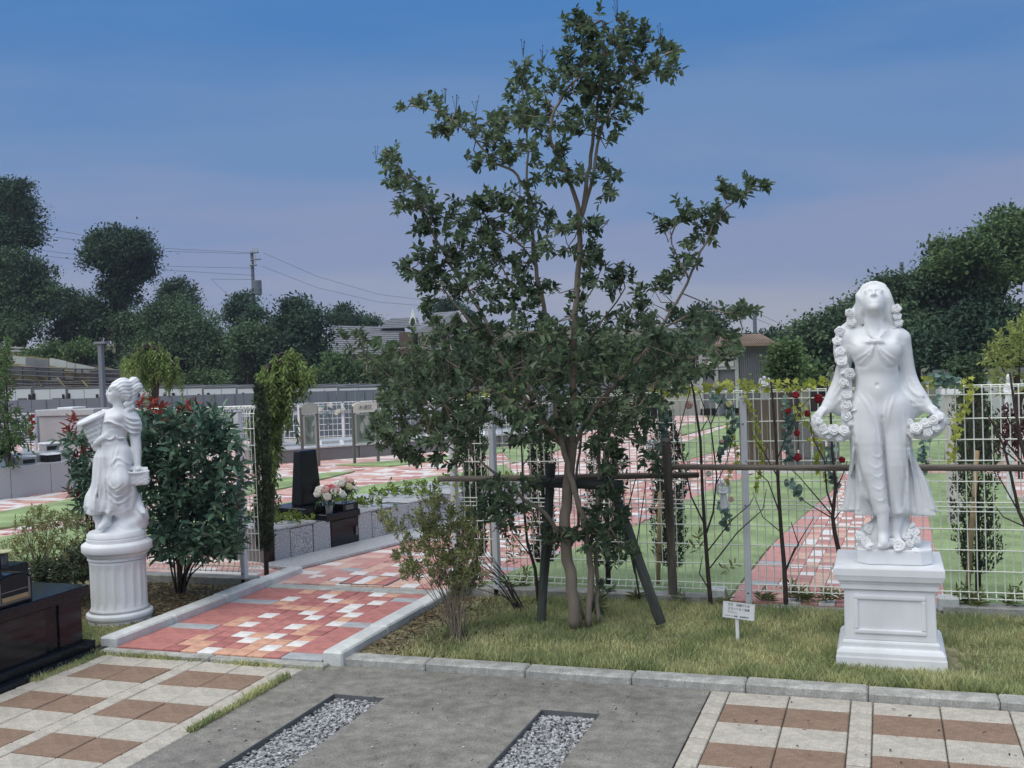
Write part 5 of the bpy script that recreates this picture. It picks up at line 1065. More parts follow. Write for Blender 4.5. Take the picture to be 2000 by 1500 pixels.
# ---- leafy weeds along the fence foot
def weed(label, px, py, h, n):
    p = G(px, py, LZ); t = empty('weed', p, label, 'weed', 'leafy weeds at the fence foot'); P = []; Dv = []
    for _ in range(n): P.append([rnd(-.05, .05), rnd(-.03, .03), 0]); Dv.append([rnd(-.3, .3), rnd(-.3, .3), 1])
    lv, st = twigs(np.array(P), np.array(Dv), RNG.uniform(.6, 1.1, n) * h, 16, .065, .20, .25, 1.0, jitter=.3); link('leaves', npmesh('leaves', *lv, 'leaf_azalea'), None, t); link('stalks', npmesh('stalks', *st, 'leaf_azalea'), None, t)
for (px, py, h, n, lb) in ((1555, 1175, .12, 4, 'weed clump at the left foot of the garland pedestal, leftmost'), (1580, 1178, .10, 3, 'weed clump hard against the left of the garland pedestal'), (1625, 1180, .12, 4, 'weed clump touching the garland pedestal'), (1880, 1195, .16, 5, 'tall weed clump by the white block right of the pedestal'), (1920, 1200, .12, 4, 'weed clump under the right cypress'), (1985, 1198, .17, 5, 'weed clump at the right edge by the fence'), (1160, 1200, .13, 3, 'weed at the right foot of the tree trunk'), (1180, 1185, .10, 3, 'weed near the tree trunk'), (1250, 1180, .08, 3, 'low weed between trunk and slanted stake'), (1410, 1185, .07, 3, 'low weed left of the notice board'), (1010, 1160, .14, 4, 'weed by the second fence post'), (900, 1165, .10, 4, 'weed behind the twiggy azalea'), (1500, 1178, .06, 3, 'low weed right of the notice board'), (1330, 1180, .06, 3, 'low weed at the log post')): weed(lb, px, py, h, n)
# ---- dark columnar cypresses behind the fence
def cypress(label, px0, px1, ytop, ybot, Y, stake=None, group='columnar cypresses behind the fence'):
    bx = D((px0 + px1) / 2, ybot, Y); bx[2] = .05; t = empty('cypress', bx, label, 'cypress', group); top = D((px0 + px1) / 2, ytop, Y)[2] - .05; rw = (px1 - px0) / 2 * Y * .96 / FPX
    MB().tube([(0, 0, -.02), (.01, 0, top * .5), (0, 0, top * .96)], [.02, .014, .004], 7).build('trunk', 'bark_dark', t, smooth='all')
    n = int(900 * top); z = RNG.uniform(.10, 1, n) * top; env = rw * np.minimum(1, (z / top) * 6) * np.clip((1.02 - z / top) * 5, .25, 1); a = RNG.uniform(0, 6.283, n); r = env * np.sqrt(RNG.uniform(.2, 1, n)) * (1 + .25 * np.sin(a * 3 + z * 9))
    P = np.stack([r * np.cos(a), r * np.sin(a), z], 1); Dv = np.stack([np.cos(a) * .45, np.sin(a) * .45, np.ones(n)], 1) + RNG.normal(0, .15, (n, 3)); lv, st = twigs(P, Dv, .05, 6, .022, .5, 0, .5)
    link('foliage', npmesh('foliage', *lv, 'leaf_cypress'), None, t)
    if stake: bs = D(stake[0], stake[1], Y - .12) - bx; te = D(stake[2], stake[3], Y - .12) - bx; MB().tube([bs, te], .016, 8).build('bamboo_stake', 'bamboo', t, smooth='all')
    return t
cypress('dark columnar cypress with a bamboo cane right of the garland statue', 1876, 1944, 742, 1150, 7.42, (1890, 1150, 1908, 880))
cypress('dark columnar cypress right behind the upright log post', 1282, 1342, 815, 1128, 7.40, (1285, 1140, 1290, 960))
cypress('dark columnar cypress between the two gate side posts', 912, 952, 775, 1100, 7.42, (962, 1100, 958, 880))
cypress('dark columnar cypress behind the tree support frame', 1040, 1088, 820, 1125, 7.42)
cypress('dark columnar cypress behind the main trunk', 1150, 1225, 850, 1125, 7.40)
cypress('slim cypress beside the left gate post', 502, 538, 760, 1105, 7.36)
# ---- weeping yellow green trees
def weeping(label, px, ytop, ybase, w0, Y, arms, m='leaf_weep', sc=1.0):
    bx = D(px, ybase, Y); bx[2] = max(bx[2], -.1); t = empty('weeping_tree', bx, label, 'tree'); b = MB(); top = D(px, ytop, Y) - bx
    b.tube([(0, 0, -.1), top * .5 + np.array([.05, 0, 0]), top * .95], [.07 * sc, .05 * sc, .03 * sc], 7); P = []; Dv = []
    for (x, y) in arms:
        e = D(x, y, Y + rnd(-.4, .4) * sc ** 2) - bx; m_ = (top * .9 + e) / 2 + np.array([0, 0, .08]); b.tube([top * .88, m_, e], [.028 * sc, .02 * sc, .01 * sc], 6)
        for u in np.linspace(.15, 1, 9):
            c = (1 - u) ** 2 * top * .88 + 2 * u * (1 - u) * m_ + u * u * e
            for _ in range(3): P.append(c + RNG.normal(0, .07 * sc, 3)); Dv.append([rnd(-.25, .25), rnd(-.25, .25), -1])
    b.build('trunk', 'bark_dark', t, smooth='all'); P = np.array(P); lv, st = twigs(P, np.array(Dv), RNG.uniform(.25, .75, len(P)) * .62 * sc, 26, .062 * (sc + 1) / 2, .36, .1, .6); link('crown', npmesh('crown', *lv, m), None, t); return t
weeping('weeping yellow green tree above the head of the girl statue', 300, 672, 800, 60, 14, [(240, 700), (255, 690), (275, 680), (300, 675), (320, 700), (345, 715), (350, 725), (295, 740), (285, 720), (310, 690), (265, 710)])
weeping('taller weeping yellow green tree leaning over the gate side cypress', 522, 690, 1105, 60, 7.75, [(592, 700), (578, 686), (603, 705), (562, 692), (545, 715), (530, 745), (548, 750), (556, 770), (535, 790), (522, 800), (550, 800), (572, 715), (516, 850), (534, 860), (520, 910), (530, 950), (515, 980)], sc=.58)
# loose yellow shrub at the right edge
def clump_tree(name, label, base, ells, Y, depth, m, leaf, n, cat='tree', trunk_r=.1, nl=9, tl=.3, group=None, bark='bark_dark'):
    t = empty(name, base, label, cat, group); f_ = fill(ells); base = np.array(base); P = f_(n, base, Y, depth); b = MB(); cs = [D(e[0], e[1], Y) - base for e in ells]; cen = np.mean(cs, 0)
    b.tube([(0, 0, -.3), cen * np.array([.3, .3, .45]), cen * np.array([.8, .8, .9])], [trunk_r, trunk_r * .75, trunk_r * .4], 7)
    for c in cs: b.tube([cen * np.array([.4, .4, .5]), (cen * .6 + c) * .55, c], [trunk_r * .5, trunk_r * .35, trunk_r * .12], 6)
    b.build('trunk', bark, t, smooth='all'); Dv = unit(P - cen) * .6 + np.array([0, 0, .4]) + RNG.normal(0, .4, P.shape); lv, st = twigs(P, Dv, tl, nl, leaf, .5, .1); link('crown', npmesh('crown', *lv, m), None, t); return t
yb = D(1990, 800, 14); yb[2] = 0
clump_tree('yellow_shrub', 'bright yellow green shrub at the right edge beyond the fence', yb, [(1995, 650, 20, 25), (1975, 690, 28, 25), (1950, 705, 20, 18), (1990, 720, 30, 25), (2020, 690, 30, 50), (1955, 740, 20, 16), (2000, 760, 30, 25)], 14, .5, 'leaf_yellow', .07, 150, 'shrub', .03, 9, .18)
lb_ = D(20, 920, 11.5); lb_[2] = .05
clump_tree('garden_shrub', 'tall green flowering shrub at the left edge of the picture', lb_, [(12, 700, 10, 30), (8, 760, 12, 40), (15, 830, 22, 30), (30, 850, 24, 24), (5, 880, 20, 30), (2, 800, 14, 40)], 11.5, .25, 'leaf_far_light', .07, 220, 'shrub', .03, 9, .16)
# ================================================================== CEMETERY THINGS
def card(p, face, label, w_=.062, h_=.075, group='white name cards on the graves'):
    """small slanted acrylic card with a folded foot"""
    t = empty('name_card', p, label, 'card', group, rz=face)
    b = MB(); n0 = len(b.v); b.box((-w_ / 2, -.004, 0), (w_ / 2, .004, h_)); b.xform(n0, lambda v: np.array([v[0], v[1] * 1.0 + v[2] * .5, v[2] * .87])); b.build('plate', 'card_white', t)
    MB().box((-w_ / 2, .0, -.001), (w_ / 2, .05, .006)).build('foot', 'card_white', t); return t
def tuft(p, label, r, n, m='leaf_bright', leaf=.04, h=.07, group='bright plants on the graves'):
    t = empty('grave_plant', p, label, 'plant', group); P = RNG.normal(0, 1, (n, 3)) * np.array([r, r * .6, 0]) * .5 + np.array([0, 0, .01]); Dv = RNG.normal(0, .5, (n, 3)) + np.array([0, 0, 1.]); lv, st = twigs(P, Dv, RNG.uniform(.5, 1.1, n) * h, 8, leaf, .55); link('leaves', npmesh('leaves', *lv, m), None, t); return t
A0 = np.array([-4.89, 7.77, .045]); U = unit(np.array([.27, .963, 0])); Nf = np.array([U[1], -U[0], 0]); RZP = math.atan2(U[1], U[0])
def LP(s, t, z=0): return A0 + U * s - Nf * t + np.array([0, 0, z])            # t backwards
ledge = tag(MB().prism([tuple(LP(-.15, -.38)[:2]), tuple(LP(3.2, -.38)[:2]), tuple(LP(3.2, -.002)[:2]), tuple(LP(-.15, -.002)[:2])], .032, .062).build('granite_ledge', 'granite_pale', bevel=.006), kind='structure')
for k in range(7): tile(ledge, 'ledge_slab', 0, .01, 0, .01, 0, .01, 'granite_pale') if False else None
PH = .285; s_ = 0.0; k = 0
labels = ['granite plot box nearest the slim cypress', None, 'granite plot box right of the black gravestone', 'next granite plot box behind the azalea', 'granite plot box partly hidden by the azalea tip', 'granite plot box behind the gate side fence post', 'granite plot box behind the tree, far end of the row']
segs = [(0, .67), (1.03, 1.74), (1.74, 2.44), (2.44, 3.14), (3.14, 3.9)]
for i, (a, b_) in enumerate(segs):
    lb = ['speckled grey granite plot nearest the slim cypress', 'speckled grey granite plot right of the black gravestone', 'second granite plot right of the black gravestone', 'third granite plot right of the black gravestone', 'granite plot farthest along the row, behind the tree'][i]
    t = empty('granite_plot', LP(a, 0), lb, 'grave plot', 'granite plots in a row inside the gate', rz=RZP); L_ = b_ - a
    MB().box((.004, .012, -.02), (L_ - .004, .95, PH - .022)).build('body', 'granite_mid', t)
    w1 = .18
    MB().box((.004, 0, .0), (w1, .011, PH - .024)).build('pier', 'granite_grey', t, bevel=.003); MB().box((w1 + .010, .003, .0), (w1 + .27, .011, PH - .03)).build('front_panel', 'granite_grey', t, bevel=.003); MB().box((w1 + .28, 0, .0), (L_ - .004, .011, PH - .024)).build('pier', 'granite_grey', t, bevel=.003)
    MB().box((w1 - .03, -.006, PH - .0215), (w1 + .31, .26, PH)).build('top_slab', 'granite_pale', t, bevel=.004); MB().box((.004, .27, PH - .0215), (L_ - .004, .93, PH - .010)).build('rear_slab', 'granite_pale', t, bevel=.004)
    MB().box((.004, .0, PH - .0215), (w1 - .035, .26, PH - .006)).build('side_slab', 'granite_pale', t, bevel=.004)
    p = LP(a + .34, .16, PH); tuft(p, ['bright green plant on the nearest granite plot', 'bright green plant right of the flower vases', 'bright green plant on the second plot right of the vases', 'bright green plant on the third plot', 'bright green plant at the far end of the plot row'][i], .22, 26)
    card(LP(a + .30, .12, PH), RZP + rnd(-.1, .1), ['white card on the nearest granite plot', 'white card right of the flower vases', 'white card on the second plot right of the vases', 'white card on the third plot', 'white card at the far end of the plot row'][i])
    tuft(LP(a + .4, .62, PH - .01), ['yellow green plant at the back of the nearest plot', 'yellow green plant behind the flower vases', 'yellow green plant at the back of the second plot', 'yellow green plant at the back of the third plot', 'yellow green plant at the back of the last plot'][i], .32, 30, h=.06)
# black gravestone
gv = empty('black_gravestone', LP(.67, 0), 'polished black modern headstone on a stepped base with wood grained front', 'gravestone', rz=RZP)
MB().box((.003, .014, -.02), (.357, .95, .252)).build('body', 'granite_black', gv); MB().box((.012, .004, .002), (.348, .0135, .245)).build('front_door', 'black_panel', gv, bevel=.003)
MB().box((-.06, -.012, .2525), (.38, .95, .315)).build('step', 'granite_black', gv, bevel=.006); MB().box((-.36, .34, .2525), (-.062, .95, .30)).build('side_step', 'granite_black', gv, bevel=.005)
MB().box((-.16, .14, .3155), (.30, .62, .375)).build('plinth', 'granite_black', gv, bevel=.006)
st_ = MB(); n0 = 0; st_.box((-.055, .30, .3755), (.215, .44, .875), (.03, .025)); st_.build('headstone', 'granite_black', gv, bevel=.018, seg=3)
ib = MB().box((.17, .0, .3155), (.37, .13, .38)).build('incense_box', 'granite_black', gv, bevel=.004); MB().box((.20, -.003, .326), (.30, -.001, .366)).build('opening', 'steel_dark', ib); MB().box((.20, -.006, .326), (.30, -.0035, .333)).build('ledge', 'granite_mid', ib)
MB().box((.31, -.016, .08), (.335, -.012, .16)).build('name_strip', 'granite_mid', gv)
def bouquet(p, label, cols, r, h):
    t = empty('flower_vase', p, label, 'vase'); MB().lathe([(.028, 0), (.030, .004), (.034, .06), (.036, .07)], 16).build('glass', 'glass_clear', t, smooth=True); b = MB()
    for i, c in enumerate(cols):
        a = i * 2.4; rr = r * math.sqrt((i + .4) / len(cols)); e = np.array([rr * math.cos(a), rr * math.sin(a), h * (1 - .35 * (rr / r) ** 2) + rnd(-.01, .01)]); b.tube([(0, 0, .01), e * np.array([.4, .4, .5]), e], .0025, 5, cap=False)
        rose(t, e, rnd(.027, .038), e * np.array([1, 1, .0]) * 6 + np.array([.4, -.6, .6]), c, 'bloom')
    b.build('flower_stems', 'leaf_main', t); n = 26; P = RNG.normal(0, r * .35, (n, 3)) * np.array([1, 1, .3]) + np.array([0, 0, h * .6]); lv, s2 = twigs(P, RNG.normal(0, .6, (n, 3)) + np.array([0, 0, .4]), .05, 5, .06, .25); link('leaves', npmesh('leaves', *lv, 'leaf_main'), None, t); return t
bouquet(LP(.72, .06, .315), 'glass vase with white, pink and red flowers before the black headstone', ['petal_hot', 'petal_red', 'petal_pink', 'petal_pink', 'petal_white', 'petal_white', 'petal_cream', 'petal_white', 'petal_white', 'petal_pink', 'petal_white'], .135, .23)
bouquet(LP(1.0, .13, .315), 'glass vase with pale pink and white flowers, right one of two', ['petal_pink', 'petal_white', 'petal_white', 'petal_pink', 'petal_white', 'petal_cream', 'petal_pink', 'petal_white', 'petal_white'], .11, .27)
# ---- near black granite grave at the left edge
bg_ = empty('black_grave', (-5.2, 4.53, .0), 'polished black granite grave table at the left edge', 'grave')
MB().box((-.9, -1.2, -.1), (.68, .80, .026)).build('base', 'granite_black', bg_, bevel=.005); MB().box((-.86, -1.15, .0265), (.62, .71, .075)).build('step', 'granite_black', bg_, bevel=.005)
MB().box((-.8, -1.1, .0755), (.56, .66, .345)).build('body', 'granite_black', bg_, bevel=.004); MB().box((.5605, -1.0, .0755), (.572, .36, .345)).build('front_panel', 'black_panel', bg_, bevel=.002); MB().box((.5605, .47, .0755), (.572, .655, .345)).build('side_pier', 'black_panel', bg_, bevel=.002)
MB().box((-.85, -1.15, .3455), (.60, .70, .415)).build('top_slab', 'granite_black', bg_, bevel=.005)
zt_ = .416; pb_ = G(78, 1172, zt_); 
inb = empty('incense_burner', (pb_[0] - .05, pb_[1] - .14, zt_), 'black granite incense box with arched top and metal tray on the black grave', 'incense box')
ar = [(-.14, 0), (.14, 0), (.14, .135)] + [(.14 * math.cos(a), .135 + .045 * math.sin(a)) for a in np.linspace(.25, math.pi - .25, 9)] + [(-.14, .135)]
def arch(x0, x1, sc, dz): 
    b = MB(); n = len(ar); b.v += [(x0, y * sc, z * sc + dz) for y, z in ar] + [(x1, y * sc, z * sc + dz) for y, z in ar]; b.f.append(tuple(range(n))[::-1]); b.f.append(tuple(range(n, 2 * n)))
    for i in range(n): j = (i + 1) % n; b.f.append((i, j, n + j, n + i))
    return b
arch(-.26, .0, 1, 0).build('body', 'granite_black', inb, bevel=.004); arch(.0005, .006, .86, .013).build('recess', 'rubber_black', inb)
for a in ((-.115, .02, -.10, .14), (.10, .02, .115, .14)): MB().box((.0065, a[0], a[1]), (.012, a[2], a[3])).build('window_frame', 'granite_mid', inb, bevel=.002)
MB().box((.0065, -.099, .02), (.012, .099, .03)).build('window_frame', 'granite_mid', inb); MB().box((.0065, -.095, .031), (.016, .095, .058)).build('tray', 'brass', inb, bevel=.003); MB().box((.0065, -.095, .082), (.010, .095, .087)).build('rod', 'granite_mid', inb)
cp = G(30, 1105, .50); cu = empty('offering_cup', (cp[0] - .12, cp[1] + .02, .50), 'small dark cup with a pale flat lid behind the incense box', 'cup')
MB().lathe([(.03, 0), (.034, .02), (.034, .07), (.05, .078)], 20).build('bowl', 'granite_mid', cu, smooth=True); MB().lathe([(.058, .0785), (.06, .082), (.055, .088)], 24).build('lid', 'petal_cream', cu, smooth=True)
cs = empty('cup_stand', (cp[0] - .12, cp[1] + .0, zt_), 'black granite stand under the offering cup', 'stand'); MB().box((-.2, -.35, 0), (.09, .14, .083)).build('block', 'granite_black', cs, bevel=.004)
hs = D(-30, 1075, 4.75); hd2 = empty('black_headstone', (hs[0] - .05, 4.75, zt_), 'black headstone just entering the picture at the left edge', 'gravestone'); MB().box((-.28, -.09, 0), (.105, .09, .52), (.03, .02)).build('stone', 'granite_black', hd2, bevel=.02, seg=2)
# ---- row of low graves at the far left
L0, L1 = G(-60, 983, .04), G(175, 953, .04); ul = unit(L1 - L0); rzl = math.atan2(ul[1], ul[0]); LL = np.linalg.norm(L1 - L0)
def ll(s, t, z): return L0 + ul * s + np.array([-ul[1], ul[0], 0]) * t + np.array([0, 0, z])
rowl = empty('grave_terrace', L0, 'long low grey granite terrace carrying small graves at the left', 'grave terrace', rz=rzl)
for i in range(3): MB().box((LL * i / 3 + .003, 0, -.05), (LL * (i + 1) / 3 - .003, .9, .42)).build('front_stone', 'granite_grey', rowl, bevel=.004)
MB().box((0, .35, .4205), (LL, .9, .55)).build('back_step', 'granite_grey', rowl, bevel=.004)
for i in range(9):
    s_ = .15 + i * LL / 9.2; up = i % 2; p = ll(s_, .50 if up else .12, .551 if up else .421)
    if i % 3 == 2: card(p, rzl + rnd(-.2, .2), 'white card on the far left terrace, number %s from its left end' % ['', '', 'three', '', '', 'six', '', '', 'nine'][i], .10, .12)
    else:
        t = empty('small_grave', p, '%s white topped incense box %s on the far left terrace' % (['first', 'second', '', 'third', 'fourth', '', 'fifth', 'sixth'][i], 'on the back step' if up else 'at the front'), 'incense box', 'incense boxes on the far left terrace', rz=rzl)
        MB().box((-.10, 0, 0), (.10, .2, .10)).build('box', ['granite_black', 'granite_pale', 'granite_mid'][i % 3], t, bevel=.004); MB().box((-.085, -.004, .015), (.085, -.001, .07)).build('opening', 'rubber_black', t); n_ = MB(); n_.box((-.115, -.02, .1005), (.115, .22, .122), (.02, .03)); n_.build('lid', 'card_white', t, bevel=.003)
# grey memorial slab behind
M0 = D(128, 940, 13.4); mm = empty('memorial_wall', (M0[0], 13.4, 0.03), 'large grey granite memorial slab with pale coping behind the girl statue', 'memorial')
zt2 = D(128, 812, 13.4)[2]; wq = 1.0
MB().box((-wq * .47, 0, -.1), (wq * .60, .3, zt2 - .03)).build('slab', 'granite_grey', mm, bevel=.01); MB().box((-wq * .50, -.04, zt2 - .029), (wq * .63, .34, zt2 + .07)).build('coping', 'granite_pale', mm, bevel=.008); MB().box((-.1, 0, zt2 + .0705), (.2, .3, zt2 + .10)).build('ridge_plate', 'card_white', mm, bevel=.005)
fp = D(73, 930, 13.2); fm = empty('mesh_fence', (fp[0], 13.2, 0), 'far grey mesh fence left of the memorial slab', 'fence'); fpost(fm, 0, 0, D(73, 808, 13.2)[2], 0); mesh_panel(fm, -1.6, -.03, .1, D(40, 808, 13.2)[2], 0, .06, .004, m='post_white', bottom_bend=False)
for i, (x, y) in enumerate(((59, 820), (66, 826), (61, 848), (58, 843), (63, 813))): pass
rs_ = empty('rose_climber', D(62, 860, 13.1), 'dark red roses climbing the far left mesh fence', 'roses')
for x, y in ((59, 819), (66, 826), (60, 847), (58, 842), (63, 836), (64, 813)): rose(rs_, D(x, y, 13.1) - np.array(rs_.location), .035, (.5, -1, .2), 'petal_red', 'bloom')
MB().tube([D(62, 905, 13.12) - np.array(rs_.location), D(60, 860, 13.12) - np.array(rs_.location), D(63, 812, 13.12) - np.array(rs_.location)], .008, 5).build('stem', 'bark_dark', rs_)
# ---- dark granite terrace with cards in the middle distance
C0, C1 = G(500, 908, .04), G(1060, 866, .04); uc2 = unit(C1 - C0); rzc = math.atan2(uc2[1], uc2[0]); LC = np.linalg.norm(C1 - C0)
def lc(s, t, z): return C0 + uc2 * s + np.array([-uc2[1], uc2[0], 0]) * t + np.array([0, 0, z])
tc_ = empty('grave_terrace', C0, 'low dark granite terrace with pale top in the middle distance', 'grave terrace', rz=rzc); nC = 6
for i in range(nC): MB().box((LC * i / nC + .008, 0, -.05), (LC * (i + 1) / nC - .008, 1.1, .205)).build('front_stone', 'granite_mid', tc_, bevel=.004)
MB().box((-.02, -.02, .2055), (LC + .02, 1.1, .235)).build('top_slab', 'granite_pale', tc_, bevel=.004); MB().box((-.02, .55, .2355), (LC * .5, 1.1, .285)).build('back_step', 'granite_pale', tc_, bevel=.004)
for i in range(16):
    s_ = .2 + i * LC / 16; card(lc(s_, .16 + (i % 2) * .22, .236), rzc + rnd(-.3, .3), '%s white card from the left %s of the dark granite terrace' % (['first', 'second', 'third', 'fourth', 'fifth', 'sixth', 'seventh', 'eighth'][i // 2], 'on the back row' if i % 2 else 'on the front edge'), .07, .085, 'cards on the dark granite terrace')
for i, (px, lb, hh) in enumerate(((563, 'left twin small house shaped grave on the dark terrace', .30), (584, 'right twin small house shaped grave on the dark terrace', .32))):
    ss = (px - 500) / 560 * LC * .72; p = lc(ss, .75, .286); t = empty('house_grave', p, lb, 'grave', rz=rzc); q_ = MB(); w2 = .085
    o_ = [(-w2, 0), (w2, 0), (w2, hh * .7), (0, hh * .85), (-w2, hh * .7)]; n = 5; q_.v += [(x, 0, z) for x, z in o_] + [(x, .18, z) for x, z in o_]; q_.f += [tuple(range(5)), tuple(range(9, 4, -1))] + [(j, (j + 1) % 5, 5 + (j + 1) % 5, 5 + j) for j in range(5)]
    q_.build('body', 'granite_grey', t); MB().box((-.045, -.004, hh * .3), (.045, -.001, hh * .58)).build('niche', 'house_brown', t); rr_ = MB(); rr_.poly([(-w2 - .015, -.02, hh * .68), (0, -.02, hh * .87), (0, .2, hh * .87), (-w2 - .015, .2, hh * .68)]).poly([(0, -.02, hh * .87), (w2 + .015, -.02, hh * .68), (w2 + .015, .2, hh * .68), (0, .2, hh * .87)]); ro = rr_.build('roof', 'granite_mid', t); ro.modifiers.new('s', 'SOLIDIFY').thickness = .015
for i, px in enumerate((632, 642)):
    t = empty('black_incense_box', lc((px - 500) / 560 * LC * .78, .7, .286), ['left', 'right'][i] + ' small black incense box on the dark terrace', 'incense box', rz=rzc); MB().box((-.05, 0, 0), (.05, .12, .085)).build('box', 'granite_black', t, bevel=.004); MB().box((-.058, -.01, .0855), (.058, .13, .10)).build('lid', 'granite_mid', t, bevel=.003)
# ---- two sign boards with leaf cut outs
def signboard(label, pxl, pxr, ytop, ybot, z0, txt, seed):
    a, b_ = G(pxl, ybot, z0), G(pxr, ybot - (pxr - pxl) * .095, z0); uu = unit(b_ - a); W = np.linalg.norm(b_ - a); t = empty('sign_board', a, label, 'sign', rz=math.atan2(uu[1], uu[0])); Hh = D(pxl, ytop, a[1])[2] - z0
    for x in (-.02, W - .02): MB().box((x, -.02, -.05), (x + .04, .02, Hh * .93)).build('post', 'sign_frame', t, bevel=.003)
    b0 = Hh * .32; pan = MB().box((.021, -.008, b0), (W - .021, .008, Hh * .80)).build('panel', 'sign_glass', t)
    rs = random.Random(seed); w = W - .042; h = Hh * .80 - b0
    fr2 = MB()
    for r_ in ((.021, b0, W - .021, b0 + .03), (.021, Hh * .80 - .02, W - .021, Hh * .80), (.021, b0 + .03, .055, Hh * .80 - .02), (W - .055, b0 + .03, W - .021, Hh * .80 - .02)): fr2.box((r_[0], -.013, r_[1]), (r_[2], -.0085, r_[3]))
    fr2.build('panel_frame', 'sign_metal', pan)
    for k in range(7):                                               # metal leaf and stem motifs, each its own piece
        x, z = .07 + (w - .10) * rs.random(), b0 + .05 + (h - .14) * (k + rs.random() * .5) / 7; L_ = rs.uniform(.12, .22); an = rs.uniform(.6, 2.5); d = np.array([math.cos(an), math.sin(an)]); s_2 = np.array([-d[1], d[0]]); pts = [np.array([x, z]) + d * L_ * u + s_2 * v * L_ for u, v in ((0, 0), (.3, .16), (.7, .14), (1, 0), (.7, -.14), (.3, -.16))]
        pts = [(min(max(p_[0], .056), W - .056), min(max(p_[1], b0 + .031), Hh * .80 - .021)) for p_ in pts]; yq = -.011 - .0006 * k; q_ = MB(); n = 6; q_.v += [(p_[0], yq, p_[1]) for p_ in pts] + [(p_[0], -.0085, p_[1]) for p_ in pts]; q_.f += [tuple(range(6)), tuple(range(11, 5, -1))] + [(j, (j + 1) % 6, 6 + (j + 1) % 6, 6 + j) for j in range(6)]; q_.build('leaf_motif', 'sign_metal' if k % 3 else 'sign_frame', pan)
    hd3 = MB(); o_ = [(.0, Hh * .82), (W, Hh * .82), (W, Hh * .93)] + [(W / 2 + W / 2 * math.cos(x), Hh * .93 + Hh * .07 * math.sin(x)) for x in np.linspace(.2, math.pi - .2, 9)] + [(0, Hh * .93)]; n = len(o_); hd3.v += [(x, -.035, z) for x, z in o_] + [(x, .03, z) for x, z in o_]; hd3.f += [tuple(range(n)), tuple(range(2 * n - 1, n - 1, -1))] + [(j, (j + 1) % n, n + (j + 1) % n, n + j) for j in range(n)]
    he = hd3.build('header', 'petal_white' if txt else 'sign_metal', t)
    if txt: text(he, txt, W / 2, Hh * .87, .085, -.0365, align='CENTER', ext=.001)
    return t
signboard('sign board with an arched header lettered in dark characters', 693, 739, 785, 906, .04, '木通区', 3)
signboard('plain headed sign board with leaf panel behind the black gravestone', 592, 623, 787, 912, .04, '', 5)
# ---- far mesh fence of the cemetery with white flowers
Q0, Q1 = D(415, 880, 19.5), D(1010, 860, 22.0); uq = unit((Q1 - Q0) * [1, 1, 0]); LQ = np.linalg.norm((Q1 - Q0)[:2]); ff = empty('mesh_fence', (Q0[0], Q0[1], 0), 'pale far mesh fence behind the sign boards', 'fence', rz=math.atan2(uq[1], uq[0])); zq = D(500, 792, 19.8)[2]
npost = 7
for i in range(npost + 1): fpost(ff, LQ * i / npost, 0, zq - .03, -.02, .05)
for i in range(npost): mesh_panel(ff, LQ * i / npost + .03, LQ * (i + 1) / npost - .03, .1, zq, .01, .10, .006, m='post_white', bottom_bend=False)
fw = empty('fence_flowers', (Q0[0], Q0[1], 0), 'white blooms and pale leaves hanging on the far mesh fence', 'flowers', rz=math.atan2(uq[1], uq[0]))
P = np.array([[LQ * (.35 + .3 * rnd(0, 1)), -.06, rnd(.45, zq)] for _ in range(60)]); lv, s2 = twigs(P, RNG.normal(0, .5, P.shape), .12, 6, .07, .5); link('leaves', npmesh('leaves', *lv, 'eucalyptus_leaf'), None, fw)
for _ in range(12): rose(fw, (LQ * (.35 + .25 * rnd(0, 1)), -.09, rnd(.5, zq)), .05, (0, -1, .1), 'petal_white', 'bloom')
# ---- right side: timber screen, dark graves, pillar, small figures
ts = empty('timber_screen', D(1490, 908, 14.6) * [1, 1, 0] + np.array([0, 0, .03]), 'brown vertical board screen beyond the fence left of the dark graves', 'screen')
hz_ = D(1490, 780, 14.6)[2] - .03
for i in range(9): MB().box((-.30 + i * .062, rnd(-.004, .004), 0), (-.30 + i * .062 + .056, .03, hz_ + rnd(-.02, .01))).build('board', 'timber_screen', ts)
for i, (px, hh) in enumerate(((1545, .50), (1572, .62), (1600, .50), (1628, .56))):
    t = empty('dark_grave', D(px, 905, 15.2) * [1, 1, 0] + np.array([0, 0, .03]), ['first dark upright grave right of the timber screen', 'tallest dark upright grave in the row beyond the fence', 'third dark upright grave right of the timber screen', 'dark upright grave nearest the garland statue'][i], 'grave', 'dark graves beyond the fence'); MB().box((-.09, 0, 0), (.09, .3, .12)).build('base', 'granite_mid', t, bevel=.005); MB().box((-.075, .05, .1205), (.075, .25, hh)).build('stone', 'granite_mid', t, bevel=.01)
tag(MB().box((D(1440, 905, 14.5)[0], 14.45, .03), (D(1665, 905, 14.5)[0], 14.6, .085)).build('grave_kerb', 'white_kerb', bevel=.006), 'white kerb in front of the dark graves beyond the fence', 'kerb')
pi = empty('stone_pillar', D(1862, 900, 10.5) * [1, 1, 0] + np.array([0, 0, .04]), 'beige stone pillar with a white cap beyond the fence right of the statue', 'pillar'); ph_ = D(1862, 770, 10.5)[2] - .04
MB().box((-.065, -.065, 0), (.065, .065, ph_)).build('shaft', 'house_plaster', pi, bevel=.004); MB().box((-.09, -.09, ph_ + .0005), (.09, .09, ph_ + .12), (.01, .01)).build('cap', 'statue_white', pi, bevel=.006)
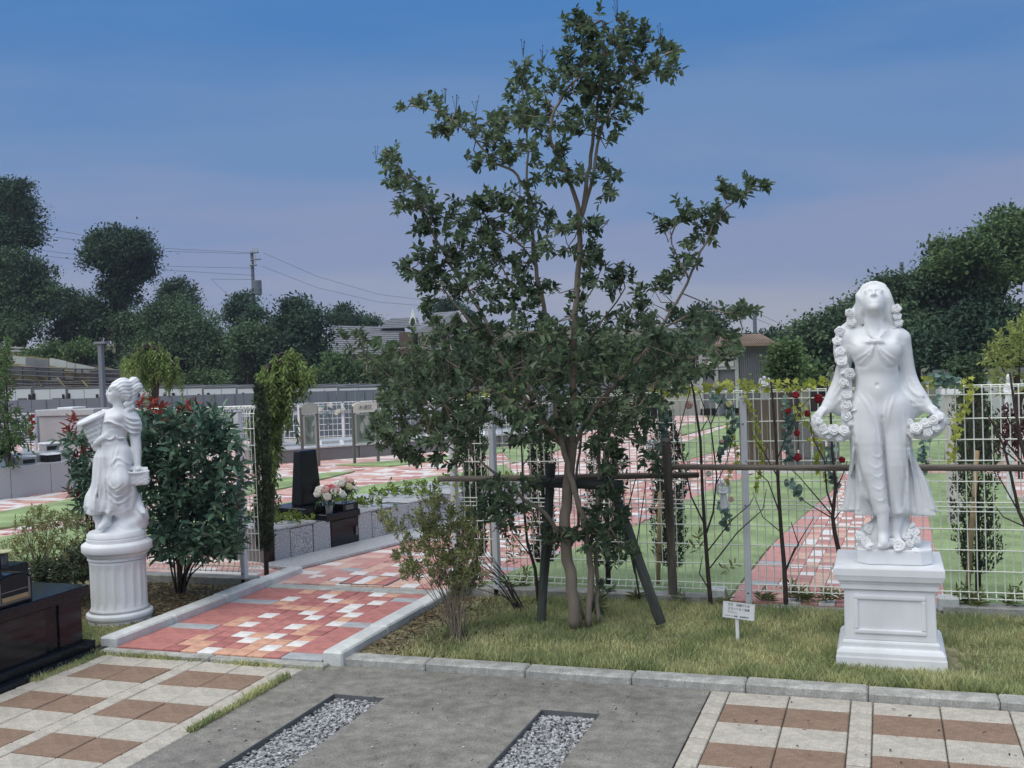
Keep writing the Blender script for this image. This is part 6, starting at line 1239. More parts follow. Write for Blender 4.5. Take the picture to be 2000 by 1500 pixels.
def figurine(name, label, p, h, wings, cat='figurine', ped=None):
    t = empty(name, p, label, cat); S = SDF((-.3, -.25, -.02), (.3, .25, 1.05), .022)
    S.skirt([(.55, 0, 0, .10, .08), (.3, 0, 0, .13, .11), (.02, 0, 0, .17, .14)], 9, .012, k=.03); S.ell((0, 0, .66), (.11, .08, .13), k=.05); S.cap((0, 0, .75), (0, 0, .85), .04, k=.03); S.ell((0, -.01, .90), (.075, .08, .09), k=.02)
    for s in (-1, 1):
        S.chain([(.10 * s, 0, .73), (.14 * s, -.06, .60), (.03 * s, -.13, .58)], [.045, .04, .035], k=.03)
        if wings: S.chain([(.06 * s, .08, .7), (.17 * s, .12, .88), (.22 * s, .12, .6), (.15 * s, .1, .42)], [.03, .04, .04, .02], k=.03, sy=1.6)
    o = link('figure', S.mesh('figure', 'statue_white'), None, t); o.scale = (h, h, h)
    if ped: MB().box((-ped[0], -ped[0], -ped[1]), (ped[0], ped[0], -.001), (.01, .01)).build('pedestal', 'statue_white', t, bevel=.004)
    return t
figurine('angel_figurine', 'small white angel on top of the fence beside the thin sapling', D(1494, 782, 7.02), .16, True)
figurine('angel_figurine', 'small white cherub hanging low on the fence below the log rail', D(1414, 995, 6.95), .19, True)
figurine('angel_figurine', 'small white figurine on the fence near the cypress by the log post', D(1270, 895, 6.95), .13, True)
pf = D(1971, 818, 12.0); gs_ = figurine('garden_statue', 'slim white statue on a thin post beyond the fence at the right edge', pf, (D(1971, 729, 12.0)[2] - pf[2]), False, 'statue', (.06, pf[2] - .05)); gs_.scale = (.62, .62, 1)
for x, lb in ((-1.06, 'white kerb block at the fence left of the mosaic path'), (.345, 'white kerb block at the fence right of the mosaic path')):
    o = MB().box((x - .07, 6.95, .05), (x + .05, 7.07, .135)).build('kerb_block', 'white_kerb', bevel=.008); o.location.z = .004; tag(o, lb, 'kerb')
rm = empty('maroon_shrub', D(1985, 905, 11) * [1, 1, 0], 'low dark red leaved shrub on the right beyond the fence', 'shrub'); P = np.array([D(1965 + rnd(-20, 45), 845 + rnd(-35, 25), 11 + rnd(-.3, .3)) - np.array(rm.location) for _ in range(110)]); lv, s2 = twigs(P, RNG.normal(0, .6, P.shape), .12, 8, .06, .35); mat('leaf_maroon', (.07, .022, .025), .5, .2, 4, island=.4, trans=.2); link('leaves', npmesh('leaves', *lv, 'leaf_maroon'), None, rm)
# ---- artificial garlands on the near fence
IVY = np.array([(0, 0, 0), (0, -.12, 0), (.42, -.30, .05), (.34, .05, .02), (.62, .28, .05), (.22, .42, .02), (0, 1.0, .04), (-.22, .42, .02), (-.62, .28, .05), (-.34, .05, .02), (-.42, -.30, .05)])
IVF = np.array([(0, 1, 2, 3), (0, 3, 4, 5), (0, 5, 6, 7), (0, 7, 8, 9), (0, 9, 10, 1)])
def ivy_leaves(P, sz):
    n = len(P); Nn = unit(np.array([0, -1, .2]) + RNG.normal(0, .45, (n, 3))); Up = unit(np.array([0, -.1, -1.]) + RNG.normal(0, .5, (n, 3))); X = unit(np.cross(Up, Nn)); Y = np.cross(Nn, X); s = RNG.uniform(.75, 1.2, (n, 1, 1)) * sz
    V = P[:, None] + (IVY[None, :, 0:1] * X[:, None] + IVY[None, :, 1:2] * Y[:, None] + IVY[None, :, 2:3] * Nn[:, None]) * s
    return V.reshape(-1, 3), (IVF[None] + (np.arange(n) * len(IVY))[:, None, None]).reshape(-1, 4)
def oval_leaves(P, sz): l = RNG.uniform(.8, 1.2, len(P)) * sz; return leaves_mesh(P, RNG.normal(0, .7, P.shape) + np.array([0, -.3, -.3]), unit(np.array([0, -1., .3]) + RNG.normal(0, .4, P.shape)), l, l * .9, .1)
def garland(label, pts, kind, roses, step=11, sz=.026, spread=6, Y=6.965):
    step *= .30 if 'top' in label else .45; sz *= 1.1; spread = 11 if 'top' in label else spread
    p0 = D(*pts[0], Y); t = empty('garland', p0, label, 'garland', 'artificial garlands tied along the fence'); pl_ = []
    for (x0, y0), (x1, y1) in zip(pts[:-1], pts[1:]):
        n = max(2, int(math.hypot(x1 - x0, y1 - y0) / step)); pl_ += [(x0 + (x1 - x0) * i / n, y0 + (y1 - y0) * i / n) for i in range(n)]
    MB().tube([D(x + rnd(-1.5, 1.5), y + rnd(-1.5, 1.5), Y + .012) - p0 for x, y in pl_ + [pts[-1]]], .0018, 5, cap=False).build('vine', 'leaf_bright', t)
    P = np.array([D(x + rnd(-spread, spread), y + rnd(-spread, spread), Y - rnd(0, .03)) - p0 for x, y in pl_ for _ in range(1 if kind == 'ivy' else 2)]); V, F = ivy_leaves(P, sz) if kind == 'ivy' else oval_leaves(P, sz * 1.25); link('vine_leaves', npmesh('vine_leaves', V, F, 'ivy_leaf' if kind == 'ivy' else 'eucalyptus_leaf'), None, t)
    for x, y, r, m in roses: rose(t, D(x, y, Y - .03) - p0, r * .82 * Y * .96 / FPX, (rnd(-.5, .3), -1, rnd(-.1, .5)), m, 'artificial_rose')
garland('yellow green ivy garland along the fence top left of the main trunk', [(905, 772), (940, 768), (975, 765), (1015, 772)], 'ivy', [], 6, .030, 8)
garland('yellow ivy strand hanging beside the gate side fence post', [(885, 800), (890, 860), (888, 940), (884, 1010)], 'ivy', [], 9)
garland('ivy garland along the fence top from the log post to the fence post', [(1280, 770), (1330, 762), (1390, 757), (1450, 752)], 'ivy', [(1400, 753, 9, 'petal_cream'), (1347, 791, 10, 'petal_pink')], 9, .030, 8)
garland('ivy garland along the fence top just left of the garland statue', [(1450, 752), (1520, 752), (1580, 748), (1640, 745)], 'ivy', [(1555, 772, 9, 'petal_red'), (1600, 778, 11, 'petal_red')], 9, .030, 8)
garland('ivy strand hanging right of the tall fence post', [(1455, 770), (1470, 800), (1480, 850), (1490, 900), (1475, 960)], 'ivy', [], 9)
garland('ivy strand hanging close to the left garland hand of the statue', [(1560, 790), (1575, 830), (1595, 860), (1600, 900), (1610, 935)], 'ivy', [(1645, 898, 8, 'petal_red')], 7, .028, 10)
garland('ivy strand hanging left of the tall fence post', [(1425, 830), (1432, 870), (1440, 900), (1420, 940)], 'ivy', [], 9)
garland('ivy garland along the fence top right of the statue', [(1790, 745), (1840, 748), (1900, 745)], 'ivy', [], 10, .030, 8)
garland('yellow ivy strand hanging in front of the stone pillar', [(1900, 755), (1885, 790), (1870, 830), (1865, 870), (1855, 900)], 'ivy', [], 7, .029, 9)
garland('blue green eucalyptus strand beside the log post', [(1290, 780), (1300, 820), (1290, 860), (1300, 900)], 'euc', [(1295, 785, 9, 'petal_pink'), (1272, 882, 9, 'petal_white')], 9)
garland('blue green eucalyptus strand with a cream rose left of the tall post', [(1390, 770), (1420, 790), (1440, 830), (1420, 860), (1400, 900)], 'euc', [(1425, 790, 9, 'petal_cream'), (1410, 862, 5, 'petal_pink')], 8)
garland('eucalyptus strand with red roses left of the statue', [(1530, 780), (1545, 820), (1535, 860), (1545, 905)], 'euc', [(1540, 802, 8, 'petal_red'), (1557, 846, 8, 'petal_red'), (1558, 894, 10, 'petal_red'), (1578, 808, 8, 'petal_red')], 7)
garland('eucalyptus strand hanging under the left rose garland of the statue', [(1625, 870), (1620, 920), (1640, 960)], 'euc', [], 9)
garland('eucalyptus sprig on the fence top right of the statue', [(1820, 738), (1850, 742), (1870, 748)], 'euc', [], 5, .028)
garland('eucalyptus strand hanging right of the statue', [(1830, 780), (1815, 830), (1800, 880), (1810, 925)], 'euc', [(1815, 900, 7, 'petal_white')], 8)
garland('low eucalyptus sprig with a pale rose beside the cherub', [(1405, 990), (1420, 1005), (1418, 1030)], 'euc', [(1428, 975, 7, 'petal_pink'), (1385, 925, 8, 'petal_white')], 6)
garland('low eucalyptus sprig on the fence right of the tall post', [(1540, 940), (1555, 955), (1560, 975)], 'euc', [], 6)
# ================================================================== BACKGROUND: trees, houses, vans, poles
def bg_tree(name, label, ells, Y, m, depth=None, leaf=.165, dens=.85, trunk=True, group='dark trees along the horizon', core=True):
    """crown of many leafy clumps: each ellipse (px) becomes a lobe with leaves over its surface and an uneven solid heart"""
    cx = sum(e[0] for e in ells) / len(ells); gb = D(cx, 740, Y); gz = float(terrain(np.array([gb[0]]), np.array([Y]))[0]); base = np.array([gb[0], Y, gz]); t = empty(name, base, label, 'tree', group)
    k = None; LV = []; CV = []; CF = []; b = MB(); cen = []
    for (x, y, rx, ry) in ells:
        yo = rnd(-1, 1) * (depth or 1.5); c = D(x, y, Y + yo); sc = abs(RC[:, 2] @ (c - np.array([0, 0, EYE]))) / FPX; R = np.array([rx * sc, max(rx, ry) * .8 * sc, ry * sc]); c = c - base; cen.append(c)
        area = 4 * math.pi * ((R[0] * R[2]) ** .8 + .1); nsub = max(8, int(area / (leaf * 3.4) ** 2 * 1.6))
        d = rand_dirs(nsub); d[:, 2] = np.where(d[:, 2] < -.55, -d[:, 2], d[:, 2]); d[:, 1] = np.where(RNG.random(nsub) < .45, -np.abs(d[:, 1]), d[:, 1]); sub = c + d * R * RNG.uniform(.62, 1.0, (nsub, 1))
        nl = int(36 * dens); P = np.repeat(sub, nl, 0) + RNG.normal(0, 1, (nsub * nl, 3)) * np.array([leaf * 1.5, leaf * 1.3, leaf * .95]); out = np.repeat(d, nl, 0)
        Dv = out * .5 + RNG.normal(0, .7, P.shape); Nn = unit(np.array([0, -.2, 1.]) + out * .6 + RNG.normal(0, .5, P.shape)); l = RNG.uniform(.6, 1.15, len(P)) * leaf; LV.append(leaves_mesh(P, Dv, Nn, l, l * .62, .15))
        if core:
            jit = RNG.uniform(.72, .98, (len(IV), 1)); CV.append(c + IV * R * .72 * jit); CF.append(IF + sum(len(q) for q in CV[:-1]))
    V, F = join_np(LV); link('crown', npmesh('crown', V, F, m), None, t)
    if core: link('inner_mass', npmesh('inner_mass', np.concatenate(CV), np.concatenate(CF), m, True), None, t)['kind'] = 'stuff'
    mid = np.mean(cen, 0); r = .35
    b.tube([(0, 0, -.4), mid * np.array([.4, .4, .4]), mid], [r, r * .8, r * .4], 8)
    for c in cen: b.tube([mid * np.array([.5, .5, .55]), (mid + c) / 2, c], [r * .45, r * .3, r * .1], 6)
    b.build('trunk', 'bark_dark', t, smooth='all'); return t
TR = [('broad tree rising highest at the left edge', [(5, 400, 50, 50), (45, 430, 45, 45), (15, 460, 50, 40), (60, 470, 34, 26), (-40, 430, 60, 80), (35, 380, 30, 26)], 44, 'leaf_far_dark'),
      ('dense dark tree below the highest tree at the left edge', [(20, 540, 70, 55), (70, 560, 50, 50), (40, 600, 80, 50), (-30, 560, 60, 80), (95, 600, 32, 45), (30, 650, 70, 40)], 42, 'leaf_far'),
      ('round crowned tree standing alone left of the utility pole', [(220, 480, 52, 36), (265, 490, 46, 38), (200, 510, 42, 34), (245, 540, 55, 45), (285, 520, 30, 40), (235, 585, 45, 34), (190, 490, 30, 26)], 46, 'leaf_far_dark'),
      ('low dark trees joining the left woods', [(130, 600, 45, 36), (170, 620, 50, 45), (215, 640, 45, 45), (140, 660, 45, 40), (255, 650, 30, 40)], 45, 'leaf_far'),
      ('broad mounded tree left of the utility pole', [(340, 620, 60, 36), (300, 650, 55, 45), (380, 650, 55, 45), (340, 680, 80, 50), (280, 700, 40, 40), (410, 690, 40, 45)], 43, 'leaf_far'),
      ('small round tree top behind the broad mounded tree', [(348, 570, 34, 26), (335, 590, 26, 22), (365, 590, 26, 24)], 52, 'leaf_far_dark'),
      ('pointed tree in front of the utility pole', [(478, 600, 34, 26), (460, 620, 24, 22), (498, 622, 24, 22), (480, 645, 36, 22)], 50, 'leaf_far_dark'),
      ('paler bushy tree below the utility pole', [(490, 670, 50, 36), (455, 690, 36, 34), (520, 695, 36, 40), (490, 720, 55, 36)], 41, 'leaf_far'),
      ('dense tree between the pole and the tiled house', [(580, 620, 44, 36), (610, 640, 40, 36), (560, 650, 36, 40), (590, 690, 55, 45), (612, 700, 30, 40), (545, 700, 30, 40)], 42, 'leaf_far_dark'),
      ('small tree left of the tiled house roof', [(672, 615, 24, 18), (690, 630, 26, 14), (665, 632, 20, 14)], 56, 'leaf_far_dark'), ('low tree line above the tiled house roof', [(725, 632, 26, 12), (705, 634, 20, 12)], 58, 'leaf_far'),
      ('tree top above the gable of the house', [(882, 600, 26, 16), (900, 612, 20, 12), (865, 608, 18, 12)], 58, 'leaf_far_dark'),
      ('low green trees under the tiled house', [(655, 722, 36, 24), (720, 725, 45, 22), (780, 725, 45, 22), (850, 725, 50, 26), (690, 738, 55, 18)], 38, 'leaf_far_light'),
      ('trees behind the trunk of the tall tree', [(930, 700, 50, 45), (1000, 710, 50, 40), (1070, 715, 50, 40), (1140, 710, 50, 40), (960, 740, 70, 26), (1090, 745, 70, 26)], 40, 'leaf_far'),
      ('trees between the tall tree and the shed', [(1220, 700, 50, 40), (1280, 705, 45, 40), (1330, 690, 40, 45), (1250, 740, 60, 26), (1340, 730, 30, 34)], 39, 'leaf_far'),
      ('small crown above the left end of the shed', [(1380, 622, 26, 22), (1365, 640, 22, 20), (1395, 645, 22, 20)], 44, 'leaf_far_dark'),
      ('tall tree highest at the right edge', [(1975, 450, 45, 40), (1940, 480, 50, 40), (1890, 500, 50, 40), (1860, 530, 45, 36), (1990, 520, 60, 55), (1930, 550, 60, 45), (2040, 480, 60, 80), (1840, 500, 30, 30)], 40, 'leaf_far_light'),
      ('wooded slope tree behind the head of the garland statue', [(1760, 575, 45, 30), (1720, 590, 45, 34), (1800, 590, 45, 40), (1690, 620, 50, 40), (1770, 640, 70, 45), (1840, 620, 55, 50), (1730, 560, 24, 16), (1830, 550, 50, 36), (1880, 570, 55, 45), (1795, 562, 36, 24)], 41, 'leaf_far'),
      ('dark lower trees at the right behind the statue', [(1860, 660, 70, 50), (1940, 640, 70, 60), (1990, 680, 60, 55), (1800, 690, 60, 45), (1880, 710, 70, 40), (1960, 720, 60, 35)], 38, 'leaf_far_dark'),
      ('sloping tree left of the head of the garland statue', [(1640, 640, 45, 36), (1600, 655, 40, 34), (1560, 665, 36, 26), (1620, 690, 60, 40), (1570, 700, 45, 36), (1660, 690, 45, 45), (1530, 690, 20, 26)], 39, 'leaf_far'),
      ('low trees at the right end of the shed', [(1500, 700, 24, 20), (1480, 725, 30, 20), (1530, 720, 34, 26), (1560, 730, 34, 22)], 30, 'leaf_far_light'),
      ('low dark hedge trees behind the parked trucks', [(270, 725, 45, 26), (350, 730, 60, 24), (440, 735, 60, 22), (530, 735, 55, 22), (620, 735, 55, 22), (200, 715, 30, 30)], 44, 'leaf_far_dark')]
TR += [('dark tree just outside the right edge', [(2150, 520, 80, 60), (2220, 560, 80, 70), (2120, 600, 80, 60), (2180, 660, 110, 70)], 38, 'leaf_far'), ('wooded slope beyond the right edge', [(2350, 540, 90, 70), (2430, 580, 90, 70), (2380, 650, 120, 70), (2500, 640, 100, 80)], 36, 'leaf_far_dark'), ('dark tree just outside the left edge', [(-120, 470, 70, 60), (-170, 540, 90, 70), (-110, 600, 90, 60), (-200, 640, 100, 60)], 42, 'leaf_far'),
       ('tree line behind the shed', [(1440, 680, 40, 22), (1500, 672, 40, 24), (1405, 690, 30, 24)], 48, 'leaf_far_dark')]
for lb, ells, Y, m in TR: bg_tree('horizon_tree', lb, ells, Y, m)
bg_tree('conifer_sapling', 'small upright conifer right of the statue above the fence', [(1886, 720, 7, 12), (1888, 735, 9, 12), (1887, 750, 10, 10)], 16, 'leaf_far', .1, .07, .6, group=None, core=False)
bg_tree('young_conifer', 'bright young conifer left of the garland statue above the fence', [(1535, 690, 8, 14), (1532, 712, 11, 14), (1536, 735, 14, 14), (1525, 725, 9, 10)], 18, 'leaf_far_light', .15, .08, .7, group=None, core=False)
for i, (x, y, r, lb) in enumerate(((105, 690, 26, 'bright bush on the bank left of the lamp post'), (160, 685, 24, 'bush on the bank just left of the lamp post'), (60, 700, 18, 'small bush on the bank at the far left'), (410, 740, 22, 'small bright bush above the truck row'), (370, 745, 16, 'low bush above the truck row'), (275, 760, 20, 'low bush behind the head of the girl statue'))): bg_tree('bank_bush', lb, [(x, y, r, r * .6), (x + r * .6, y + 5, r * .7, r * .45), (x - r * .6, y + 6, r * .7, r * .45)], 36, 'leaf_far_light', .4, .14, .8, group='bushes on the bank')
# ---- bank with guard rail, hoarding and scaffold at the left
HY = 33.0
bank = [(-160, 690), (0, 684), (60, 688), (130, 700), (200, 715), (260, 730), (300, 748)]
V = []; F = []
for i, (x, y) in enumerate(bank):
    V += [D(x, y, HY + 3.5), D(x, y + 14, HY + 1.6), D(x, 790, HY + .6)]
for i in range(len(bank) - 1):
    for j in range(2): a = i * 3 + j; F.append((a, a + 1, a + 4, a + 3))
bk_ = link('bank', npmesh('bank', V, F, 'dry_grass', True)); bk_['kind'] = 'structure'
def dbox(parent, name, pts, Y, th, m):
    """upright slab: px outline at distance Y, thickness th"""
    P = [D(x, y, Y) for x, y in pts]; n = len(P); b = MB(); b.v += [tuple(p) for p in P] + [tuple(p + np.array([0, th, 0])) for p in P]; b.f += [tuple(range(n)), tuple(range(2 * n - 1, n - 1, -1))] + [(j, (j + 1) % n, n + (j + 1) % n, n + j) for j in range(n)]
    o = b.build(name, m, None); o.parent = parent
    if parent is not None: o.location = -Vector(parent.location)
    return o
def dtube(parent, name, pts, Y, r, m):
    o = MB().tube([D(x, y, Y) for x, y in pts], r, 6).build(name, m, None); o.parent = parent
    if parent is not None: o.location = -Vector(parent.location)
    return o
ho = empty('hoarding', D(100, 760, HY), 'old site hoarding of grey and pale sheets with scaffold pipes on the left bank', 'hoarding')
dbox(ho, 'sheet', [(14, 694), (50, 698), (50, 712), (14, 708)], HY + .4, .03, 'sheet_pale'); dbox(ho, 'sheet', [(51, 698), (95, 703), (95, 718), (51, 714)], HY + .41, .03, 'sheet_grey'); dbox(ho, 'sheet', [(97, 699), (130, 706), (130, 717), (114, 717), (108, 715), (97, 714)], HY + .40, .03, 'sheet_pale'); dbox(ho, 'sheet', [(131, 707), (146, 710), (146, 726), (131, 722)], HY + .41, .03, 'sheet_pale'); dbox(ho, 'sheet', [(148, 710), (186, 718), (175, 724), (175, 730), (148, 727)], HY + .40, .03, 'sheet_pale')
dbox(ho, 'dark_sheet', [(176, 724), (235, 722), (236, 756), (176, 756)], HY + .42, .03, 'sheet_grey'); dbox(ho, 'dark_sheet', [(8, 715), (125, 722), (125, 757), (8, 755)], HY + .48, .03, 'sheet_grey'); dbox(ho, 'dark_sheet', [(125, 724), (176, 729), (176, 757), (125, 757)], HY + .48, .03, 'rust_timber')
for i, (x0, x1, y0, y1) in enumerate(((22, 42, 730, 742), (47, 70, 731, 743), (74, 96, 733, 744), (128, 143, 734, 741), (100, 112, 738, 746))): dbox(ho, 'timber_sheet', [(x0, y0), (x1, y0 + 1), (x1, y1), (x0, y1)], HY + .45, .02, 'rust_timber' if i < 3 else 'sheet_pale')
for y in (714, 722, 731, 740, 748, 753): dtube(ho, 'scaffold_pipe', [(4, y), (60, y + 3), (130, y + 6 if y < 745 else y + 1), (236, y + 9 if y < 740 else y + 2)], HY + .3, .035, 'scaffold_pipe')
for x in (20, 44, 72, 95, 124, 147, 160, 192): dtube(ho, 'scaffold_upright', [(x, 712 + x * .06), (x + .5, 757)], HY + .33, .03, 'scaffold_pipe')
for x0, y0, x1, y1 in ((12, 735, 30, 752), (70, 738, 82, 755), (112, 738, 128, 757), (160, 743, 172, 756)): dtube(ho, 'brace', [(x0, y0), (x1, y1)], HY + .25, .035, 'rust_timber')
gr_ = empty('guard_rail', D(30, 690, HY + 3), 'white guard rail on the bank at the far left', 'guard rail')
for y in (676, 682): dbox(gr_, 'rail', [(-60, y), (58, y + 2), (58, y + 5), (-60, y + 3)], HY + 3.0, .05, 'sheet_pale')
for x in (0, 30, 57): dbox(gr_, 'rail_post', [(x - 1.5, 676), (x + 1.5, 676), (x + 1.5, 695), (x - 1.5, 695)], HY + 3.06, .06, 'sheet_pale')
# ---- lamp post
lp = D(203, 815, 20); la = empty('lamp_post', (lp[0], 20, 0), 'slim dark grey lamp post with a flat head left of the girl statue', 'lamp post'); lh = D(203, 672, 20)[2]
MB().box((-.055, -.055, 0), (.055, .055, lh)).build('mast', 'panel_grey', la, bevel=.01); MB().box((-.12, -.10, lh + .001), (.20, .10, lh + .055)).build('lamp_head', 'panel_grey', la, bevel=.01)
# ---- grey panel boundary wall
WY = lambda px: 21.0 + 3.2 * min(max(px, 0), 720) / 720
pw = empty('panel_wall', D(300, 800, WY(300)), 'long boundary wall of grey metal panels below the parked trucks', 'wall'); pxs = [-25]
while pxs[-1] < 1180: pxs.append(pxs[-1] + (29 - 11 * min(max(pxs[-1], 0) / 500, 1)))
for i, (a, b_) in enumerate(zip(pxs[:-1], pxs[1:])):
    y0, y1 = WY(a), WY(b_); A_, B_ = D(a, 783 - 21 * a / 700, y0), D(b_, 783 - 21 * b_ / 700, y1); d_ = unit((B_ - A_) * [1, 1, 0]); L_ = np.linalg.norm((B_ - A_)[:2])
    o = MB().box((.005, 0, -.3), (L_ - .005, .04 + (i % 2) * .012, A_[2])).build('panel', 'panel_grey', pw); o.location = Vector((A_[0], A_[1], 0)) - Vector(pw.location); o.rotation_euler[2] = math.atan2(d_[1], d_[0])
    if i % 2 == 0: u_ = MB().box((-.015, -.025, -.3), (.015, -.002, A_[2] - .02)).build('upright', 'panel_grey', pw); u_.location = o.location; u_.rotation_euler[2] = o.rotation_euler[2]
# ---- row of white box trucks
def truck(i, x, y, gz, label):
    t = empty('box_truck', (x, y, gz), label, 'truck', 'white box trucks parked in a row', rz=.02); w_ = .80; H1 = 2.15
    MB().box((-w_, 0, .62), (w_, 2.1, H1)).build('cargo_box', 'van_white', t, bevel=.03, seg=2); MB().box((-w_ - .01, -.012, H1 - .06), (w_ + .01, 2.11, H1 + .012)).build('roof_trim', 'steel_dark', t, bevel=.01)
    for s in (-1, 1):
        MB().box((s * (w_ - .02) - .03, -.02, .64), (s * (w_ - .02) + .03, -.001, H1 - .065)).build('corner_trim', 'steel_dark', t)
        mi = MB().tube([(s * .80, -.02, 1.6), (s * .93, -.06, 1.62)], .015, 6).build('mirror_arm', 'rubber_black', t); MB().box((s * .93 - .055, -.09, 1.60), (s * .93 + .055, -.03, 1.92)).build('mirror', 'rubber_black', mi, bevel=.02)
        for yy in (.4, 2.5):
            wh = MB().lathe([(.27, -.08), (.28, -.06), (.28, .06), (.27, .08)], 20).build('wheel', 'rubber_black', t); wh.location = (s * .66, yy, .28); wh.rotation_euler = (0, math.pi / 2, 0)
    MB().box((.10, -.03, 1.66), (.55, -.004, 1.74)).build('door_handle', 'steel_dark', t, bevel=.008); MB().box((-.008, -.006, .66), (.008, -.001, H1 - .07)).build('door_seam', 'steel_dark', t)
    MB().box((-.74, 2.13, .45), (.74, 3.3, 1.75), (.05, .15)).build('cab', 'van_white', t, bevel=.05); MB().box((-.72, .1, .42), (.72, 3.2, .60)).build('chassis', 'rubber_black', t); return t
ntk = 11; ords = ['first', 'second', 'third', 'fourth', 'fifth', 'sixth', 'seventh', 'eighth', 'ninth', 'tenth', 'eleventh']
for i in range(ntk):
    px = 30 + i * 67; y = 33.0; c = D(px, 757 - px * .0045, y); zr = c[2]; truck(i, c[0], y, zr - 2.16, 'white box truck, %s from the left in the parked row' % ords[i])
tag(MB().box((-45, 29, -1.35), (-5, 40, -1.13)).build('truck_yard', 'concrete'), kind='structure')
# ---- tiled house, shed, pale house
def tiled_roof(parent, a, b_, c, d, n, m, name='roof'):
    """quad eave a-b to ridge d-c split into overlapping courses"""
    ro = MB().poly([a, b_, c, d]).build(name, m, parent)
    for i in range(n):
        f = lambda t: (a + (d - a) * t, b_ + (c - b_) * t); l0, r0 = f(i / n); l1, r1 = f((i + 1) / n); nn = unit(np.cross(b_ - a, d - a)); nn = nn if nn[2] > 0 else -nn; q_ = MB(); u = .045
        q_.v += [tuple(l0 + nn * u), tuple(r0 + nn * u), tuple(r1 + nn * .012), tuple(l1 + nn * .012), tuple(l0 + nn * .002), tuple(r0 + nn * .002), tuple(r1 + nn * .002), tuple(l1 + nn * .002)]; q_.f += [(0, 1, 2, 3), (4, 5, 1, 0), (1, 5, 6, 2), (3, 2, 6, 7), (0, 3, 7, 4)]; q_.build('roof_course', m, ro)
    return ro
HYY = 46; ho0 = D(780, 735, HYY); hs_ = empty('tiled_house', ho0, 'house with grey tiled roofs and a gable behind the tall tree', 'house'); h0 = np.array(ho0)
def hp_(x, y, dy): return D(x, y, HYY + dy) - h0
tiled_roof(hs_, hp_(632, 692, 0), hp_(802, 694, 0), hp_(790, 640, 3.0), hp_(645, 636, 3.0), 14, 'roof_tile'); wl = MB(); a, b_ = hp_(645, 690, .3), hp_(795, 692, .3); wl.box((a[0], a[1], -1.5), (b_[0], a[1] + 5, a[2])); wl.build('wall', 'house_plaster', hs_)
a, b_ = hp_(830, 652, -.5), hp_(908, 650, -.5); ap = hp_(892, 610, -.5); MB().poly([hp_(868, 645, -.6), hp_(916, 645, -.6), ap]).box((a[0] + .4, a[1] + .1, -1.5), (b_[0], a[1] + 4, a[2])).build('gable_wall', 'house_brown', hs_)
tiled_roof(hs_, hp_(800, 652, -1.2), hp_(866, 648, -1.2), hp_(894, 608, -.9), hp_(850, 611, 2.5), 9, 'roof_tile'); tiled_roof(hs_, hp_(918, 640, -.8), hp_(932, 646, 3), hp_(905, 612, 3), hp_(893, 608, -.8), 7, 'roof_tile')
for x0, y0, x1, y1 in ((864, 650, 895, 608), (895, 608, 919, 642)): MB().tube([hp_(x0, y0, -.75), hp_(x1, y1, -.75)], .07, 5).build('barge_board', 'house_plaster', hs_)
tiled_roof(hs_, hp_(740, 642, 2.4), hp_(822, 640, 2.4), hp_(815, 620, 4.5), hp_(765, 622, 4.5), 6, 'roof_tile'); sp = MB(); q4 = [hp_(796, 640, 3), hp_(816, 640, 3), hp_(817, 640, 4.2), hp_(797, 640, 4.2)]; tp_ = hp_(806, 602, 3.6)
for j in range(4): sp.poly([q4[j], q4[(j + 1) % 4], tp_])
sp.build('spire', 'sheet_pale', hs_); ch = hp_(795, 665, -.2); MB().box((ch[0] - .4, ch[1], ch[2] - .9), (ch[0] + .3, ch[1] + .6, ch[2] + .4)).build('chimney', 'house_brown', hs_)
for x in (850, 890): p = hp_(x, 668, -.65); f = MB().box((p[0] - .28, p[1], p[2] - .35), (p[0] + .28, p[1] + .06, p[2] + .35)).build('window', 'house_plaster', hs_); MB().box((p[0] - .22, p[1] - .01, p[2] - .29), (p[0] + .22, p[1] - .002, p[2] + .29)).build('pane', 'window_dark', f)
SY2 = 27; s0 = D(1440, 750, SY2); sh = empty('shed', s0, 'grey shed with a tan metal roof right of the tall tree', 'shed'); s00 = np.array(s0)
def sp_(x, y, dy=0): return D(x, y, SY2 + dy) - s00
wz = sp_(1440, 676)[2]; xa, xb = sp_(1370, 700)[0], sp_(1510, 700)[0]
MB().box((xa, .06, -.6), (xb, 3, wz)).build('wall', 'clad_grey', sh)
for i in range(34): x = xa + (xb - xa) * (i + .2) / 34; MB().box((x, .03, wz - .55 if x < sp_(1440, 700)[0] else -.6), (x + .035, .058, wz - .01)).build('cladding_rib', 'clad_grey', sh)
tiled_roof(sh, sp_(1386, 677, -.35), sp_(1520, 675, -.35), sp_(1486, 657, 1.6), sp_(1396, 660, 1.6), 1, 'roof_tan')
e0, e1, r0_, r1_ = sp_(1386, 677, -.35), sp_(1520, 675, -.35), sp_(1396, 660, 1.6), sp_(1486, 657, 1.6)
for i in range(24): t = (i + .5) / 24; MB().tube([e0 + (e1 - e0) * t + np.array([0, 0, .06]), r0_ + (r1_ - r0_) * t + np.array([0, 0, .06])], .018, 5).build('roof_rib', 'roof_tan', sh)
for x in (1368, 1398, 1438): a = sp_(x, 690); MB().box((a[0] - .045, -.02, -.6), (a[0] + .045, .028, wz - .02)).build('post', 'sheet_pale', sh)
for y in (700, 721): a, b_ = sp_(1368, y), sp_(1438, y); MB().box((a[0], -.045, a[2] - .025), (b_[0], -.021, a[2] + .025)).build('rail', 'sheet_pale', sh)
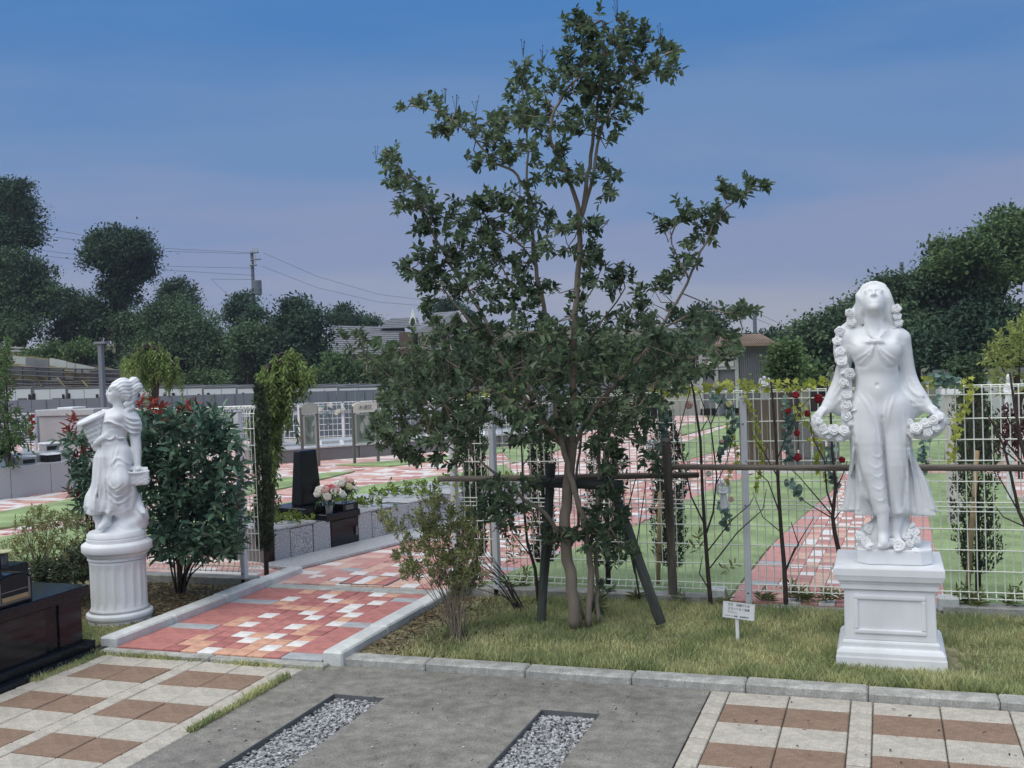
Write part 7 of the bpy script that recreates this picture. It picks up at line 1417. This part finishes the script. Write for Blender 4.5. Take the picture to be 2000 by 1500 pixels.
for x0, x1 in ((1371, 1396), (1401, 1418), (1420, 1436)): a, b_ = sp_(x0, 703), sp_(x1, 718); f = MB().box((a[0], .0, b_[2]), (b_[0], .028, a[2])).build('window', 'sheet_grey', sh); MB().box((a[0] + .03, -.006, b_[2] + .03), (b_[0] - .03, -.001, a[2] - .03)).build('pane', 'house_plaster', f)
ph0 = D(1330, 690, 44); pa = empty('pale_house', ph0, 'pale house end showing between the tall tree and the shed', 'house'); MB().box((-1.1, 0, -3), (1.2, 4, .35)).build('wall', 'house_plaster', pa); MB().box((-1.3, -.2, .3505), (1.4, 4.2, .55)).build('roof', 'roof_tile', pa); w1_ = MB().box((-.2, -.04, -.6), (.5, -.001, 0)).build('window', 'sheet_grey', pa); MB().box((-.14, -.05, -.54), (.44, -.041, -.06)).build('pane', 'window_dark', w1_)
lw = D(1940, 760, 24); lo = empty('low_wall', lw, 'low grey wall with coping at the right edge behind the yellow shrub', 'wall'); MB().box((-1.1, 0, -1.5), (1.6, .2, .28)).build('wall_body', 'granite_pale', lo); MB().box((-1.15, -.05, .2805), (1.65, .25, .42)).build('coping', 'granite_mid', lo)
# ---- utility poles and wires
def pole(label, px, ytop, ybot, Y, arms):
    p = D(px, ybot, Y); t = empty('utility_pole', p, label, 'utility pole'); h = D(px, ytop, Y)[2] - p[2]; sc = Y / FPX * 1.05
    MB().tube([(0, 0, -2), (0, 0, h)], [.12, .10], 10).build('pole_shaft', 'panel_grey', t, smooth=True)
    for dy, x0, x1, ins in arms:
        z = h - dy * sc; ar_ = MB().tube([(x0 * sc, -.15, z), (x1 * sc, -.15, z)], .05, 6).build('crossarm', 'panel_grey', t)
        for k in range(ins): x = x0 + (x1 - x0) * (k + .5) / ins; MB().tube([(x * sc, -.15, z), (x * sc, -.15, z + .26)], [.035, .05], 6).build('insulator', 'house_plaster', ar_)
    return t
P1 = pole('tall utility pole with crossarms and transformer at the left', 498, 491, 640, 58, [(3, 0, 20, 3), (18, 0, 24, 1), (30, -3, 14, 2), (80, -2, 24, 1)])
trf = MB().lathe([(.26, -.45), (.28, -.43), (.28, .43), (.26, .45)], 14).build('transformer', 'panel_grey', P1); trf.location = (.35, -.1, D(500, 562, 58)[2] - P1.location[2])
pole('utility pole at the right of the tall tree above the shed', 1475, 600, 660, 60, [(5, -8, 8, 2)])
pole('thin antenna mast on the wooded slope at the right', 1762, 512, 560, 60, [(10, -5, 5, 0)])
wires = [[(498, 494, 58), (300, 484, 55), (110, 450, 50), (-40, 420, 48)], [(500, 496, 58), (300, 490, 55), (100, 462, 50), (-40, 430, 48)], [(498, 524, 58), (330, 520, 55), (90, 490, 50), (-40, 470, 48)], [(498, 538, 58), (330, 528, 55), (90, 500, 50), (-40, 478, 48)], [(515, 494, 58), (620, 540, 62), (740, 575, 66), (860, 590, 70)], [(512, 520, 58), (620, 562, 62), (740, 590, 66), (860, 600, 70)], [(498, 546, 58), (412, 545, 54), (455, 585, 50)],
         [(1475, 606, 60), (1420, 632, 55), (1330, 660, 50), (1290, 668, 48)], [(1476, 610, 60), (1540, 640, 60), (1640, 645, 58)], [(1475, 622, 60), (1540, 648, 60), (1640, 652, 58)]]
wl_ = ['upper', 'second', 'third', 'fourth', 'right upper', 'right lower', 'slack', 'left', 'upper right', 'lower right']
for i, w in enumerate(wires):
    o = MB().tube([D(x, y, Y) for x, y, Y in w], .009, 4, cap=False).build('power_line', 'wire_black'); tag(o, '%s overhead wire of the %s utility pole' % (wl_[i], 'left' if i < 7 else 'right'), 'wire')
# ================================================================== HAZE
hz = MB().box((-120, -30, -3.2), (80, 110, 26)).build('haze', 'concrete'); tag(hz, 'thin pale blue haze between the far trees', 'haze', kind='stuff')
hm = bpy.data.materials.new('haze'); hm.use_nodes = True; hn = hm.node_tree; hn.nodes.clear(); ho_ = hn.nodes.new('ShaderNodeOutputMaterial'); pv = hn.nodes.new('ShaderNodeVolumePrincipled')
pv.inputs['Color'].default_value = (.80, .88, 1.0, 1); pv.inputs['Density'].default_value = .0007; pv.inputs['Anisotropy'].default_value = .2; hn.links.new(pv.outputs[0], ho_.inputs['Volume'])
hz.data.materials.clear(); hz.data.materials.append(hm)
